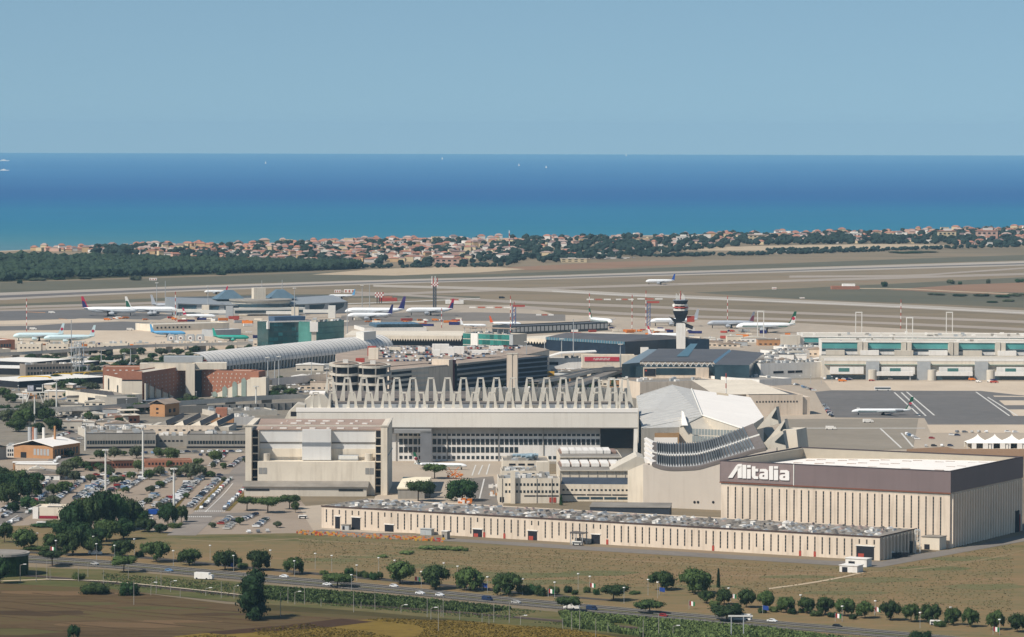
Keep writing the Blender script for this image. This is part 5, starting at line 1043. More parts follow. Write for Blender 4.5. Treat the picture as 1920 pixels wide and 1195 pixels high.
sp = [1608, 1690, 1778, 1866, 1944]
xs_ = [f.wall(p, 655)[0] for p in sp]; pv = f.wall(1540, 655)[0]
for x in xs_:
    pbox('window_band', t, pv+.5, x-.5, -.3, .05, h-6.6, h-1.2, MC['teal_glazing']); pbox('window_band', t, pv+.5, x-.5, -.3, .05, h-9, h-7, m_glassb)
    MB().box(x, x+4.2, -5, 2, 0, h).box(x+5, x+9, -5, 2, 0, h-.4).build('stair_tower', m_conc, t); pv = x+9.2
for i in range(7): a = 4+i*f.w/7; pbox('gangway_box', t, a, a+f.w/13, -8, -1, 3.5, h*.5, m_white if i % 2 else m_conc)
MB().box(0, f.w, -7, -.2, 0, 3.5).build('dark_undercroft', m_dark, t)
f, t, h, d = bld('terminal', 'near boarding pier with a long white roof edge facing the stands', 'terminal', (1545, 712), (1990, 713), ytop=673, yb=667, wall=m_conc, roof=m_conc)
pbox('roof_edge', t, 0, f.w, -2.4, 0, h-1.6, h+.2, m_white); pbox('fascia', t, 0, f.w, -2.2, 0, h-4.6, h-1.6, m_cream); pbox('gutter_line', t, 0, f.w, -2.5, -2.2, h-5, h-4.5, M('sea_green_line', '#6E8F84'))
pbox('dark_undercroft', t, 2, f.w, -.3, .05, .1, 4, m_glassb)
for i, px in enumerate((1556, 1652, 1760, 1868, 1976)):
    x = f.wall(px, 695)[0]; pbox('gangway_box', t, x, x+28, -3.6, -.1, 5, 11, m_white); pbox('window_band', t, x+7, x+16, -3.8, -3.55, 7, 10, M('pale_teal_glass', '#4E7A74', rough=.2))
    pbox('stair_tower', t, x+30, x+41, -5, -.1, 0, 15.5, m_steel)
for i, px in enumerate((1622, 1733, 1843)):
    x = f.wall(px+12, 705)[0]; MB().tube((x, -9, 0), (x, -9, 9), 3.6, n=16).build('bridge_rotunda', m_conc, t)
    MB().box(x+2, x+34, -11, -7, 4, 7.4).build('jet_bridge', m_white, t); MB().box(x+31, x+32, -10, -8, 0, 4).build('bridge_leg', m_steel, t)
# ===== 15 satellite terminal
f = Fr(333, 592, 652, 588); t = thing('terminal', 'satellite terminal with a dipped grey roof, blue bays and a round central block', 'terminal', f.A, f.rz); w = f.w
def hz_(u): return f.z(0, 0, 571)*(1-.18*math.sin(math.pi*u))+1
n_ = 20; mb = MB(); wl_ = MB(); gl = MB()
for s in range(n_):
    u0, u1 = s/n_, (s+1)/n_; y0, y1 = -16*math.sin(math.pi*u0), -16*math.sin(math.pi*u1); a0, a1 = hz_(u0), hz_(u1)
    mb.quad((u0*w, y0, a0), (u1*w, y1, a1), (u1*w, y1+60, a1+5), (u0*w, y0+60, a0+5)); wl_.quad((u0*w, y0+2, 0), (u1*w, y1+2, 0), (u1*w, y1+2, a1), (u0*w, y0+2, a0))
mb.quad((0, 60, hz_(0)+5), (w, 60, hz_(1)+5), (w, 60, 0), (0, 60, 0)); mb.quad((w, 0, 0), (w, 60, 0), (w, 60, hz_(1)+5), (w, 0, hz_(1))); mb.quad((0, 60, 0), (0, 0, 0), (0, 0, hz_(0)), (0, 60, hz_(0)+5))
mb.build('roof', M('satellite_roof', '#8E9294', rough=.5, var=.12), t); wl_.build('wall', m_steel, t)
for i in range(8):
    if i in (3, 4): continue
    u0, u1 = (i+.08)/8, (i+.86)/8; y0, y1 = -16*math.sin(math.pi*u0)+1.6, -16*math.sin(math.pi*u1)+1.6; MB().quad((u0*w, y0, 3), (u1*w-3, y1, 3), (u1*w, y1, hz_(u1)-1.5), (u0*w, y0, hz_(u0)-1.5)).build('window_bay', m_glassb, t)
cx_ = w*.49
MB().tube((cx_, 4, 0), (cx_, 4, 16), 34, n=32).build('round_hall', m_conc, t); MB().tube((cx_, 4, 9.5), (cx_, 4, 13), 34.5, n=32).build('window_band', m_glassb, t); MB().tube((cx_, 4, 16), (cx_, 4, 17.5), 36, n=32).build('round_roof', m_concd, t)
MB().box(cx_-7, cx_+7, 8, 18, 17, 30).build('lift_tower', m_cream, t)
for s in (-1, 1): MB().loft([[(cx_+s*14, 20, 17), (cx_+s*48, 20, 17), (cx_+s*48, 44, 17), (cx_+s*14, 44, 17)], [(cx_+s*26, 28, 27), (cx_+s*34, 28, 27), (cx_+s*34, 36, 27), (cx_+s*26, 36, 27)]]).build('glass_roof_tent', M('tent_grey_blue', '#5F7480', rough=.4), t)
MB().box(cx_-42, cx_+42, -34, -24, 2, 9).build('lower_gallery', m_steelw, t); pbox('window_band', t, cx_-40, cx_+40, -34.3, -33.9, 3.5, 6.5, m_glassb)
for i, (px, py, c) in enumerate(((385, 596, m_cream), (430, 598, m_steel), (553, 600, m_cream), (622, 597, m_steelw))):
    tt = thing('bridge_tower', ['cream boxy boarding tower', 'grey boarding tower', 'cream square boarding tower', 'pale twin boarding tower'][i]+' near the satellite terminal, %s from the left' % ordw(i+1), 'boarding bridge', G(px, py)); MB().box(-4, 4, 0, 8, 0, 14).build('tower', c, tt); MB().box(-32, -4, 1, 5, 6, 9.5).build('jet_bridge', m_steelw, tt); MB().box(-30, -29, 2, 4, 0, 6).build('bridge_leg', m_steel, tt)
# ===== 16 cargo row and low buildings on the left apron
for i, (x0, x1, yt) in enumerate([(32, 77, 645), (86, 128, 645), (136, 150, 645), (164, 179, 645), (188, 240, 644), (250, 291, 644), (300, 346, 643), (350, 392, 643), (396, 444, 642)]):
    bld('cargo_building', 'cream cargo building with small dark windows, %s from the left in the row' % ordw(i+1), 'cargo building', (x0, 664-i*1.2), (x1, 664-i*1.2), ytop=yt, depth=20, wall=m_cream if i < 5 else m_beige, roof=m_conc, n=5, group='cream cargo row', win=[('F', .08, .95, max(2, int((x1-x0)/9)), .55, .68, .4, m_dark)])
bld('building', 'brick red and white building at the far left of the cargo row', 'building', (-40, 658), (28, 656), ytop=639, depth=30, wall=m_brick, roof=m_white, win=[('F', .3, .9, 8, .3, .6, .7, m_glassb)])
bld('building', 'cream building below the brick one at the left picture edge', 'building', (-40, 672), (20, 670), ytop=656, depth=16, wall=m_cream)
f, t, h, d = bld('building', 'long low cream building behind the light blue airliner', 'building', (287, 622), (430, 618), ytop=609, depth=40, wall=m_cream, roof=m_conc, win=[('F', .03, .5, 9, .4, .65, .4, m_dark)])
bld('building', 'pale curved-roof warehouse to the right of the light blue airliner', 'building', (400, 632), (452, 630), ytop=619, depth=20, wall=m_steel, roof=m_white)
for i in range(4):
    t = thing('freight_dome', 'grey freight igloo with a printed round panel, %s from the left' % ordw(i+1), 'container', G(313+i*18, 640)); MB().prof([(0, 0), (8.2, 0), (8.2, 5), (7, 6.6), (1.2, 6.6), (0, 5)], 0, 5).build('body', m_steel, t); MB().tube((4.1, 0, 3.2), (4.1, -.15, 3.2), 2.2, n=14).build('panel', m_white, t); MB().tube((4.1, -.15, 3), (4.1, -.25, 3), 1.1, n=8).build('print', M('print_brown', '#6E4E48'), t)
for i, (x0, y0, x1, y1, yt, yb) in enumerate([(-40, 690, 60, 694, 676, 672), (-40, 702, 70, 704, 690, 686), (50, 690, 130, 692, 682, 676), (-40, 722, 35, 728, 710, 704)]):
    f, t, h, d = bld('platform_roof', ['uppermost long white platform roof at the far left', 'second long white platform roof at the far left', 'pale platform roof above the brick-grey office', 'lowest cream platform roof at the far left'][i], 'platform roof', (x0, y0), (x1, y1), ytop=yt, yb=yb, wall=m_dark, roof=m_white, par=-.2)
f, t, h, d = bld('office_block', 'brown-grey two-storey office beside the platforms', 'office block', (48, 708), (136, 706), ytop=684, depth=18, wall=M('brown_grey_render', '#8F8478', dirt=.3), n=8, win=[('F', .03, .97, 14, .62, .8, .6, m_glass), ('F', .03, .97, 14, .2, .4, .6, m_glass)])
bld('shed', 'white box shed beside the yellow arches', 'shed', (172, 714), (192, 714), ytop=705, depth=6, wall=m_white)
for i, (px0, px1, py, lab) in enumerate(((160, 222, 757, 'left'), (250, 300, 758, 'right'), (108, 140, 755, 'leftmost'))):
    t = thing('car_shelter', 'long blue-grey car shelter roof by the viaduct, %s one' % (lab), 'shelter', G(px0, py)); w_ = (G(px1, py)-G(px0, py)).length
    MB().add([(0, 0, 2.4), (w_, 0, 2.4), (w_+6, 18, 3.6), (6, 18, 3.6), (0, 0, 2.2), (w_, 0, 2.2)], [(0, 1, 2, 3), (4, 5, 1, 0)]).build('roof', M('blue_grey_sheet', '#6E7680', rough=.4), t)
    for k in range(5): MB().box(0, .25, 0, .25, 0, 2.3).build('post', m_steel, t, loc=(.3+k*(w_-.6)/4, .3, 0))
# yellow arches over the station road
m_yel = M('yellow_steel', '#D9B046', var=.1)
for i, (xa, ya, xb, yb_, yt) in enumerate(((30, 722, 100, 722, 704), (95, 718, 138, 716, 698), (128, 714, 168, 712, 696), (155, 714, 198, 710, 693))):
    a, b_ = G(xa, ya), G(xb, yb_); h_ = ZAT(b_.x, b_.y, yt+2); t = thing('footbridge_arch', 'yellow steel arch over the station road, %s from the left' % ordw(i+1), 'arch', a, 0, 'yellow arches'); v = b_-a
    for off in (0, 5):
        m = MB(); P_ = [Vector((0, off, 0)), Vector((v.x*.02, off, h_*.7)), Vector((v.x*.12, off, h_*.95)), Vector((v.x*.5, v.y*.5+off, h_)), Vector((v.x*.85, v.y*.85+off, h_*.96)), Vector((v.x*.96, v.y*.96+off, h_*.7)), Vector((v.x, v.y+off, 0))]
        for p, q in zip(P_, P_[1:]): m.tube(p, q, .42, n=6)
        m.build('arch_tube', m_yel, t)
# lattice mast in the station area
t = thing('lattice_tower', 'broad blue-grey lattice mast in the trees near the yellow arches', 'tower', G(146, 702)); m = MB(); h_ = ZAT(t.location.x, t.location.y, 640)
for s in (-1, 1):
    for s2 in (-1, 1): m.tube((s*4, s2*4, 0), (s*2.5, s2*2.5, h_), .3, n=4)
for k in range(9):
    z0, z1 = h_*k/9, h_*(k+1)/9; r0 = 4-1.5*k/9; r1 = 4-1.5*(k+1)/9
    for s in (-1, 1): m.tube((-r0, s*r0, z0), (r1, s*r1, z1), .2, n=4); m.tube((s*r0, -r0, z0), (s*r1, r1, z1), .2, n=4); m.tube((-r0, s*r0, z0), (r0, s*r0, z0), .2, n=4)
m.build('lattice', m_steel, t)
for k in (.25, .5, .8): MB().tube((0, 0, h_*k), (0, 0, h_*k+.5), 8, n=12).build('gallery', m_steel, t)
# big roadside display
t = thing('billboard', 'large dark display board on a white steel trestle in the left trees', 'billboard', G(60, 762)); c = t.location
def zz_(py): return ZAT(c.x, c.y, py)
k_ = PM(762); MB().box(-9/k_, 22/k_, 0, 1.2, zz_(735), zz_(721)).build('screen', M('display_black', '#1D2026', rough=.3), t)
MB().box(-8/k_, 3/k_, -.2, 0, zz_(733), zz_(723)).build('picture', M('display_white_figure', '#B9B9C0', var=.6, sc=.6), t); MB().box(8/k_, 18/k_, -.2, 0, zz_(730), zz_(727)).build('display_text', m_steelw, t)
m = MB()
for x in (-17, -10, 24, 30): m.tube((x/k_, 0, 0), (x/k_, 0, zz_(736)), .3, n=4)
m.tube((-17/k_, 0, zz_(736)), (30/k_, 0, zz_(736)), .45, n=4); m.tube((-4/k_, 0, zz_(737)), (-12/k_, 0, 0), .4, n=4); m.tube((14/k_, 0, zz_(737)), (24/k_, 0, 0), .4, n=4); m.tube((20/k_, 0, zz_(721)), (20/k_, 0, zz_(737)), .4, n=4); m.build('trestle', m_steelw, t)
# white tents at the right
mt = M('tent_fabric', '#EFEAE0', var=.04)
for i in range(6):
    px = 1833+i*32; A = G(px, 840); s_ = 8.6; t = thing('tent', 'white peaked tent by the brown bank, %s from the left' % ordw(i+1), 'tent', A, 0, 'row of peaked tents'); hh = 3.6; z1 = ZAT(A.x, A.y, 814)
    rings = []
    for k in range(7):
        u = k/6; r_ = s_*(1-u)**1.7*.93+.12; rings.append([(x*r_, y*r_, hh+(z1-hh)*(u**1.0)) for x, y in ((-1, -1), (0, -.9), (1, -1), (.9, 0), (1, 1), (0, .9), (-1, 1), (-.9, 0))])
    MB().loft(rings).build('canopy', mt, t, smooth=False)
    for sx_ in (-1, 1):
        for sy_ in (-1, 1): MB().tube((sx_*s_*.9, sy_*s_*.9, 0), (sx_*s_*.9, sy_*s_*.9, hh), .2, n=5).build('leg', m_steelw, t)
    MB().box(-s_*.9, s_*.9, s_*.86, s_*.9, 0, hh-.3).build('rear_wall', m_conc, t); pbox('side_flap', t, -s_*.55, -s_*.2, -s_*.9, -s_*.86, 0, hh-.1, mt); pbox('side_flap', t, s_*.3, s_*.7, -s_*.9, -s_*.86, 0, hh-.1, mt)
# ivy-clad rotunda at the left edge, near the motorway
t = thing('building', 'ivy-covered round concrete building at the left edge beside the motorway', 'building', G(5, 1078)); MB().tube((0, 0, 0), (0, 0, 9.5), 12, n=28).build('wall', foliage('ivy', '#1F3318', '#36501F'), t); MB().tube((0, 0, 9.5), (0, 0, 10.6), 12.6, n=28).build('rim', m_concd, t); MB().tube((0, 0, 10.6), (0, 0, 10.8), 11, n=28).build('roof', m_roofg, t)
# remote airfield huts, boards
f, t, h, d = bld('fire_training_hut', 'small red and white airfield hut with a white roof slab in the right grassland', 'hut', (1560, 543), (1612, 543), ytop=537, depth=14, wall=m_brick, roof=m_white); MB().box(f.w*.4, f.w*.85, 4, 12, h, h+3).build('upper_block', m_white, t)
for i, (px, py, w_, h_) in enumerate(((627, 549, 12, 5), (645, 549, 20, 6), (280, 526, 14, 4), (1448, 543, 8, 4), (1500, 560, 9, 2))):
    t = thing('hut', ['small white and red hut left of a bigger one behind the satellite', 'longer white and red striped hut behind the satellite', 'small red and white hut at the pine wood edge', 'tiny pale hut left of the red airfield hut', 'flat white marker hut in the right turf'][i], 'hut', G(px, py)); MB().box(0, w_/PM(py), 0, 6, 0, h_/PM(py)).build('wall', m_white, t)
    for k in range(3): pbox('red_panel', t, (.1+k*.33)*w_/PM(py), (.25+k*.33)*w_/PM(py), -.1, 0, .5, h_/PM(py)*.8, mbar)
for i, (px, py) in enumerate(((741, 563), (865, 568))):
    t = thing('radar_station', ['red building group beside the chequered board', 'low red and white service building by the runway mast'][i], 'building', G(px-30, py+2)); MB().box(0, 22, 0, 10, 0, 4).build('wall', m_red if i == 0 else m_white, t); MB().box(6, 16, 2, 8, 4, 6).build('upper_block', m_brick, t)
# chequered board
t = thing('radar_board', 'red and white chequered antenna cabin on short dark legs', 'antenna', G(711, 569)); k_ = PM(569); z0 = ZAT(t.location.x, t.location.y, 558); z1 = ZAT(t.location.x, t.location.y, 548.5)
for i in range(6):
    for j in range(3): pbox('panel', t, (-8+i*2.7)/k_, (-8+(i+1)*2.7)/k_, 0, 3, z0+(z1-z0)*j/3, z0+(z1-z0)*(j+1)/3, m_red if (i+j) % 2 else m_white)
m = MB(); [m.tube((x/k_, 1, 0), (x/k_, 1, z0), .5, n=4) for x in (-4, 0, 4)]; m.build('legs', m_dark, t)
# ------------------------------------------------------------ aircraft
m_fus = M('aircraft_white', '#E9EAE8', rough=.35, var=.04, sc=.2, spec=.5); m_fusg = M('aircraft_silver', '#A9ADB2', rough=.35, var=.06); m_wing = M('wing_grey', '#A6A9AC', rough=.45, var=.06)
m_icew = M('ice_blue_white', '#C6DADB', rough=.35, var=.04); m_lblue = M('light_blue_livery', '#5FA3CF', rough=.4, var=.05); m_agreen = M('sea_green_livery', '#2FA08C', rough=.4, var=.05)
m_navy = M('navy_livery', '#2A2A5E', rough=.4, var=.1); m_lred = M('crimson_livery', '#B92340', rough=.4, var=.1); m_dgreen = M('dark_green_livery', '#1E5A40', rough=.4, var=.1); m_blue = M('royal_blue_livery', '#1F4FA0', rough=.4)
m_lor = M('bright_orange_livery', '#E2602A', rough=.4); m_pur = M('purple_livery', '#463070', rough=.4, var=.2); m_gry = M('grey_livery', '#7C8088', rough=.4)
def plane(label, px, py, hd, L, fus=None, fin=None, eng=2, stripe=None, emblem=None, fat=.057, rear=False, fin2=None, span=.47, logo=False, group=None, finh=.20):
    fus = fus or m_fus; fin = fin or fus; g = G(px, py); t = thing('airliner', label, 'airliner', g, rad(hd), group); r = L*fat; zc = r*2.0
    prof = [(-.5, .05, .55), (-.47, .22, .45), (-.40, .52, .32), (-.30, .82, .14), (-.20, .98, .02), (0, 1, 0), (.25, 1, 0), (.37, .97, 0), (.43, .82, -.06), (.47, .58, -.16), (.492, .30, -.26), (.5, .06, -.32)]
    rings = [[(x*L, q*r*math.cos(a*math.pi/6), zc+up*r+q*r*math.sin(a*math.pi/6)) for a in range(12)] for x, q, up in prof]
    MB().loft(rings).build('fuselage', fus, t, smooth=True)
    for s in (-1, 1):
        MB().loft([[(L*.10, s*r*.6, zc-r*.55), (-L*.09, s*r*.6, zc-r*.55), (-L*.09, s*r*.6, zc-r*.2), (L*.10, s*r*.6, zc-r*.2)],
                   [(-L*.02, s*span*L*.4, zc-r*.15), (-L*.12, s*span*L*.4, zc-r*.15), (-L*.12, s*span*L*.4, zc+r*.02), (-L*.02, s*span*L*.4, zc+r*.02)],
                   [(-L*.15, s*span*L, zc+r*.3), (-L*.185, s*span*L, zc+r*.3), (-L*.185, s*span*L, zc+r*.36), (-L*.15, s*span*L, zc+r*.36)]]).build('wing', m_wing, t)
        zt = zc+r*(.45 if not rear else 2.9); xt = 0 if not rear else -.03
        MB().loft([[(-L*(.38-xt), s*r*.1, zt), (-L*(.46-xt), s*r*.1, zt), (-L*(.46-xt), s*r*.1, zt+r*.12), (-L*(.38-xt), s*r*.1, zt+r*.12)],
                   [(-L*(.46-xt), s*L*.17, zt+r*.2), (-L*(.49-xt), s*L*.17, zt+r*.2), (-L*(.49-xt), s*L*.17, zt+r*.26), (-L*(.46-xt), s*L*.17, zt+r*.26)]]).build('tailplane', m_wing, t)
        if rear: MB().loft([[(x*L, s*r*1.55+q*math.cos(a*.785), zc+r*.4+q*math.sin(a*.785)) for a in range(8)] for x, q in ((-.34, r*.35), (-.32, r*.42), (-.24, r*.46), (-.21, r*.42))]).build('engine', m_wing, t)
        else:
            for k in range(eng//2):
                yy = s*L*(.17+.13*k); xx = L*(.09-.055*k); MB().loft([[(xx-x*L, yy+q*math.cos(a*.785), zc-r*1.0+q*math.sin(a*.785)) for a in range(8)] for x, q in ((.075, r*.28), (.04, r*.5), (0, r*.58), (-.025, r*.52))]).build('engine', fus if fus is not m_fus else m_wing, t)
                MB().box(xx-.04*L, xx, yy-.15, yy+.15, zc-r*.6, zc-r*.1).build('engine_pylon', m_wing, t)
        MB().box(L*-.02-.5, L*-.02+.8, s*r*.9-.3, s*r*.9+.3, 0, zc-r*.5).tube((L*-.02-1, s*r*.9, .65), (L*-.02+1.4, s*r*.9, .65), .65, n=8).build('landing_gear', m_dark, t)
        if stripe: MB().box(-L*.36, L*.40, s*r*.93-.08 if s > 0 else -r*.99, s*r*.99 if s > 0 else -r*.93+.08, zc-r*.22, zc-r*.02).build('cheat_line', stripe, t)
        MB().box(-L*.33, L*.39, s*r*.99-.1 if s > 0 else -r*1.005, s*r*1.005 if s > 0 else -r*.99+.1, zc+r*.12, zc+r*.2).build('window_line', m_gry, t)
    MB().box(L*.38, L*.38+.8, -.3, .3, 0, zc-r*.7).build('nose_gear', m_dark, t); MB().loft([[(L*.452, y*r*.42, zc+z*r) for y, z in ((-1, .18), (1, .18), (.8, .42), (-.8, .42))], [(L*.478, y*r*.34, zc+z*r) for y, z in ((-1, .02), (1, .02), (.8, .2), (-.8, .2))]]).build('cockpit_window', m_dark, t)
    z0 = zc+r*.75; z1 = z0+L*finh; th = .35
    fp = [(-L*.36, z0-r*.05), (-L*.40, z0+L*finh*.12), (-L*.475, z1), (-L*.515, z1), (-L*.485, z0-r*.25)]
    o = MB().prof(fp, -th, th).build('tail_fin', fin, t)
    if fin2: MB().prof([(-L*.405, z0+L*finh*.02), (-L*.455, z0+L*finh*.55), (-L*.50, z0+L*finh*.62), (-L*.487, z0)], -th-.08, th+.08).build('fin_marking', fin2, t)
    if emblem:
        cx_, cz = -L*.462, z0+L*finh*.42; e = L*.03
        if logo:            # eleven-pointed leaf
            pts = []
            for k in range(22): a = math.pi/2+k*math.pi/11; q = e*(1.25 if k % 2 == 0 else .72); pts.append((cx_+q*math.cos(a), cz+q*math.sin(a)))
        else: pts = [(cx_+e*math.cos(k*.785), cz+e*math.sin(k*.785)) for k in range(8)]
        MB().prof(pts, -th-.12, th+.12).build('fin_emblem', emblem, t)
    return t
plane('long white airliner with a crimson and navy tail at the far left apron', 205, 593, -3, 62, fin=m_lred, fin2=m_navy)
plane('white airliner with a dark green striped tail, nose beyond the crimson-tailed one', 285, 592, -4, 60, fin=m_white, fin2=m_dgreen, eng=4)
plane('grey-tailed airliner mostly hidden behind the white green-striped one', 325, 583, -4, 52, fus=m_fusg, fin=m_fusg)
plane('small white airliner with a red and white tail below the satellite terminal', 374, 600, -3, 37, fin=m_lred, emblem=m_fus)
plane('ice-blue airliner with a maple leaf tail, the left of two', 72, 640, 184, 50, fus=m_icew, fin=m_icew, emblem=m_lred, logo=True)
plane('ice-blue airliner with a maple leaf tail, the right of two', 130, 644, 184, 50, fus=m_icew, fin=m_icew, emblem=m_lred, logo=True)
plane('light blue airliner with its tail to the left', 315, 632, -3, 36, fus=m_lblue, fin=m_lblue)
plane('sea-green airliner partly hidden behind the cargo row', 433, 640, -3, 36, fus=m_agreen, fin=m_agreen)
plane('big white jumbo with a purple tail beside the satellite terminal', 703, 594, 177, 68, fin=m_pur, eng=4, fat=.05, fin2=m_navy)
plane('white airliner with a crimson and navy tail by the runway mast', 806, 592, 183, 54, fin=m_lred, fin2=m_navy)
plane('white airliner with a dark blue tail in front of the jumbo', 694, 601, 178, 50, fin=m_navy)
plane('small white airliner with a plain white tail and red nose cover', 888, 616, -3, 28, fin=m_fus)
plane('white airliner with a bright orange tail behind the emerald glass office', 948, 614, -2, 34, fin=m_lor, fus=m_fus)
plane('airliner with green, white and red tail turned towards the dark terminal', 1126, 611, -62, 50, fin=m_dgreen, fin2=m_white, emblem=m_lred, stripe=m_dgreen)
plane('white airliner with a pale grey tail behind the control tower', 1264, 612, 182, 52, fin=m_fusg)
plane('silver airliner with a burgundy tipped grey tail right of the control tower', 1370, 616, 181, 50, fus=m_fusg, fin=m_gry, fin2=M('burgundy_livery', '#6E3040'))
plane('long white airliner with a green tail beside the far teal pier', 1436, 624, 181, 62, fin=m_dgreen, fin2=m_white, emblem=m_lred, stripe=m_dgreen)
plane('white airliner with a red fin just behind the dark terminal roof', 1250, 637, -4, 38, fin=m_lred, fin2=m_fus)
plane('white airliner with a royal blue tail taxiing beside the runway', 1238, 534, 181, 40, fin=m_blue, fat=.062, finh=.2)
plane('slim white jet with green striped tail standing on the dark stand', 1654, 779, 182, 45, rear=True, fat=.037, fin=m_dgreen, fin2=m_white, emblem=m_lred, stripe=m_dgreen, span=.36)
plane('slim white jet with green tail nosed out of the mast hangar', 826, 881, -8, 33, rear=True, fat=.043, fin=m_dgreen, fin2=m_white, emblem=m_lred, stripe=m_dgreen, span=.36, finh=.2)
plane('tiny white aircraft behind the satellite roof with a red-tipped tail', 405, 552, 180, 30, fin=m_lred)
plane('distant white aircraft with a sky-blue tail right of the satellite', 640, 561, 180, 34, fin=m_lblue)
# airport vehicles: stairs, buses, tugs
def boxcar(nm, label, cat, px, py, L, W_, H_, col, hd=0, glassband=True, group=None, cab=None):
    t = thing(nm, label, cat, G(px, py), rad(hd), group); MB().prof([(-L/2, .5), (L/2, .5), (L/2, H_*.55), (L/2-.3, H_), (-L/2, H_)], -W_/2, W_/2).build('body', col, t)
    if glassband: MB().box(-L/2+.4, L/2-.2, -W_/2-.04, W_/2+.04, H_*.5, H_*.82).build('window_band', m_glass, t)
    else: MB().prof([(L/2, .6), (L/2+1.5, .6), (L/2+1.5, H_*.5), (L/2+1.0, H_*.75), (L/2, H_*.75)], -W_/2+.1, W_/2-.1).build('cab', cab or col, t); 
    for x in (-L*.33, L*.33): MB().tube((x, -W_/2-.02, .5), (x, W_/2+.02, .5), .5, n=10).build('axle_wheels', m_dark, t)
    return t
boxcar('bus', 'long white apron bus on the far edge of the dark stand', 'bus', 1655, 733, 13, 3, 3.2, m_white)
for i, (px, py, c, n_) in enumerate([(1556, 806, m_white, 'white van crossing the brown-grey apron'), (1626, 793, m_white, 'small white tug at the near edge of the dark stand'), (243, 620, m_white, 'white catering truck on the left concrete apron'), (61, 619, m_white, 'white van alone above the left maple leaf airliner'), (96, 588, m_white, 'white and black follow vehicle on the far left apron'), (200, 601, m_orange, 'orange loader under the crimson-tailed airliner'), (222, 598, m_steelw, 'pale loader under the long white airliner'), (1452, 640, m_white, 'white truck beside the far teal pier'), (815, 602, m_orange, 'orange tug in front of the crimson-tailed twin'), (940, 560, m_dark, 'dark car on the runway link far away')]):
    boxcar('truck', n_, 'apron vehicle', px, py, 6, 2.6, 2.6, c, hd=R.uniform(-10, 10), glassband=False)
for i in range(60):
    px, py = [(R.uniform(205, 330), R.uniform(597, 601)), (R.uniform(660, 850), R.uniform(602, 606)), (R.uniform(1180, 1420), R.uniform(620, 626)), (R.uniform(1000, 1160), R.uniform(606, 618)), (R.uniform(1570, 1900), R.uniform(712, 719)), (R.uniform(0, 300), R.uniform(646, 652))][i % 6]
    c, cn = [(m_white, 'white'), (m_orange, 'orange'), (m_red, 'red'), (m_navy, 'navy')][R.randrange(4)]
    boxcar('service_vehicle', '%s baggage cart or tug on the apron, %s of the small service vehicles' % (cn, ordw(i+1)), 'apron vehicle', px, py, R.uniform(3, 6), 2, R.uniform(1.5, 2.6), c, hd=R.uniform(-40, 40), glassband=False, group='small apron service vehicles')
# boarding stairs
for px, py, lab in ((1614, 776, 'white boarding stairs at the nose of the slim jet'), (38, 640, 'white boarding stairs at the left maple leaf airliner')):
    t = thing('boarding_stairs', lab, 'stairs', G(px, py-1)); MB().prof([(-3, .4), (3, .4), (3, .8), (-1, 4), (-3, 4)], -1, 1).build('steps', m_steelw, t); MB().box(-3, 2, -.9, .9, .2, .6).build('chassis', m_dark, t)
# ------------------------------------------------------------ masts, lamps, poles
def pole(nm, label, cat, px, yb, yt, r=.35, mat=None, head=None, striped=False, group=None, r1=None):
    g = G(px, yb); h = ZAT(g.x, g.y, yt); t = thing(nm, label, cat, g, 0, group)
    if striped:
        k = max(7, int(h/3.4)); k += 1-k % 2
        for i in range(k): MB().tube((0, 0, i*h/k), (0, 0, (i+1)*h/k), r, n=6).build('red_section' if i % 2 == 0 else 'white_section', m_red if i % 2 == 0 else m_white, t)
    else: MB().tube((0, 0, 0), (0, 0, h), r, r1 if r1 else r*.6, n=8).build('pole', mat or m_steelw, t)
    if head == 'crown':
        m = MB()
        for k in range(8): a = k*.785; m.box(1.6*math.cos(a)-.35, 1.6*math.cos(a)+.35, 1.6*math.sin(a)-.35, 1.6*math.sin(a)+.35, h-.7, h)
        m.tube((0, 0, h-.3), (0, 0, h), 1.7, n=12); m.build('lamp_crown', m_steelw, t)
    elif head == 'ball': MB().tube((0, 0, h-.15), (0, 0, h+.2), .55, .55, n=10).build('lamp_head', M('lamp_white', '#F2EFE8', var=.02), t)
    elif head == 'arm':
        MB().tube((0, 0, h), (1.8, 0, h+.5), .12, n=5).build('arm', mat or m_steelw, t); MB().box(1.4, 2.8, -.3, .3, h+.35, h+.6).build('lamp_head', MC.get('lamp_white') or M('lamp_white', '#F2EFE8', var=.02), t)
    return t
RS = [(50, 622, 560), (329, 615, 547), (828, 615, 578), (957, 640, 555), (1105, 606, 550), (1185, 622, 553), (1211, 612, 545), (1364, 612, 555), (1689, 617, 562), (1361, 785, 700), (964, 612, 566)]
for i, (px, yb, yt) in enumerate(sorted(RS)): pole('striped_mast', 'thin red and white striped warning mast, %s from the left of the eleven' % ordw(i+1), 'mast', px, yb, yt, r=.38, striped=True, group='striped masts')
GM = [(294, 585, 530), (310, 585, 527), (390, 592, 536), (491, 560, 526), (529, 560, 525), (552, 600, 540), (679, 585, 535), (693, 585, 534), (651, 640, 577), (134, 690, 600), (143, 705, 645), (149, 712, 640), (157, 690, 640), (190, 690, 655), (245, 690, 655), (233, 690, 662), (1075, 668, 598), (1053, 675, 635), (1021, 705, 640), (987, 715, 640), (1163, 690, 645), (613, 730, 690), (584, 718, 680), (523, 735, 668), (515, 715, 678), (502, 725, 670)]
for i, (px, yb, yt) in enumerate(sorted(GM)): pole('apron_mast', 'slim grey floodlight mast of the terminal area, %s from the left' % ordw(i+1), 'mast', px, yb, yt, r=.5, head='crown' if i % 2 else None, mat=m_steel, group='terminal floodlight masts')
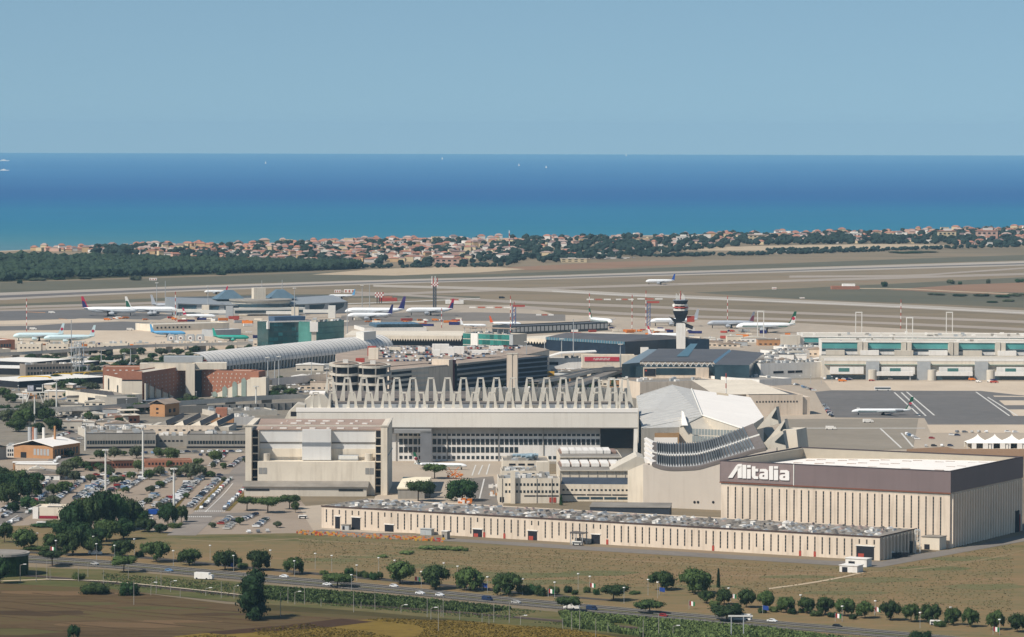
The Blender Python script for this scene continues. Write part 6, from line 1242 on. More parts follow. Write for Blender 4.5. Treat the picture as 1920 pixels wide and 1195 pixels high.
BM = [(65, 797, 738, 'white mast in front of the dark display board'), (106, 780, 712, 'grey mast between display board and hotel'), (160, 845, 795, 'grey-white mast at the left end of the admin range'), (198, 932, 843, 'tall white mast in the left part of the car park'), (268, 898, 800, 'tallest white mast beside the admin range'), (326, 985, 878, 'tall white mast at the near edge of the car park'), (480, 770, 724, 'blue-grey mast before the right hotel wing'), (1361, 785, 742, None)]
for px, yb, yt, lab in BM[:-1]: pole('floodlight_mast', lab, 'mast', px, yb, yt, r=.62, head='crown', r1=.45)
PF = [(1610, 630, 585, 11.5), (1705, 668, 595, 11.5), (1780, 628, 585, 11.5), (1426, 640, 583, 11.5)]
for i, (px, yb, yt, w_) in enumerate(sorted(PF)):
    g = G(px-w_/2, yb); h = ZAT(g.x, g.y, yt); ww = w_/PM(yb); t = thing('portal_mast', 'tall white twin-legged portal mast by the piers, %s from the left' % ordw(i+1), 'mast', g, 0, 'portal masts')
    for x in (0, ww): MB().box(x-.4, x+.4, -.4, .4, 0, h-1).build('leg', m_steelw, t)
    MB().box(-.5, ww+.5, -.5, .5, h-1, h).build('crossbeam', m_steelw, t)
# control tower
g = G(1276, 662); t = thing('control_tower', 'airport control tower with a white shaft and dark flaring cab full of aerials', 'control tower', g); Z = lambda py: ZAT(g.x, g.y, py); k_ = PM(662)
MB().box(-8/k_, 9/k_, 0, 14/k_, 0, Z(606)).build('shaft', m_white, t)
MB().loft([[(x*7/k_, 7/k_+y*5/k_, Z(603)) for x, y in ((-1, -1), (1, -1), (1, 1), (-1, 1))], [(x*13/k_, 7/k_+y*11/k_, Z(588)) for x, y in ((-1, -1), (1, -1), (1, 1), (-1, 1))], [(x*14/k_, 7/k_+y*12/k_, Z(583)) for x, y in ((-1, -1), (1, -1), (1, 1), (-1, 1))]]).build('dark_pod', m_dark, t)
MB().loft([[(-10/k_, 3/k_, Z(607)), (22/k_, -2/k_, Z(618)), (22/k_, 14/k_, Z(618)), (-10/k_, 14/k_, Z(607))], [(-22/k_, 3/k_, Z(594)), (24/k_, -2/k_, Z(612)), (24/k_, 14/k_, Z(612)), (-22/k_, 14/k_, Z(594))]]).build('sloping_collar', m_dark, t)
MB().box(12/k_, 26/k_, 0, 10/k_, Z(604), Z(593)).build('side_room', m_red, t)
for j, (ya, yb) in enumerate(((583, 580), (578, 575.5), (573, 571))):
    MB().tube((0, 7/k_, Z(ya)), (0, 7/k_, Z(yb)), 13.5/k_, n=12).build('gallery', m_steelw if j % 2 == 0 else m_red, t)
MB().tube((0, 7/k_, Z(582)), (0, 7/k_, Z(570)), 9.5/k_, 10/k_, n=12).build('equipment_ring', m_glass, t)
MB().tube((0, 7/k_, Z(571)), (0, 7/k_, Z(564)), 11.5/k_, 14/k_, n=12).build('cab_glazing', m_dark, t); MB().tube((0, 7/k_, Z(564)), (0, 7/k_, Z(562.6)), 14.5/k_, n=12).build('cab_roof', m_gry, t)
for i in range(9): x = (-8+i*2)/k_; MB().tube((x, 7/k_, Z(563)), (x, 7/k_, Z(546 if i == 4 else 551+(i % 3)*2)), .35, n=4).build('aerial', m_red if i == 4 else m_steelw, t)
for i in range(6): a = i*1.047+.3; MB().tube((13*math.cos(a)/k_, (7+11*math.sin(a)*.8)/k_, Z(577-(i % 2)*4)), (13.8*math.cos(a)/k_, (6+11*math.sin(a)*.8)/k_, Z(577-(i % 2)*4)), 1.6, n=10).build('dish', m_white, t)
# lattice radio mast with chequered head
g = G(815, 585); t = thing('radio_mast', 'dark lattice radio mast with a red and white chequered head', 'mast', g); k_ = PM(585); Z = lambda py: ZAT(g.x, g.y, py); m = MB()
for sx_ in (-1, 1):
    for sy_ in (-1, 1): m.tube((sx_*2.5/k_, sy_*2.5/k_, 0), (sx_*2.5/k_, sy_*2.5/k_, Z(537)), .5, n=4)
for j in range(8):
    za, zb = Z(585-j*6), Z(585-(j+1)*6); m.tube((-2.5/k_, -2.5/k_, za), (2.5/k_, -2.5/k_, zb), .35, n=4); m.tube((2.5/k_, -2.5/k_, za), (-2.5/k_, -2.5/k_, zb), .35, n=4); m.tube((-2.5/k_, -2.5/k_, zb), (2.5/k_, -2.5/k_, zb), .35, n=4)
m.build('lattice', M('dark_steel', '#4A4E55'), t)
for i in range(5):
    for j in range(3): pbox('panel', t, (-6.5+i*2.6)/k_, (-6.5+(i+1)*2.6)/k_, -5/k_, 5/k_, Z(537-j*2.4), Z(537-(j+1)*2.4), m_red if (i+j) % 2 else m_white)
for i, x in enumerate((-5, -2, 1, 5)): MB().tube((x/k_, 0, Z(530)), (x/k_, 0, Z(518+i % 2*3)), .5, n=4).build('aerial', m_red if i % 2 else m_white, t)
# cranes / blue legged towers
for i, (px, yb, yt, y2) in enumerate(((964, 622, 555, 572), (1216, 612, 563, 565))):
    g = G(px, yb); h = ZAT(g.x, g.y, y2); t = thing('crane', 'blue-legged mast with red jib, %s one' % ('left' if i == 0 else 'right'), 'crane', g); m = MB(); k_ = PM(yb)
    for s in (-1, 1): m.tube((s*1.6, 0, 0), (s*1.6, 0, h), .4, n=4)
    for j in range(8): m.tube((-1.6, 0, h*j/8), (1.6, 0, h*(j+1)/8), .25, n=4)
    m.build('leg_lattice', M('blue_steel', '#4A5F8C'), t); MB().box(-3/k_, 20/k_, -.8, .8, h-2, h).build('jib', m_red, t)
# large hoardings
for px, py, w_, yt, yb, c, c2, lab in ((1030, 716, 19, 696.5, 706, M('hoarding_yellow', '#D8A63C'), m_brown, 'yellow hoarding on a post behind the masts'), (1161, 706, 13, 691, 702, m_lred, m_white, 'red and white round-cornered sign by the ramp road'), (944, 716, 16, 694, 701, m_white, m_red, 'white hoarding with a red lower edge behind the masts'), (763, 742, 22, 707, 718, m_steel, None, 'plain grey hoarding seen from behind, by the ramps')):
    g = G(px, py); k_ = PM(py); t = thing('hoarding', lab, 'hoarding', g); z0, z1 = ZAT(g.x, g.y, yb), ZAT(g.x, g.y, yt); MB().box(-w_/2/k_, w_/2/k_, 0, .5, z0, z1).build('board', c, t); MB().tube((-2, .3, 0), (-2, .3, z0), .35, n=6).build('post', m_steel, t)
    MB().tube((2, .3, 0), (2, .3, z0), .35, n=6).build('post', m_steel, t)
    if c2: MB().box(-w_*.3/k_, w_*.3/k_, -.1, 0, z0+(z1-z0)*(.35 if c2 is not m_red else 0), z0+(z1-z0)*(.62 if c2 is not m_red else .22)).build('board_marking', c2, t)
# flags along the motorway
mf = {'g': M('flag_green', '#2C7A4A'), 'w': M('flag_white', '#F0EDE8'), 'r': M('flag_red', '#C23A34'), 'b': M('flag_blue', '#2C4C94')}
FL = [(94, 1028, 'i'), (778, 1084, 'i'), (858, 1073, 'i'), (1028, 1107, 'i'), (1106, 1096, 'i'), (1292, 1130, 'i'), (1370, 1116, 'i'), (1566, 1153, 'i'), (1640, 1141, 'i'), (1862, 1178, 'i'), (744, 1064, 'b'), (904, 1096, 'b'), (1236, 1104, 'b'), (1430, 1138, 'b'), (1786, 1152, 'b'), (427, 1057, 'b')]
for i, (px, py, k) in enumerate(sorted(FL)):
    nk = ordw(1+sum(1 for q in sorted(FL)[:i] if q[2] == k)); g = G(px, py+13); h = ZAT(g.x, g.y, py-4); t = thing('flag', ('Italian tricolour flag beside the motorway, %s tricolour from the left' if k == 'i' else 'blue flag beside the motorway, %s blue flag from the left') % nk, 'flag', g, 0, 'flags along the motorway'); MB().tube((0, 0, 0), (0, 0, h), .1, n=5).build('flagpole', m_steel, t)
    for j in range(3 if k == 'i' else 1):
        x0 = .1+j*.8; x1 = x0+(.8 if k == 'i' else 2.4); m = MB(); m.add([(x0, math.sin(x0*2.2)*.25, h-.3-x0*.15), (x1, math.sin(x1*2.2)*.25, h-.3-x1*.15), (x1, math.sin(x1*2.2)*.25, h-2.1-x1*.2), (x0, math.sin(x0*2.2)*.25, h-2.1-x0*.2), (x0, math.sin(x0*2.2)*.25+.05, h-.3-x0*.15), (x1, math.sin(x1*2.2)*.25+.05, h-.3-x1*.15), (x1, math.sin(x1*2.2)*.25+.05, h-2.1-x1*.2), (x0, math.sin(x0*2.2)*.25+.05, h-2.1-x0*.2)], [(3, 2, 1, 0), (4, 5, 6, 7), (0, 1, 5, 4), (2, 3, 7, 6)]); m.build(['green_stripe', 'white_stripe', 'red_stripe'][j] if k == 'i' else 'cloth', [mf['r'], mf['w'], mf['g']][j] if k == 'i' else mf['b'], t)
# motorway lamps (round white heads on grey poles) and railway posts
LH = [(33, 997), (70, 1000), (105, 1014), (175, 1006), (181, 1020), (215, 1023), (252, 1011), (325, 1033), (394, 1023), (438, 1042), (507, 1032), (552, 1052), (591, 1038), (622, 1042), (659, 1078), (669, 1060), (710, 1046), (740, 1051), (790, 1072), (832, 1056), (858, 1062), (914, 1082), (980, 1086), (1040, 1092), (1084, 1076), (1106, 1081), (1170, 1102), (1215, 1087), (1233, 1092), (1366, 1103), (1501, 1116), (1579, 1137), (1641, 1127), (1725, 1149), (1782, 1139), (1874, 1162)]
for i, (px, py) in enumerate(sorted(LH)): pole('street_lamp', 'motorway lamp with a round white head on a thin pole, %s from the left' % ordw(i+1), 'street lamp', px, py+30, py, r=.09, head='ball', mat=m_steel, group='motorway lamps')
PL = [(38, 1093, 1060, 'arm'), (68, 1091, 1057, None), (88, 1086, 1049, None), (94, 1089, 1064, None), (147, 1091, 1063, None), (165, 1083, 1056, None), (194, 1098, 1069, None), (241, 1086, 1064, None), (251, 1135, 1090, None), (283, 1117, 1094, 'arm'), (293, 1114, 1079, None), (302, 1101, 1066, None), (320, 1111, 1091, 'arm'), (338, 1121, 1103, None), (386, 1118, 1104, 'arm'), (415, 1122, 1090, None), (439, 1123, 1100, 'arm'),
      (526, 1157, 1111, None), (540, 1132, 1100, None), (553, 1134, 1111, 'arm'), (571, 1134, 1096, None), (602, 1138, 1123, None), (663, 1149, 1109, None), (677, 1142, 1129, None), (703, 1145, 1104, None), (752, 1150, 1136, 'arm'), (801, 1158, 1123, None), (808, 1162, 1141, 'arm'), (822, 1184, 1136, None), (827, 1157, 1134, None), (831, 1158, 1119, None), (862, 1163, 1144, None), (904, 1167, 1151, None), (917, 1171, 1152, None), (926, 1168, 1131, None), (955, 1169, 1128, None), (976, 1172, 1156, 'arm'), (1055, 1180, 1159, None), (1072, 1182, 1147, None), (1087, 1181, 1140, None), (1117, 1197, 1159, None), (1140, 1187, 1168, None), (1200, 1192, 1176, None), (1206, 1196, 1162, None), (1235, 1196, 1152, None), (1262, 1198, 1175, 'arm')]
for i, (px, yb, yt, hd) in enumerate(sorted(PL, key=lambda q: q[0])): pole('railway_post', ('lamp post with a short arm beside the railway, ' if hd else 'plain concrete post beside the railway, ')+'%s post from the left' % ordw(i+1), 'post', px, yb, yt, r=.15, head=hd, mat=m_concd, group='posts along the railway')
t = thing('signal_gantry', 'small grey signal gantry frame at the bottom right by the railway', 'gantry', G(1870/1 - 500+0, 1198)); 
for x in (0, 5): MB().box(x, x+.4, 0, .4, 0, 9).build('post', m_steel, t)
MB().box(-1, 9, 0, .6, 9, 9.6).build('beam', m_steelw, t)
# street lamps round the terminals
for i in range(34):
    px = 20+i*14.5 if i < 30 else 900+i*20; yb = 700+(i*37 % 70) if i < 30 else 720
    pole('street_lamp', 'small street lamp in the station and terminal area, %s from the left' % ordw(i+1), 'street lamp', px, yb, yb-13-(i % 4), r=.16, head='ball', mat=m_steel, group='small street lamps near the terminals')
# boats
for i, (px, py, k, lab) in enumerate(((8, 302, 'ship', 'white ship on the horizon side at the far left'), (8, 320, 'ship', 'lower white ship with a wake at the far left'), (498, 307, 'sail', 'leftmost small sailing boat'), (829, 299, 'sail', 'second small sailing boat from the left'), (973, 311, 'sail', 'third small sailing boat from the left'), (1024, 315, 'sail', 'fourth small sailing boat, nearest the shore'), (1174, 292.5, 'sail', 'rightmost small sailing boat, on the horizon'))):
    g = G(px, py); g.z = -.6; s_ = 1/PM(py); t = thing('ship' if k == 'ship' else 'sailing_boat', lab, 'ship' if k == 'ship' else 'sailing boat', g)
    if k == 'ship': MB().prof([(-9*s_, 0), (8*s_, 0), (10*s_, 1.2*s_), (-9.5*s_, 1.2*s_)], -8, 8).build('hull', m_white, t); MB().box(-5*s_, 3*s_, -6, 6, 1.2*s_, 2.4*s_).build('superstructure', m_white, t); MB().box(-2*s_, 0, -4, 4, 2.4*s_, 3.4*s_).build('funnel', m_steelw, t)
    else: MB().prof([(-1.6*s_, 0), (1.4*s_, 0), (1.8*s_, .6*s_), (-1.8*s_, .6*s_)], -3, 3).build('hull', m_white, t); MB().prof([(-1.2*s_, .7*s_), (1.2*s_, .7*s_), (0.1*s_, 5*s_)], -.3, .3).build('sail', m_roofw, t)
# ------------------------------------------------------------ trees
f_pine = foliage('pine_foliage', '#1A2815', '#4C5E32'); f_olive = foliage('olive_foliage', '#343B2C', '#585F44'); f_bright = foliage('fresh_foliage', '#323F22', '#59663A'); f_dark = foliage('dark_foliage', '#152414', '#35502A')
m_bark = M('bark', '#5B4A3C', var=.3, sc=1)
CR = {}
def crown(kind, seed, mat, nleaf=2400):
    k = (kind, seed, mat.name)
    if k in CR: return CR[k]
    r = random.Random(seed*77+len(kind)); vs = []; fs = []
    lumps = []
    if kind == 'umbrella': base = [(r.uniform(-.66, .66), r.uniform(-.66, .66), r.uniform(.45, .72), r.uniform(.2, .38), .62) for _ in range(24)]
    elif kind == 'tall': base = [(r.uniform(-.5, .5), r.uniform(-.5, .5), z, r.uniform(.30, .5)*(1.15-.6*abs(z-.45)), .45) for z in [.08+i*.062 for i in range(15)]]
    elif kind == 'cypress': base = [(0, 0, z, .62*(1.05-z)**.7+.12, .22) for z in [.06+i*.1 for i in range(9)]]
    elif kind == 'bush': base = [(r.uniform(-.7, .7), r.uniform(-.7, .7), r.uniform(.2, .55), r.uniform(.25, .42), .9) for _ in range(12)]
    else:
        base = []
        for _ in range(30):
            a_, d_ = r.uniform(0, 6.28), .66*math.sqrt(r.random()); zt_ = .22+.58*math.sqrt(max(0, 1-(d_/.8)**2)); base.append((d_*math.cos(a_), d_*math.sin(a_), r.uniform(.2, zt_) if r.random() < .35 else zt_*r.uniform(.85, 1), r.uniform(.17, .32), .8))
    ico = bmesh.new(); bmesh.ops.create_icosphere(ico, subdivisions=2, radius=1); iv = [v.co.copy() for v in ico.verts]; ifs = [[v.index for v in f.verts] for f in ico.faces]; ico.free()
    for (x, y, z, q, sz) in base:
        d = math.hypot(x, y)
        if d > .62: x *= .62/d; y *= .62/d
        o = len(vs); off = Vector((x*5, y*5, z*7+seed))
        for c in iv:
            n_ = 1+.45*noise.noise(c*2.3+off); vs.append((x+c.x*q*n_*.78, y+c.y*q*n_*.78, max(.02, z+c.z*q*sz*n_*.78)))
        fs += [tuple(i+o for i in f) for f in ifs]
    for _ in range(nleaf):
        x, y, z, q, sz = r.choice(base); d = math.hypot(x, y)
        if d > .62: x *= .62/d; y *= .62/d
        v = Vector((r.gauss(0, 1), r.gauss(0, 1), r.gauss(0, 1))).normalized(); k2 = r.uniform(.75, 1.3); p = Vector((x+v.x*q*k2, y+v.y*q*k2, max(.03, z+v.z*q*sz*k2)))
        s_ = r.uniform(.022, .052); a = Vector((r.gauss(0, 1), r.gauss(0, 1), r.gauss(0, .6))).normalized()*s_; b_ = a.cross(v).normalized()*s_; o = len(vs)
        vs += [tuple(p-a), tuple(p+b_), tuple(p+a), tuple(p-b_)]; fs.append((o, o+1, o+2, o+3))
    me = D.meshes.new('crown'); me.from_pydata(vs, [], fs); me.materials.append(mat); me.update(); CR[k] = me; return me
TK = {}
def trunk(seed):
    if seed in TK: return TK[seed]
    r = random.Random(seed); m = MB(); m.tube((0, 0, 0), (.02, 0, .5), .055, .04, n=7)
    for k in range(5): a = k*1.26+r.random(); m.tube((.02, 0, .42+r.uniform(0, .1)), (.45*math.cos(a), .45*math.sin(a), .78+r.uniform(-.08, .1)), .028, .012, n=5)
    TK[seed] = m.mesh('trunk', m_bark); return TK[seed]
def tree(px, yb, w_px, h_px, kind, mat, label, group=None, nm=None, z=0, clear=None, pt=None, cat=None):
    g = pt if pt is not None else G(px, yb); k_ = (CH/g.y*F/CH) if False else F/g.y; w = w_px/k_; h = h_px/k_
    names = {'umbrella': 'stone_pine', 'round': 'tree', 'tall': 'tall_tree', 'cypress': 'cypress_tree', 'bush': 'shrub'}
    t = thing(nm or names[kind], label, cat or ('shrub' if kind == 'bush' else 'tree'), g, R.uniform(0, 6.28), group)
    c = {'umbrella': .24, 'round': .16, 'tall': .04, 'cypress': .04, 'bush': 0}[kind] if clear is None else clear
    sd_ = R.randrange(7)
    if kind not in ('bush',): inst('trunk', trunk(sd_), t, (0, 0, 0), 0, (max(w*.5, h*.35), max(w*.5, h*.35), h*.95))
    q_ = .60 if kind in ('umbrella', 'round', 'bush') else .52; inst('crown', crown(kind, sd_, mat), t, (0, 0, h*c), 0, (w*q_, w*q_, h*(1-c)*1.05))
    return t
# roadside pines: centre x, crown centre y, width, crown height, base y
PN = [(45, 1010, 52, 38, 1031), (98, 1041, 48, 20, 1063), (103, 1014, 46, 32, 1032), (136, 1014, 52, 48, 1042), (172, 1022, 42, 32, 1041), (230, 1027, 46, 32, 1046), (232, 1053, 46, 26, 1074), (293, 1031, 52, 36, 1055), (355, 1045, 48, 32, 1061), (422, 1048, 48, 36, 1070), (484, 1047, 46, 36, 1070), (551, 1060, 42, 34, 1078), (633, 1087, 54, 30, 1102), (750, 1071, 58, 40, 1096), (817, 1081, 58, 44, 1106), (882, 1083, 58, 42, 1108), (952, 1093, 58, 42, 1117), (1150, 1108, 54, 28, 1127), (1240, 1087, 52, 38, 1107), (1303, 1088, 62, 48, 1114),
      (1063, 1129, 46, 26, 1148), (1218, 1137, 58, 28, 1151), (1363, 1148, 60, 32, 1166), (1325, 1118, 32, 24, 1132), (1358, 1118, 34, 28, 1134), (1399, 1120, 38, 32, 1140), (1436, 1123, 36, 32, 1144),
      (1474, 1133, 36, 32, 1150), (1512, 1134, 34, 32, 1151), (1547, 1136, 38, 34, 1154), (1584, 1138, 40, 36, 1156), (1622, 1142, 36, 34, 1160), (1669, 1145, 42, 38, 1164), (1708, 1147, 36, 34, 1167), (1746, 1149, 42, 38, 1169), (1787, 1155, 34, 34, 1173), (1820, 1157, 36, 34, 1176), (1866, 1163, 38, 36, 1182), (1907, 1167, 38, 34, 1186)]
PN.sort()
for i, (px, cy, w_, ch, yb) in enumerate(PN):
    top = cy-ch/2; umb = ch < w_*.62; lab = ('flat-topped' if umb else 'round-crowned')+' dark green pine beside the motorway, %s pine from the left' % ordw(i+1)
    hpx = yb-top; tree(px, yb, w_, hpx, 'umbrella' if umb else 'round', f_pine, lab, 'motorway pines', nm='stone_pine', clear=max(.05, (hpx-ch)/hpx-.05))
for px, yb, w_, h_, kind, mat, lab in [
    (477, 1162, 74, 84, 'tall', f_dark, 'tall dark bushy tree standing alone below the motorway'), (1347, 1103, 9, 37, 'cypress', f_dark, 'slim dark cypress in the meadow right of the pine pair'), (1309-44, 951, 7, 30, 'cypress', f_dark, 'slim dark cypress against the pale hall wall'), (1272, 951, 6, 14, 'cypress', f_dark, 'short cypress at the foot of the pale hall wall'),
    (1131, 936, 8, 19, 'cypress', f_dark, 'dark conical tree before the cream workshop range'), (1052, 948, 9, 20, 'cypress', f_dark, 'dark conical tree at the right corner of the lift-shaft office'),
    (867, 940, 64, 44, 'round', f_dark, 'big round dark tree in the yard behind the long workshop'), (815, 898, 42, 30, 'umbrella', f_pine, 'umbrella pine in front of the slim jet'), (784, 941, 52, 42, 'umbrella', f_pine, 'umbrella pine before the cream-roofed shed'), (806, 934, 26, 30, 'round', f_pine, 'smaller pine to the right of the cream-roofed shed'),
    (463, 958, 42, 28, 'umbrella', f_pine, 'left umbrella pine below the white test hangar'), (502, 962, 48, 32, 'umbrella', f_pine, 'middle umbrella pine below the white test hangar'), (543, 955, 42, 30, 'umbrella', f_pine, 'right umbrella pine below the white test hangar'), (554, 962, 18, 22, 'round', f_bright, 'small light green tree right of the umbrella pines'),
    (138, 1200, 26, 30, 'round', f_dark, 'small dark tree cut by the bottom edge'), (178, 1114, 52, 24, 'bush', f_pine, 'wide low bush at the upper edge of the ploughed field'), (241, 1117, 34, 32, 'bush', f_dark, 'tall round bush beside the railway'), (0, 1095, 40, 50, 'round', f_dark, 'dark tree at the left edge in front of the ivy wall'), (148, 1089, 26, 18, 'bush', f_bright, 'pale green bush among the railway posts'),
    (60, 1032, 30, 10, 'bush', f_pine, 'low hedge mound beside the service road at the left'), (8, 1018, 32, 40, 'round', f_pine, 'dark pine crown at the left edge above the motorway')]:
    tree(px, yb, w_, h_, kind, mat, lab, clear=.02 if (kind == 'round' and mat is f_dark) else None)
# the dark grove in front of the car park
GV = [(140, 1002, 56, 62), (160, 1000, 60, 72), (188, 998, 62, 78), (215, 995, 60, 70), (240, 990, 54, 58), (258, 990, 44, 40), (150, 1018, 50, 42), (200, 1016, 56, 44), (232, 1012, 48, 40), (180, 1024, 44, 36), (272, 998, 40, 28), (118, 1012, 40, 34), (315, 985, 40, 42), (340, 980, 28, 34), (300, 1000, 30, 18)]
for i, (px, yb, w_, h_) in enumerate(GV): tree(px, yb, w_, h_, 'round', [f_dark, f_pine, f_dark][i % 3], 'tree in the dark grove before the car park, %s of fifteen counted from the tallest' % ordw(i+1), 'dark grove trees', clear=.03)
GL_ = [(15, 945, 46, 42), (38, 938, 44, 44), (60, 932, 42, 38), (10, 925, 44, 40), (34, 915, 46, 36), (68, 915, 34, 30), (3, 905, 36, 30), (50, 955, 34, 24), (75, 960, 34, 22), (25, 962, 26, 20), (88, 965, 22, 22)]
for i, (px, yb, w_, h_) in enumerate(GL_): tree(px, yb, w_, h_, 'round', [f_pine, f_dark][i % 2], 'tree in the left grove by the curving road, %s of eleven' % ordw(i+1), 'left grove trees', clear=.03)
# car park trees, greyish
CP = [(188, 862, 30, 22), (214, 860, 30, 24), (256, 860, 34, 26), (296, 858, 24, 22), (320, 862, 40, 26), (404, 866, 34, 24), (372, 873, 26, 16), (140, 878, 40, 24), (160, 882, 30, 20), (118, 900, 34, 30), (140, 905, 30, 26), (196, 890, 34, 22), (260, 884, 28, 24), (330, 895, 34, 26), (358, 900, 46, 38), (376, 895, 30, 26), (300, 893, 28, 22), (280, 900, 26, 22), (122, 925, 40, 26), (100, 930, 34, 26), (98, 952, 38, 26), (236, 925, 20, 14), (282, 925, 26, 16), (300, 915, 22, 16), (278, 945, 20, 14), (420, 905, 14, 12), (130, 885, 44, 24), (395, 895, 24, 14), (450, 985, 20, 18), (398, 990, 18, 12), (520, 990, 22, 14), (228, 905, 18, 14), (203, 930, 16, 12), (350, 935, 18, 12), (300, 955, 20, 16), (170, 905, 26, 18), (215, 908, 28, 18)]
for i, (px, yb, w_, h_) in enumerate(sorted(CP)): tree(px, yb, w_*.85, h_*.9, 'round', [f_olive, f_bright, f_olive, f_pine][i % 4], '%s car park tree, %s from the left' % (['grey-green', 'yellowish green', 'dull olive', 'dark green'][i % 4], ordw(i+1)), 'car park trees', clear=.08)
# trees round hotel, station, terminals
ST = [(20, 795, 44, 30), (45, 800, 44, 34), (60, 790, 50, 40), (88, 792, 36, 30), (30, 810, 40, 26), (68, 815, 36, 22), (100, 808, 34, 26), (8, 782, 34, 24), (40, 780, 30, 22), (95, 770, 30, 22), (132, 750, 28, 16), (154, 748, 26, 18), (209, 754, 19, 19), (246, 762, 20, 22), (240, 778, 22, 20), (258, 776, 30, 22), (272, 775, 24, 18), (352, 752, 18, 14), (362, 756, 24, 14), (340, 756, 20, 10), (380, 756, 18, 9), (415, 752, 24, 8), (448, 750, 22, 8), (112, 735, 40, 20), (140, 728, 44, 20), (170, 735, 36, 18), (128, 745, 40, 18), (185, 745, 30, 16), (105, 718, 30, 16), (522, 738, 30, 16), (545, 742, 26, 14), (500, 745, 20, 14), (585, 728, 24, 16), (75, 745, 34, 20), (20, 755, 30, 18), (5, 745, 30, 18), (1024, 722, 22, 14), (1054, 722, 20, 12), (938, 728, 26, 16), (1000, 728, 24, 12), (915, 732, 20, 12), (1380, 716, 20, 10), (1345, 722, 22, 8), (1185, 712, 18, 12), (455, 668, 22, 16), (465, 664, 20, 18)]
for i, (px, yb, w_, h_) in enumerate(sorted(ST)): tree(px, yb, w_, h_, 'round', [f_pine, f_dark, f_pine, f_olive][i % 4], 'tree among the station, hotel and terminal roads, %s from the left' % ordw(i+1), 'trees around the station and hotel', clear=.05)
# belt of trees between the cargo row and the hotel
BL = []
for i in range(64): px = 48+i*8.6+R.uniform(-4, 4); yy = R.uniform(672, 694) if px < 330 else R.uniform(664, 680)
for i in range(60):
    px = 50+(i*37 % 60)*6.6+R.uniform(-3, 3); yb = 700-(i % 5)*7+R.uniform(-2, 2)-(px-50)*.02; BL.append((px, yb, R.uniform(18, 28), R.uniform(10, 16)))
for i, (px, yb, w_, h_) in enumerate(sorted(BL)): tree(px, yb, w_, h_, 'round', [f_dark, f_pine, f_olive][i % 3], 'tree in the belt between the cargo row and the hotel, %s from the left' % ordw(i+1), 'belt of trees behind the hotel', clear=.05)
# shrubs in the meadow and along the roads
m_reed = foliage('reed_foliage', '#465632', '#6B7A48')
for i, (px, yb, w_, h_) in enumerate([(800, 1030, 30, 8), (818, 1031, 30, 9), (838, 1032, 28, 9), (858, 1033, 26, 9), (871, 1034, 14, 8), (762, 1040, 26, 9), (718, 1046, 18, 7)]): tree(px, yb, w_, h_, 'bush', m_reed, 'pale green reed clump in the dry meadow, %s of seven' % ordw(i+1), 'reed clumps in the meadow', nm='reed_clump')
SH = [(655, 1078, 20, 16), (675, 1082, 22, 14), (690, 1084, 20, 14), (700, 1088, 14, 18), (712, 1086, 14, 16), (980, 1115, 24, 22), (1000, 1114, 30, 22), (1015, 1118, 24, 20), (1038, 1116, 22, 20), (1065, 1112, 16, 16), (1078, 1116, 12, 12), (1101, 1112, 14, 14), (1118, 1116, 14, 14), (1190, 1115, 20, 8), (608, 1078, 16, 10), (445, 1058, 18, 14), (455, 1066, 20, 12), (273, 1035, 22, 20), (262, 1045, 16, 14), (90, 1033, 40, 12), (1430, 1150, 18, 12), (1450, 1148, 20, 14), (1486, 1152, 18, 14), (1530, 1156, 20, 14), (1560, 1158, 18, 12), (1600, 1162, 16, 12), (1762, 1176, 22, 14), (1340, 1138, 20, 14), (1380, 1142, 18, 12), (1505, 1150, 14, 12), (110, 985, 60, 10), (85, 988, 50, 8), (330, 990, 30, 12), (1728, 1202, 34, 22), (1715, 1200, 24, 16)]
for i, (px, yb, w_, h_) in enumerate(sorted(SH)): tree(px, yb, w_, h_, 'bush', [f_dark, f_pine, f_bright][i % 3], 'shrub at the foot of the roadside pines, %s shrub from the left' % ordw(i+1), 'roadside shrubs')
# airfield scrub at the right
for i, (px, yb, w_, h_) in enumerate([(1658, 538, 12, 12), (1782, 533, 14, 10), (1800, 534, 8, 7), (1853, 532, 8, 10), (1912, 530, 16, 8), (1755, 554, 30, 5), (1800, 556, 26, 5), (1840, 556, 30, 6), (1880, 558, 30, 6), (1905, 556, 30, 7), (1700, 475, 60, 4), (1730, 474, 50, 4), (37, 532, 10, 9), (254, 526, 22, 10), (415, 516, 18, 6), (1890, 566, 24, 5), (1860, 568, 20, 4), (70, 527, 30, 7), (110, 525, 22, 6), (160, 524, 26, 6)]): tree(px, yb, w_, h_, 'bush', [f_dark, f_olive][i % 2], 'dark scrub bush far out on the airfield, %s of twenty' % ordw(i+1), 'airfield scrub')
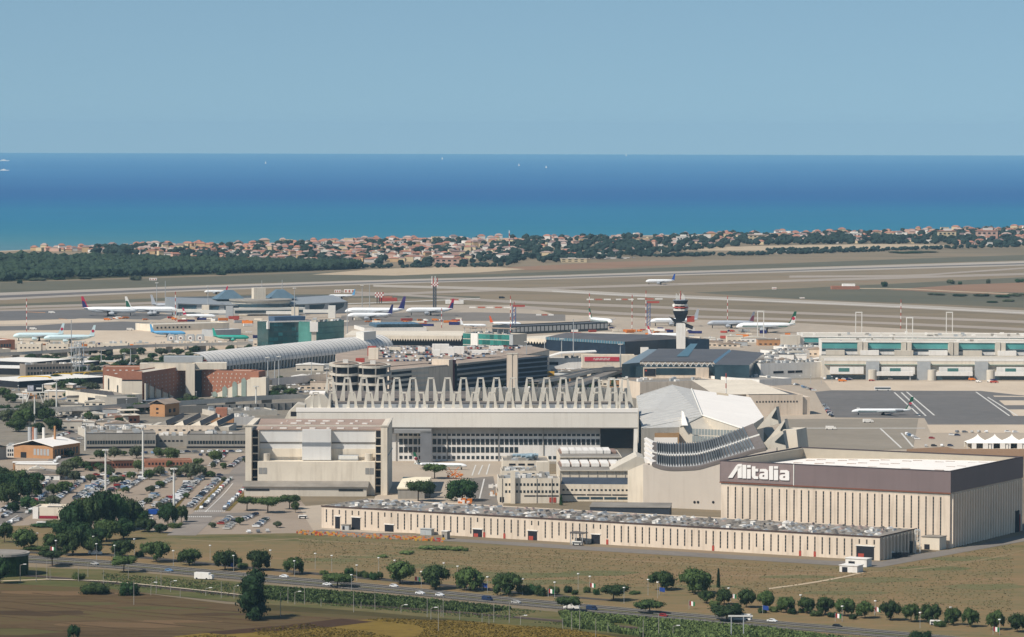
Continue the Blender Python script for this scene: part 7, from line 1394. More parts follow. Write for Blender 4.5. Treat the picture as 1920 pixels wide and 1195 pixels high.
# green reeds between motorway and railway: uncountable
def scatter(name, label, pts, n, hgt, wd, mats, dens=None):
    q = [G(x, y) for x, y in pts]; vs = []; fs = []; mi = []
    xs_ = [p.x for p in q]; ys_ = [p.y for p in q]; k = 0; r = random.Random(5)
    def inside(x, y):
        c = False; j = len(q)-1
        for i in range(len(q)):
            if (q[i].y > y) != (q[j].y > y) and x < (q[j].x-q[i].x)*(y-q[i].y)/(q[j].y-q[i].y)+q[i].x: c = not c
            j = i
        return c
    while k < n:
        x, y = r.uniform(min(xs_), max(xs_)), r.uniform(min(ys_), max(ys_))
        if not inside(x, y): continue
        k += 1
        if noise.noise(Vector((x*.03, y*.015, 3))) < (dens if dens is not None else -.25): continue
        h_ = r.uniform(*hgt); s_ = r.uniform(*wd); a = r.uniform(0, 3.14); dx, dy = math.cos(a)*s_, math.sin(a)*s_; o = len(vs); lx, ly = r.uniform(-.5, .5)*h_, r.uniform(-.5, .5)*h_
        vs += [(x-dx, y-dy, 0), (x+dx, y+dy, 0), (x+lx+dx*.4, y+ly+dy*.4, h_), (x+lx-dx*.4, y+ly-dy*.4, h_)]; fs.append((o, o+1, o+2, o+3)); mi.append(r.randrange(len(mats)))
        o = len(vs); vs += [(x+dy, y-dx, 0), (x-dy, y+dx, 0), (x+lx, y+ly, h_*.9)]; fs.append((o, o+1, o+2)); mi.append(r.randrange(len(mats)))
    me = D.meshes.new(name); me.from_pydata(vs, [], fs); [me.materials.append(m) for m in mats]; me.polygons.foreach_set('material_index', mi); me.update()
    o = D.objects.new(name, me); COL.objects.link(o); return tag(o, label, 'vegetation', kind='stuff')
scatter('reeds', 'dense green reeds between the motorway and the railway', [(490, 1104), (560, 1108), (760, 1124), (960, 1144), (900, 1150), (700, 1136), (580, 1130), (490, 1124)], 13000, (.8, 2.0), (.4, .9), [m_reed, f_bright], dens=-.4)
scatter('reeds', 'bright green reeds covering the bank at the bottom right', [(1050, 1152), (1200, 1164), (1300, 1172), (1440, 1184), (1600, 1204), (1650, 1215), (1300, 1210), (1150, 1187), (1060, 1176)], 22000, (1, 2.4), (.4, .9), [m_reed, m_reed, f_bright], dens=-.5)
scatter('rough_grass', 'rough dark grass beside the railway', [(190, 1075), (480, 1098), (960, 1142), (1250, 1170), (1250, 1190), (960, 1165), (480, 1125), (200, 1100)], 9000, (.2, .7), (.3, .6), [f_olive, f_bright, m_reed], dens=-.3)
scatter('stubble', 'yellow stubble tufts in the field at the bottom', [(330, 1197), (600, 1168), (720, 1160), (900, 1167), (1080, 1181), (1180, 1205), (330, 1210)], 12000, (.2, .6), (.3, .7), [foliage('straw', '#6B5A24', '#8F7A32'), foliage('straw_dark', '#4E431E', '#6B5C2C')], dens=-.1)
scatter('meadow_grass', 'patchy dry grass tufts in the meadow', [(560, 1010), (1100, 1036), (1640, 1070), (1900, 1020), (1900, 1150), (1400, 1110), (960, 1095), (560, 1055)], 9000, (.15, .5), (.3, .7), [foliage('dry_tuft', '#6B5E42', '#857552'), foliage('green_tuft', '#565638', '#6A6A46')], dens=-2)
# ------------------------------------------------------------ cars
CCOL = {'silver': '#AFADA8', 'white': '#DEDEDC', 'grey': '#6B6F74', 'black': '#22242A', 'dark blue': '#26344F', 'red': '#8E2E2C', 'light blue': '#6E88A2', 'dark green': '#2C4238'}
CW = ['silver']*9+['white']*10+['grey']*6+['black']*5+['dark blue']*5+['red']*2+['light blue']*2+['dark green']
CM_ = {k: M('car_paint_'+k.replace(' ', '_'), v, rough=.4, var=.03, spec=.3) for k, v in CCOL.items()}
def car_body(kind, mat):
    m = MB(); W_ = 1.75
    P_ = {'hatchback': [(-1.95, .35), (1.95, .35), (2.0, .75), (1.0, .98), (.45, 1.44), (-1.4, 1.46), (-1.95, .95)], 'saloon': [(-2.2, .35), (2.2, .35), (2.2, .75), (1.15, .95), (.5, 1.4), (-1.0, 1.42), (-1.55, 1.02), (-2.2, .95)],
         'estate': [(-2.3, .35), (2.2, .35), (2.2, .78), (1.2, .98), (.6, 1.45), (-2.0, 1.48), (-2.3, .95)], 'van': [(-2.6, .4), (2.4, .4), (2.4, 1.0), (1.9, 1.25), (1.4, 2.0), (-2.6, 2.05)]}[kind]
    m.prof(P_, -W_/2, W_/2); return m.mesh('body', mat)
def car_glass(kind):
    W_ = 1.78; P_ = {'hatchback': [(.92, .99), (.42, 1.36), (-1.4, 1.38), (-1.75, 1.0)], 'saloon': [(1.1, .97), (.48, 1.33), (-1.0, 1.34), (-1.45, 1.02)], 'estate': [(1.1, 1.0), (.58, 1.37), (-1.9, 1.4), (-2.15, 1.0)], 'van': [(1.85, 1.28), (1.42, 1.85), (.5, 1.85), (.5, 1.28)]}[kind]
    return MB().prof(P_, -W_/2, W_/2).mesh('windows', M('car_glass', '#1E2429', rough=.1, spec=.7))
BODY = {}; GLS = {k: car_glass(k) for k in ('hatchback', 'saloon', 'estate', 'van')}
_w = MB()
for x in (-1.3, 1.3): _w.tube((x, -.92, .33), (x, .92, .33), .33, n=8)
WHEEL = MB().tube((0, 0, 0), (0, .2, 0), .33, n=8).mesh('wheel', m_dark)
ncar = 0
def car(pt, hd, kind, col, label, group, wheels=False, z=0):
    global ncar; ncar += 1
    if (kind, col) not in BODY: BODY[(kind, col)] = car_body(kind, CM_[col])
    t = thing('parked_car' if not wheels else 'car', label, 'van' if kind == 'van' else 'car', Vector((pt.x, pt.y, pt.z+z)), hd, group)
    inst('body', BODY[(kind, col)], t); inst('windows', GLS[kind], t)
    if wheels or True:
        for x in (-1.3, 1.3):
            for y in (-.93, .73): inst('wheel', WHEEL, t, (x, y, .33))
    return t
rest = {k: MB() for k in CCOL}; restg = MB()
def car_stuff(pt, hd, z=0):
    c = R.choice(CW); m = rest[c]; ca, sa = math.cos(hd), math.sin(hd)
    def put(mm, P_, W_):
        n_ = len(P_); o = len(mm.v)
        for y in (-W_/2, W_/2): mm.v += [(pt.x+p[0]*ca-y*sa, pt.y+p[0]*sa+y*ca, pt.z+z+p[1]) for p in P_]
        mm.f += [tuple(o+i for i in q) for q in [(i, (i+1) % n_, (i+1) % n_+n_, i+n_) for i in range(n_)]+[tuple(range(n_)), tuple(range(2*n_-1, n_-1, -1))]]; mm.m += [0]*(n_+2)
    put(m, [(-2, .2), (2, .2), (2, .75), (1, .98), (.45, 1.44), (-1.4, 1.46), (-2, .95)], 1.75); put(restg, [(.92, .99), (.42, 1.36), (-1.4, 1.38), (-1.75, 1.0)], 1.79)
# the car park rows, near end -> far end, in photo pixels; hd: parked across the row
ROWS = [('leftmost row', (103, 940), (160, 899), 1), ('second row from the left', (141, 938), (190, 902), 1), ('third row from the left', (160, 936), (218, 896), 1), ('fourth row from the left', (206, 923), (240, 905), 1), ('fifth row from the left', (232, 920), (272, 897), 1), ('sixth row from the left', (263, 948), (294, 930), 1), ('seventh row from the left', (290, 918), (326, 898), 1),
        ('eighth row from the left', (290, 952), (322, 934), 1), ('ninth row from the left', (330, 936), (352, 908), 1), ('tenth row from the left', (316, 954), (378, 897), 1), ('eleventh row from the left', (352, 955), (412, 898), 1), ('left boulevard kerb row', (377, 956), (433, 899), 0), ('right boulevard kerb row', (419, 958), (458, 918), 0),
        ('row by the white test hangar wall', (430, 878), (456, 860), 1), ('row left of the upper boulevard', (396, 876), (422, 852), 1), ('cluster below the zebra crossing', (412, 985), (432, 972), 1), ('near row below the crossing', (425, 994), (444, 976), 1), ('short row under umbrella pines', (452, 978), (480, 966), 1), ('row facing the meadow', (458, 1000), (510, 998), 1), ('row beside the long workshop end', (480, 990), (500, 975), 1),
        ('row beneath the dark grove', (262, 972), (290, 958), 1), ('row right of the dark grove', (250, 965), (265, 950), 1), ('row beside the cream shop', (50, 965), (80, 945), 0), ('row along the left grove', (45, 957), (90, 925), 0), ('row under the left pines', (68, 925), (95, 900), 0), ('row on the boiler house road', (92, 880), (125, 845), 0)]
kinds = ['hatchback']*6+['saloon']*3+['estate']*3+['van']
INDIV = 0
for rn, a, b_, across in ROWS:
    A, B = G(*a), G(*b_); L = (B-A).length; step = 3.9 if across else 5.9; n_ = max(2, int(L/step)); base = math.atan2((B-A).y, (B-A).x)
    for i in range(n_):
        if R.random() < .07: continue
        p = A.lerp(B, (i+.5)/n_)+Vector((R.uniform(-.35, .35), R.uniform(-.4, .4), .3)); hd = (base+(math.pi/2 if across else 0)+rad(R.uniform(-14, 4) if across else R.uniform(-3, 3)))+(math.pi if R.random() < .5 else 0)
        k = R.choice(kinds); c = R.choice(CW)
        if INDIV < 285: car(p, hd, k, c, '%s %s, %s from near end of %s' % (c, k, ordw(i+1), rn), 'cars in the car park'); INDIV += 1
        else: car_stuff(p, hd)
# cross rows behind
for rn, a, b_ in (('', (165, 897), (420, 893)), ('', (240, 852), (455, 848)), ('', (300, 888), (380, 887)), ('', (160, 893), (300, 889)), ('', (100, 810), (140, 800)), ('', (110, 800), (215, 796)), ('', (95, 790), (210, 789)), ('', (118, 783), (210, 780)), ('', (130, 775), (220, 772)), ('', (510, 736), (600, 728)), ('', (505, 742), (600, 735)), ('', (255, 690), (330, 686)), ('', (300, 682), (370, 676)), ('', (215, 688), (260, 684)), ('', (100, 822), (135, 812)), ('', (108, 835), (132, 828)),
                     ('', (1440, 472), (1610, 469)), ('', (1440, 475), (1600, 472)), ('', (1120, 486), (1200, 484)), ('', (780, 497), (830, 496)), ('', (1700, 815), (1720, 825)), ('', (1712, 838), (1790, 838)), ('', (1775, 812), (1910, 812)), ('', (1740, 824), (1770, 824)), ('', (1780, 818), (1800, 818)), ('', (1540, 712), (1600, 713)), ('', (1650, 712), (1700, 712)), ('', (1490, 722), (1530, 735)), ('', (1545, 760), (1560, 783)),
                     ('', (20, 700), (45, 700)), ('', (10, 692), (60, 690)), ('', (900, 740), (1000, 728)), ('', (1060, 735), (1120, 728)), ('', (880, 746), (960, 742)), ('', (0, 962), (30, 945)), ('', (5, 972), (30, 955)), ('', (10, 985), (40, 975)), ('', (25, 880), (60, 876)), ('', (30, 885), (90, 880)), ('', (20, 875), (50, 872)),
                     ('', (90, 806), (215, 804)), ('', (100, 801), (205, 799)), ('', (112, 795), (215, 793)), ('', (100, 786), (212, 784)), ('', (108, 779), (230, 777)), ('', (125, 771), (235, 769)), ('', (250, 770), (330, 768)), ('', (130, 814), (165, 812)), ('', (128, 826), (158, 824)), ('', (330, 850), (458, 848)), ('', (370, 856), (420, 854)), ('', (505, 730), (600, 728)), ('', (512, 724), (610, 722)), ('', (508, 748), (590, 746)), ('', (220, 684), (400, 682)), ('', (260, 680), (390, 678)), ('', (320, 674), (420, 672)), ('', (0, 735), (40, 733)), ('', (880, 735), (1000, 733)), ('', (1000, 742), (1150, 740)), ('', (1180, 645), (1200, 643)), ('', (900, 756), (1040, 754))):
    A, B = G(*a), G(*b_); n_ = max(2, int((B-A).length/4.6))
    for i in range(n_):
        if R.random() < .2: continue
        car_stuff(A.lerp(B, (i+.5)/n_)+Vector((0, R.uniform(-2, 2), .3)), R.uniform(-.3, .3)+(1.4 if R.random() < .4 else 0))
# cars on the parking deck
for r_ in range(8):
    y_ = 653+r_*3.6; xa_, xb_ = 700+r_*4, 1000-r_*16
    for i in range(int((xb_-xa_)/6)):
        if R.random() < .3: continue
        q = G(xa_+i*6+R.uniform(-1, 1), y_-i*.05, ZD); q.z = 0; car_stuff(q, R.uniform(-.2, .2)+(1.5 if r_ % 2 else 0), z=ZD+.2)
# named individual vehicles on the motorway
def onroad(px, off): 
    for (x0, y0), (x1, y1) in zip(M_A, M_A[1:]):
        if x0 <= px <= x1: return y0+(y1-y0)*(px-x0)/(x1-x0)+off
for px, off, k, c, lab in [(533, 1.5, 'saloon', 'white', 'white saloon on the far carriageway behind the billboard tree'), (614, 9.5, 'saloon', 'white', 'white saloon beside the dark bush on the near carriageway'), (788, 10, 'saloon', 'white', 'white saloon on the near carriageway under the pine pair'), (825, 10, 'hatchback', 'white', 'white hatchback following along the near carriageway'), (739, 1.5, 'hatchback', 'white', 'white hatchback on the far carriageway left of the pines'), (968, 10, 'estate', 'silver', 'silver estate on the near carriageway'), (914, 10, 'van', 'dark blue', 'dark blue van on the near carriageway'), (1110, 10, 'van', 'dark blue', 'dark blue van further right on the near carriageway'), (1448, 2, 'saloon', 'white', 'white saloon on the far carriageway past the lone pines'), (1244, 10, 'hatchback', 'red', 'red hatchback emerging from the flat-topped pine'), (317, 10, 'hatchback', 'light blue', 'pale blue hatchback on the near carriageway at the left'), (178, 9, 'hatchback', 'silver', 'silver hatchback on the near carriageway at the far left'), (1775, 9, 'hatchback', 'dark blue', 'dark blue hatchback on the near carriageway at the right'), (1570, 2, 'hatchback', 'black', 'black hatchback on the far carriageway at the right')]:
    y = onroad(px, off); s_ = math.atan2(G(px+10, onroad(px, off)+.9).y-G(px, y).y, G(px+10, y).x-G(px, y).x); p = G(px, y, .25); car(p, s_, k, c, lab, None, wheels=True)
boxcar('truck', 'white delivery truck on the motorway left of the tall dark tree', 'truck', 380, 1087, 7.5, 2.5, 3.3, m_white, hd=-20, glassband=False)
boxcar('van', 'white van seen beneath the roadside pines at the left', 'van', 176, 1041, 5, 2.2, 2.4, m_white, hd=-10, glassband=False)
boxcar('coach', 'white coach at the bottom right passing the flat-topped pine', 'bus', 1388, 1164, 9.5, 2.5, 2.9, m_white, hd=-18)
boxcar('van', 'white van on the service lane by the right-hand pines', 'van', 1755, 1173, 5, 2.1, 2.2, m_white, hd=-12, glassband=True)
boxcar('truck', 'white tow truck beside the small flat-topped pine', 'truck', 1069, 1143, 5.5, 2.3, 2.4, m_white, hd=-15, glassband=False)
boxcar('van', 'pale van parked before the loading canopy', 'van', 1082, 1023, 5, 2.2, 2.1, m_steelw, hd=-15)
boxcar('van', 'white van parked at the left end of the long workshop', 'van', 568, 973, 4.6, 2, 2, m_white, hd=-5)
boxcar('truck', 'blue truck at the near edge of the car park', 'truck', 288, 966, 6, 2.5, 3, m_blue, hd=5, glassband=False, cab=m_white)
boxcar('van', 'white van near the foot of the tall car park mast', 'van', 278, 975, 5.2, 2.2, 2.6, m_white, hd=0)
boxcar('truck', 'blue covered truck in the upper car park', 'truck', 305, 890, 5, 2.4, 3, m_blue, hd=90, glassband=False)
boxcar('van', 'white van alone below the cream and red shop', 'van', 78, 986, 5, 2.1, 2.1, m_white, hd=-4)
o = None
CARS = D.objects.new('distant_cars', None); D.objects.remove(CARS)
allm = MB(); mats_ = []
for i, k in enumerate(CCOL):
    mats_.append(CM_[k]); mm = rest[k]; o_ = len(allm.v); allm.v += mm.v; allm.f += [tuple(j+o_ for j in f) for f in mm.f]; allm.m += [i]*len(mm.f)
mats_.append(M('car_glass', '#1E2429')); o_ = len(allm.v); allm.v += restg.v; allm.f += [tuple(j+o_ for j in f) for f in restg.f]; allm.m += [len(CCOL)]*len(restg.f)
tag(allm.build('distant_cars', mats_), 'mass of further parked cars around terminals, decks and back rows', 'cars', kind='stuff')
# ------------------------------------------------------------ small buildings, containers and plant between the big ones
SB = [(0, 190, 728, 800, 16), (110, 235, 790, 812, 8), (480, 640, 690, 735, 10), (1000, 1200, 700, 735, 14), (1372, 1560, 664, 700, 16), (880, 1010, 738, 752, 6), (20, 190, 676, 700, 8), (440, 510, 640, 668, 6), (1160, 1500, 640, 652, 14), (600, 700, 716, 740, 6), (0, 60, 868, 905, 5)]
WL = [(m_white, 'white'), (m_cream, 'cream'), (m_conc, 'pale grey'), (m_steel, 'grey'), (m_beige, 'beige'), (m_ochre, 'ochre')]; RF = [m_white, m_roofg, m_roofb, m_roofd, m_conc, m_steelw]
spots = []
for x0, x1, y0, y1, n_ in SB:
    for _ in range(n_): spots.append((R.uniform(x0, x1), R.uniform(y0, y1)))
spots.sort()
for i, (px, py) in enumerate(spots):
    if 195 < px < 505 and 660 < py < 765: continue
    wm, wn = R.choice(WL); k_ = PM(py); w_, d_, h_ = R.uniform(8, 26), R.uniform(6, 14), R.uniform(2.8, 6.5)
    t = thing('utility_building', 'small %s utility building between the terminals and yards, %s from the left' % (wn, ordw(i+1)), 'utility building', G(px, py), R.uniform(-.12, .12), 'small utility buildings')
    MB().box(0, w_, 0, d_, 0, h_).build('wall', wm, t)
    if R.random() < .4: MB().prof([(-.4, h_), (w_/2, h_+1.6), (w_+.4, h_)], -.4, d_+.4).build('roof', R.choice(RF), t)
    else: MB().box(-.3, w_+.3, -.3, d_+.3, h_, h_+.35).build('roof', R.choice(RF), t)
    for j in range(R.randrange(0, 4)): a = R.uniform(.5, w_-3); pbox('roof_unit', t, a, a+R.uniform(1, 2.6), 1, R.uniform(2.5, 5), h_, h_+R.uniform(.8, 2), R.choice([m_steel, m_white]))
    for j in range(int(w_/5)): pbox('window', t, 1+j*5, 3.4+j*5, -.1, .05, 1, 2.2, m_glass)
CT = sorted([(R.uniform(330, 660), R.uniform(597, 612)) for _ in range(26)]+[(R.uniform(450, 505), R.uniform(605, 650)) for _ in range(10)]+[(R.uniform(660, 860), R.uniform(600, 614)) for _ in range(14)]+[(R.uniform(1040, 1480), R.uniform(618, 636)) for _ in range(30)])
for i, (px, py) in enumerate(CT):
    wm, wn = R.choice([(m_white, 'white'), (m_steel, 'grey'), (m_cream, 'cream'), (m_orange, 'orange'), (m_navy, 'navy'), (m_red, 'red')]); L_ = R.uniform(5, 14)
    t = thing('freight_container', '%s container or cart on the aircraft stands, %s from the left' % (wn, ordw(i+1)), 'container', G(px, py), R.uniform(-.5, .5), 'containers on the stands')
    MB().box(0, L_, 0, 2.4, .4, R.uniform(2, 3.6)).build('body', wm, t); MB().box(.2, L_-.2, .2, 2.2, 0, .4).build('chassis', m_dark, t)
US = sorted([(R.uniform(100, 460), R.uniform(855, 900)) for _ in range(18)]+[(R.uniform(60, 240), R.uniform(770, 800)) for _ in range(14)]+[(R.uniform(1000, 1200), R.uniform(705, 735)) for _ in range(12)]+[(R.uniform(500, 610), R.uniform(715, 750)) for _ in range(12)])
for i, (px, yb) in enumerate(US): tree(px, yb, R.uniform(10, 20), R.uniform(9, 16), 'round', [f_pine, f_olive, f_dark][i % 3], 'small street tree among parked cars and roads, %s from the left' % ordw(i+1), 'small street trees', clear=.06)
# ------------------------------------------------------------ seaside town
def lerpy(L, x):
    for (x0, y0), (x1, y1) in zip(L, L[1:]):
        if x0 <= x <= x1: return y0+(y1-y0)*(x-x0)/(x1-x0)
    return L[-1][1]
LOW = [(60, 472), (180, 474), (300, 480), (420, 487), (520, 492), (600, 498), (680, 501), (800, 500), (960, 494), (1050, 490), (1120, 486), (1200, 482), (1290, 470), (1400, 459), (1500, 457), (1700, 456), (1850, 462), (1980, 462)]
WALLS = [M('house_white', '#D9D2C8', var=.08, rnd=.08), M('house_cream', '#CDB995', var=.1, rnd=.1), M('house_pink', '#C39F8C', var=.1, rnd=.1), M('house_ochre', '#C0A078', var=.1, rnd=.1)]
ROOFS = [m_terra, m_terra, M('faded_tile', '#AE968A', var=.2, sc=.1, rnd=.2), M('brown_tile', '#86706A', var=.2, sc=.1, rnd=.2), M('pale_flat_roof', '#CFC5B8', var=.15, rnd=.15)]
WN = ['white', 'cream', 'pink', 'ochre']; RN = ['terracotta', 'terracotta', 'faded red', 'brown', 'pale flat']
HW = [MB().box(-.5, .5, -.5, .5, 0, 1).mesh('wall', m) for m in WALLS]
HR = [MB().add([(-.56, -.56, 0), (.56, -.56, 0), (.56, .56, 0), (-.56, .56, 0), (-.22, 0, .3), (.22, 0, .3), (-.56, -.56, -.04), (.56, -.56, -.04)], [(0, 1, 5, 4), (1, 2, 5), (2, 3, 4, 5), (3, 0, 4), (6, 7, 1, 0)]).mesh('roof', m) for m in ROOFS[:4]]
HR.append(MB().box(-.53, .53, -.53, .53, 0, .06).box(-.2, .1, -.1, .25, .06, .3).mesh('roof', ROOFS[4]))
cand = []
for k in range(13):
    x = 60+R.uniform(0, 8)
    while x < 1960:
        yt = lerpy(COAST, x)+2.2; yb = lerpy(LOW, x); nrow = (yb-yt)/3.1
        if k <= nrow and yb > yt:
            y = yt+(k+R.uniform(-.3, .3))*3.1
            dens = .86 if x < 760 else (.80 if x < 960 else (.50 if x < 1300 else .72))
            if x > 960 and k > 3: dens *= .45
            if x < 560 and y > lerpy(LOW, x)-2: dens *= .8
            if R.random() < dens: cand.append((x, y))
        x += R.uniform(8, 15)
cand.sort(key=lambda q: -q[1]); rows_ = {}
hs = MB(); hsm = WALLS+ROOFS
EDGE = cand[:285]; idx = {id(c): 0 for c in cand}
ED = sorted(EDGE)
for i, (x, y) in enumerate(ED):
    s_ = R.uniform(9, 17); s2 = R.uniform(8, 11); h_ = R.choice([3.2, 3.4, 5.8, 6.0, 8.4]); g = G(x, y); wi = R.choices(range(4), [5, 4, 3, 2])[0]; ri = R.choices(range(5), [4, 3, 3, 2, 3] if x < 800 or x > 1400 else [2, 2, 3, 3, 5])[0]
    t = thing('house', '%s house with %s roof, %s house from the left at the town edge' % (WN[wi], RN[ri], ordw(i+1)), 'house', g, R.uniform(-.5, .5), 'seaside town houses')
    inst('wall', HW[wi], t, (0, 0, 0), 0, (s_, s2, h_)); inst('roof', HR[ri], t, (0, 0, h_), 0, (s_, s2, s2*.6 if ri < 4 else 8))
for (x, y) in cand[285:]:
    s_ = R.uniform(9, 18); s2 = R.uniform(8, 11); h_ = R.choice([3.2, 3.4, 5.8, 8.4]); g = G(x, y); wi = R.choices(range(4), [5, 4, 3, 2])[0]; ri = R.choices(range(5), [4, 3, 3, 2, 3] if x < 800 or x > 1400 else [2, 2, 3, 3, 5])[0]; a = R.uniform(-.5, .5); ca, sa = math.cos(a), math.sin(a)
    def W2(px, py, z): return (g.x+px*s_*ca-py*s2*sa, g.y+px*s_*sa+py*s2*ca, z)
    hs.add([W2(-.5, -.5, 0), W2(.5, -.5, 0), W2(.5, .5, 0), W2(-.5, .5, 0), W2(-.5, -.5, h_), W2(.5, -.5, h_), W2(.5, .5, h_), W2(-.5, .5, h_)], [(0, 1, 5, 4), (1, 2, 6, 5), (2, 3, 7, 6), (3, 0, 4, 7), (4, 5, 6, 7)], wi)
    if ri < 4: hs.add([W2(-.56, -.56, h_+.1), W2(.56, -.56, h_+.1), W2(.56, .56, h_+.1), W2(-.56, .56, h_+.1), W2(-.22, 0, h_+3.2), W2(.22, 0, h_+3.2)], [(0, 1, 5, 4), (1, 2, 5), (2, 3, 4, 5), (3, 0, 4)], 4+ri)
    else: hs.add([W2(-.53, -.53, h_+.2), W2(.53, -.53, h_+.2), W2(.53, .53, h_+.2), W2(-.53, .53, h_+.2)], [(0, 1, 2, 3)], 8)
tag(hs.build('far_houses', hsm), 'the rest of the seaside town, hundreds of small tiled houses nearer the sea', 'houses', kind='stuff')
# larger seaside buildings that stand out
for i, (px, py, w_, yt, c, r_, lab) in enumerate([(612, 462, 20, 450, 0, 4, 'large white seaside building with a domed white roof'), (745, 462, 24, 449, 0, 4, 'white villa cluster topped by a small roof tower'), (684, 460, 30, 453, 0, 4, 'row of joined white seaside blocks'), (1280, 457, 24, 440, 0, 4, 'tall white seaside hotel block at centre right'), (1420, 452, 34, 437, 1, 2, 'long pinkish seaside block right of centre'), (838, 500, 46, 480, 2, 0, 'terraced pink apartment building at the town edge'), (1600, 448, 30, 434, 0, 4, 'pale block of seaside flats with a flat roof'), (1850, 450, 40, 428, 2, 0, 'large tiled seaside block at the right'), (1775, 450, 34, 429, 1, 0, 'tiled block beside the large right-hand one'), (850, 470, 60, 464, 0, 4, 'long low white hall among the town trees'), (1130, 485, 90, 481, 0, 4, 'long low white sheds at the airfield fence'), (1075, 492, 50, 482, 1, 4, 'cream shed left of the long white ones'), (70, 488, 24, 483, 1, 4, 'low pale building on the edge of the pine wood'), (92, 487, 20, 480, 0, 4, 'second pale building on the edge of the pine wood')]):
    g = G(px, py); k_ = F/g.y; h_ = ZAT(g.x, g.y, yt+1.5); t = thing('seaside_building', lab, 'building', g); s_ = w_/k_
    inst('wall', HW[c], t, (0, 0, 0), 0, (s_, 14, h_*.85)); inst('roof', HR[r_], t, (0, 0, h_*.85), 0, (s_, 14, max(h_*.4, 4)))
    for r_i in range(2):
        for c_i in range(4): pbox('window', t, s_*(-.42+c_i*.23), s_*(-.30+c_i*.23), -7.1, -6.95, h_*(.18+r_i*.35), h_*(.34+r_i*.35), m_dark)
    if h_ > 12: inst('upper_storey', HW[0], t, (s_*.05, 0, h_*.8), 0, (s_*.45, 9, h_*.28))
g = G(955, 478); t = thing('radio_mast', 'thin striped mast rising above the seaside town', 'mast', g)
for i in range(9): MB().tube((0, 0, i*4.6), (0, 0, (i+1)*4.6), .9, n=5).build('red_section' if i % 2 else 'white_section', m_red if i % 2 else m_white, t)
# town and shore trees: low-poly lumps, one mass; the biggest crowns are single trees
f_far = foliage('far_tree_foliage', '#1C2A26', '#2F3F33'); f_pw = foliage('pine_wood_foliage', '#14201B', '#31412E', nsc=.012)
def lumps(name, label, pts, r0, r1, mat, hz_=1.0, kind='stuff'):
    ico = bmesh.new(); bmesh.ops.create_icosphere(ico, subdivisions=1, radius=1); iv = [v.co.copy() for v in ico.verts]; ifs = [[v.index for v in f.verts] for f in ico.faces]; ico.free(); vs = []; fs = []
    for p in pts:
        for _ in range(3):
            r_ = R.uniform(r0, r1); q = Vector((p.x+R.uniform(-r_, r_)*.7, p.y+R.uniform(-r_, r_)*.7, r_*hz_*R.uniform(.7, 1.2))); o = len(vs)
            for c in iv: n_ = R.uniform(.72, 1.25); vs.append((q.x+c.x*r_*n_, q.y+c.y*r_*n_, max(0, q.z+c.z*r_*.75*n_*hz_)))
            fs += [tuple(i+o for i in f) for f in ifs]
    me = D.meshes.new(name); me.from_pydata(vs, [], fs); me.materials.append(mat); me.update(); o = D.objects.new(name, me); COL.objects.link(o); return tag(o, label, 'wood', kind=kind)
# pine wood at the left
WT = [(-80, 491), (0, 489), (60, 486), (130, 487), (250, 491), (380, 494), (500, 498), (620, 502), (670, 503)]; WB = [(-80, 529), (0, 528), (100, 524), (250, 519), (400, 514), (520, 510), (640, 506), (670, 504)]
P_ = []
while len(P_) < 2600:
    x = R.uniform(-80, 668); yt, yb = lerpy(WT, x), lerpy(WB, x)
    y = yt+(yb-yt)*R.random()**1.25; P_.append(G(x, y))
lumps('pine_wood', 'broad dark pine wood between the seaside town and the runway', P_, 2.5, 8, f_pw)
sheet('wood_floor', [(-80, 482), (0, 479), (130, 478), (380, 487), (620, 499), (660, 505), (520, 511), (250, 520), (0, 529), (-80, 530)], .15, MG('wood_floor_soil', ['#3A4228', '#4A4A30', '#5E5440'], (.01, .05)))
sheet('dune_scrub', [(-80, 476), (0, 473.5), (100, 470), (150, 474), (180, 478), (60, 479), (-80, 484)], .12, MG('dune', ['#7E6B56', '#93806A', '#5E5D44'], (.008, .04), (.4, 1, 1)))
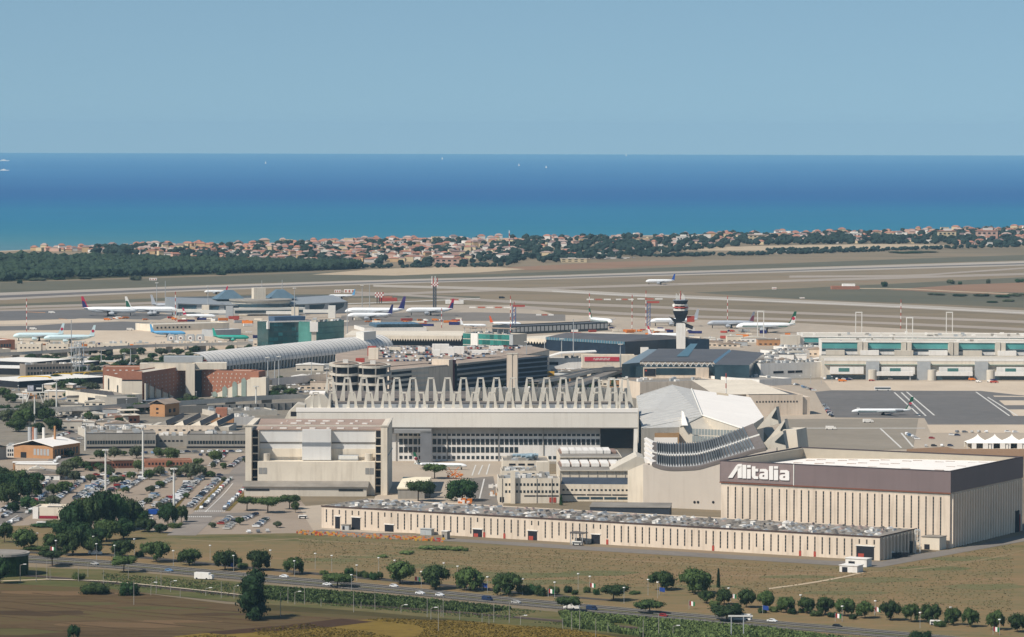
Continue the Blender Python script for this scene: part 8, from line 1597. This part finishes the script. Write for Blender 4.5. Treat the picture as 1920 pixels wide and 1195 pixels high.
# trees among the houses
P_ = []
while len(P_) < 1500:
    x = R.uniform(120, 1970); yt, yb = lerpy(COAST, x)+3, lerpy(LOW, x)+2; y = R.uniform(yt, yb)
    v = noise.noise(Vector((x*.012, y*.11, 1.7))); d = .62 if x > 940 else (.36 if x > 600 else .24)
    if x > 960 and y > yt+9: d = .9
    if v+R.uniform(-.35, .35) < d-.42: P_.append(G(x, y))
lumps('town_trees', 'small dark trees filling the gaps between the seaside houses', P_, 3.0, 6.8, f_far)
P_ = []
for a, b_, n_ in (((1440, 478), (1660, 471), 90), ((1440, 472), (1650, 468), 60), ((1660, 470), (1920, 463), 70), ((1230, 482), (1440, 478), 90), ((1290, 470), (1340, 463), 20), ((660, 503), (960, 500), 60), ((1500, 457), (1850, 455), 80)):
    for i in range(n_): x = a[0]+(b_[0]-a[0])*R.random(); P_.append(G(x, a[1]+(b_[1]-a[1])*(x-a[0])/(b_[0]-a[0])+R.uniform(-1, 1)))
lumps('hedgerow', 'dark tree line and hedges along the landward edge of the town', P_, 2.4, 4.2, f_far)
BT = [(x, lerpy(LOW, x)-R.uniform(-1, 12)) for x in [R.uniform(540, 1330) for _ in range(56)]+[R.uniform(1330, 1920) for _ in range(24)]]
for i, (x, y) in enumerate(sorted(BT)): y = max(y, lerpy(COAST, x)+4); tree(x, y, R.uniform(12, 20), R.uniform(9, 14), 'round', f_far, 'big dark tree standing among the town houses, %s from the left' % ordw(i+1), 'large town trees', clear=.02)
# the white huts at the fence
# ------------------------------------------------------------ haze
hz = MB().box(-14800, 14800, -500, FAR+500, -1.6, 320).build('haze', D.materials.new('haze')); hz['kind'] = 'stuff'
tag(hz, 'thin blue sea haze lying over the whole airfield and the coast', 'haze')
hm = hz.data.materials[0]; hm.use_nodes = True; n = hm.node_tree; n.nodes.clear()
ho = n.nodes.new('ShaderNodeOutputMaterial'); hv = n.nodes.new('ShaderNodeVolumePrincipled')
hv.inputs['Color'].default_value = (.48, .78, 1.0, 1); hv.inputs['Density'].default_value = HAZE; hv.inputs['Anisotropy'].default_value = -.1
n.links.new(hv.outputs[0], ho.inputs['Volume'])
dup_l = [(k, len(v)) for k, v in USED.items() if len(v) > 1]
print('LONG', sorted(set(k for k in USED if len(k.split()) > 16))[:60])
print('objects', len(D.objects), 'dup labels', dup_l[:20])
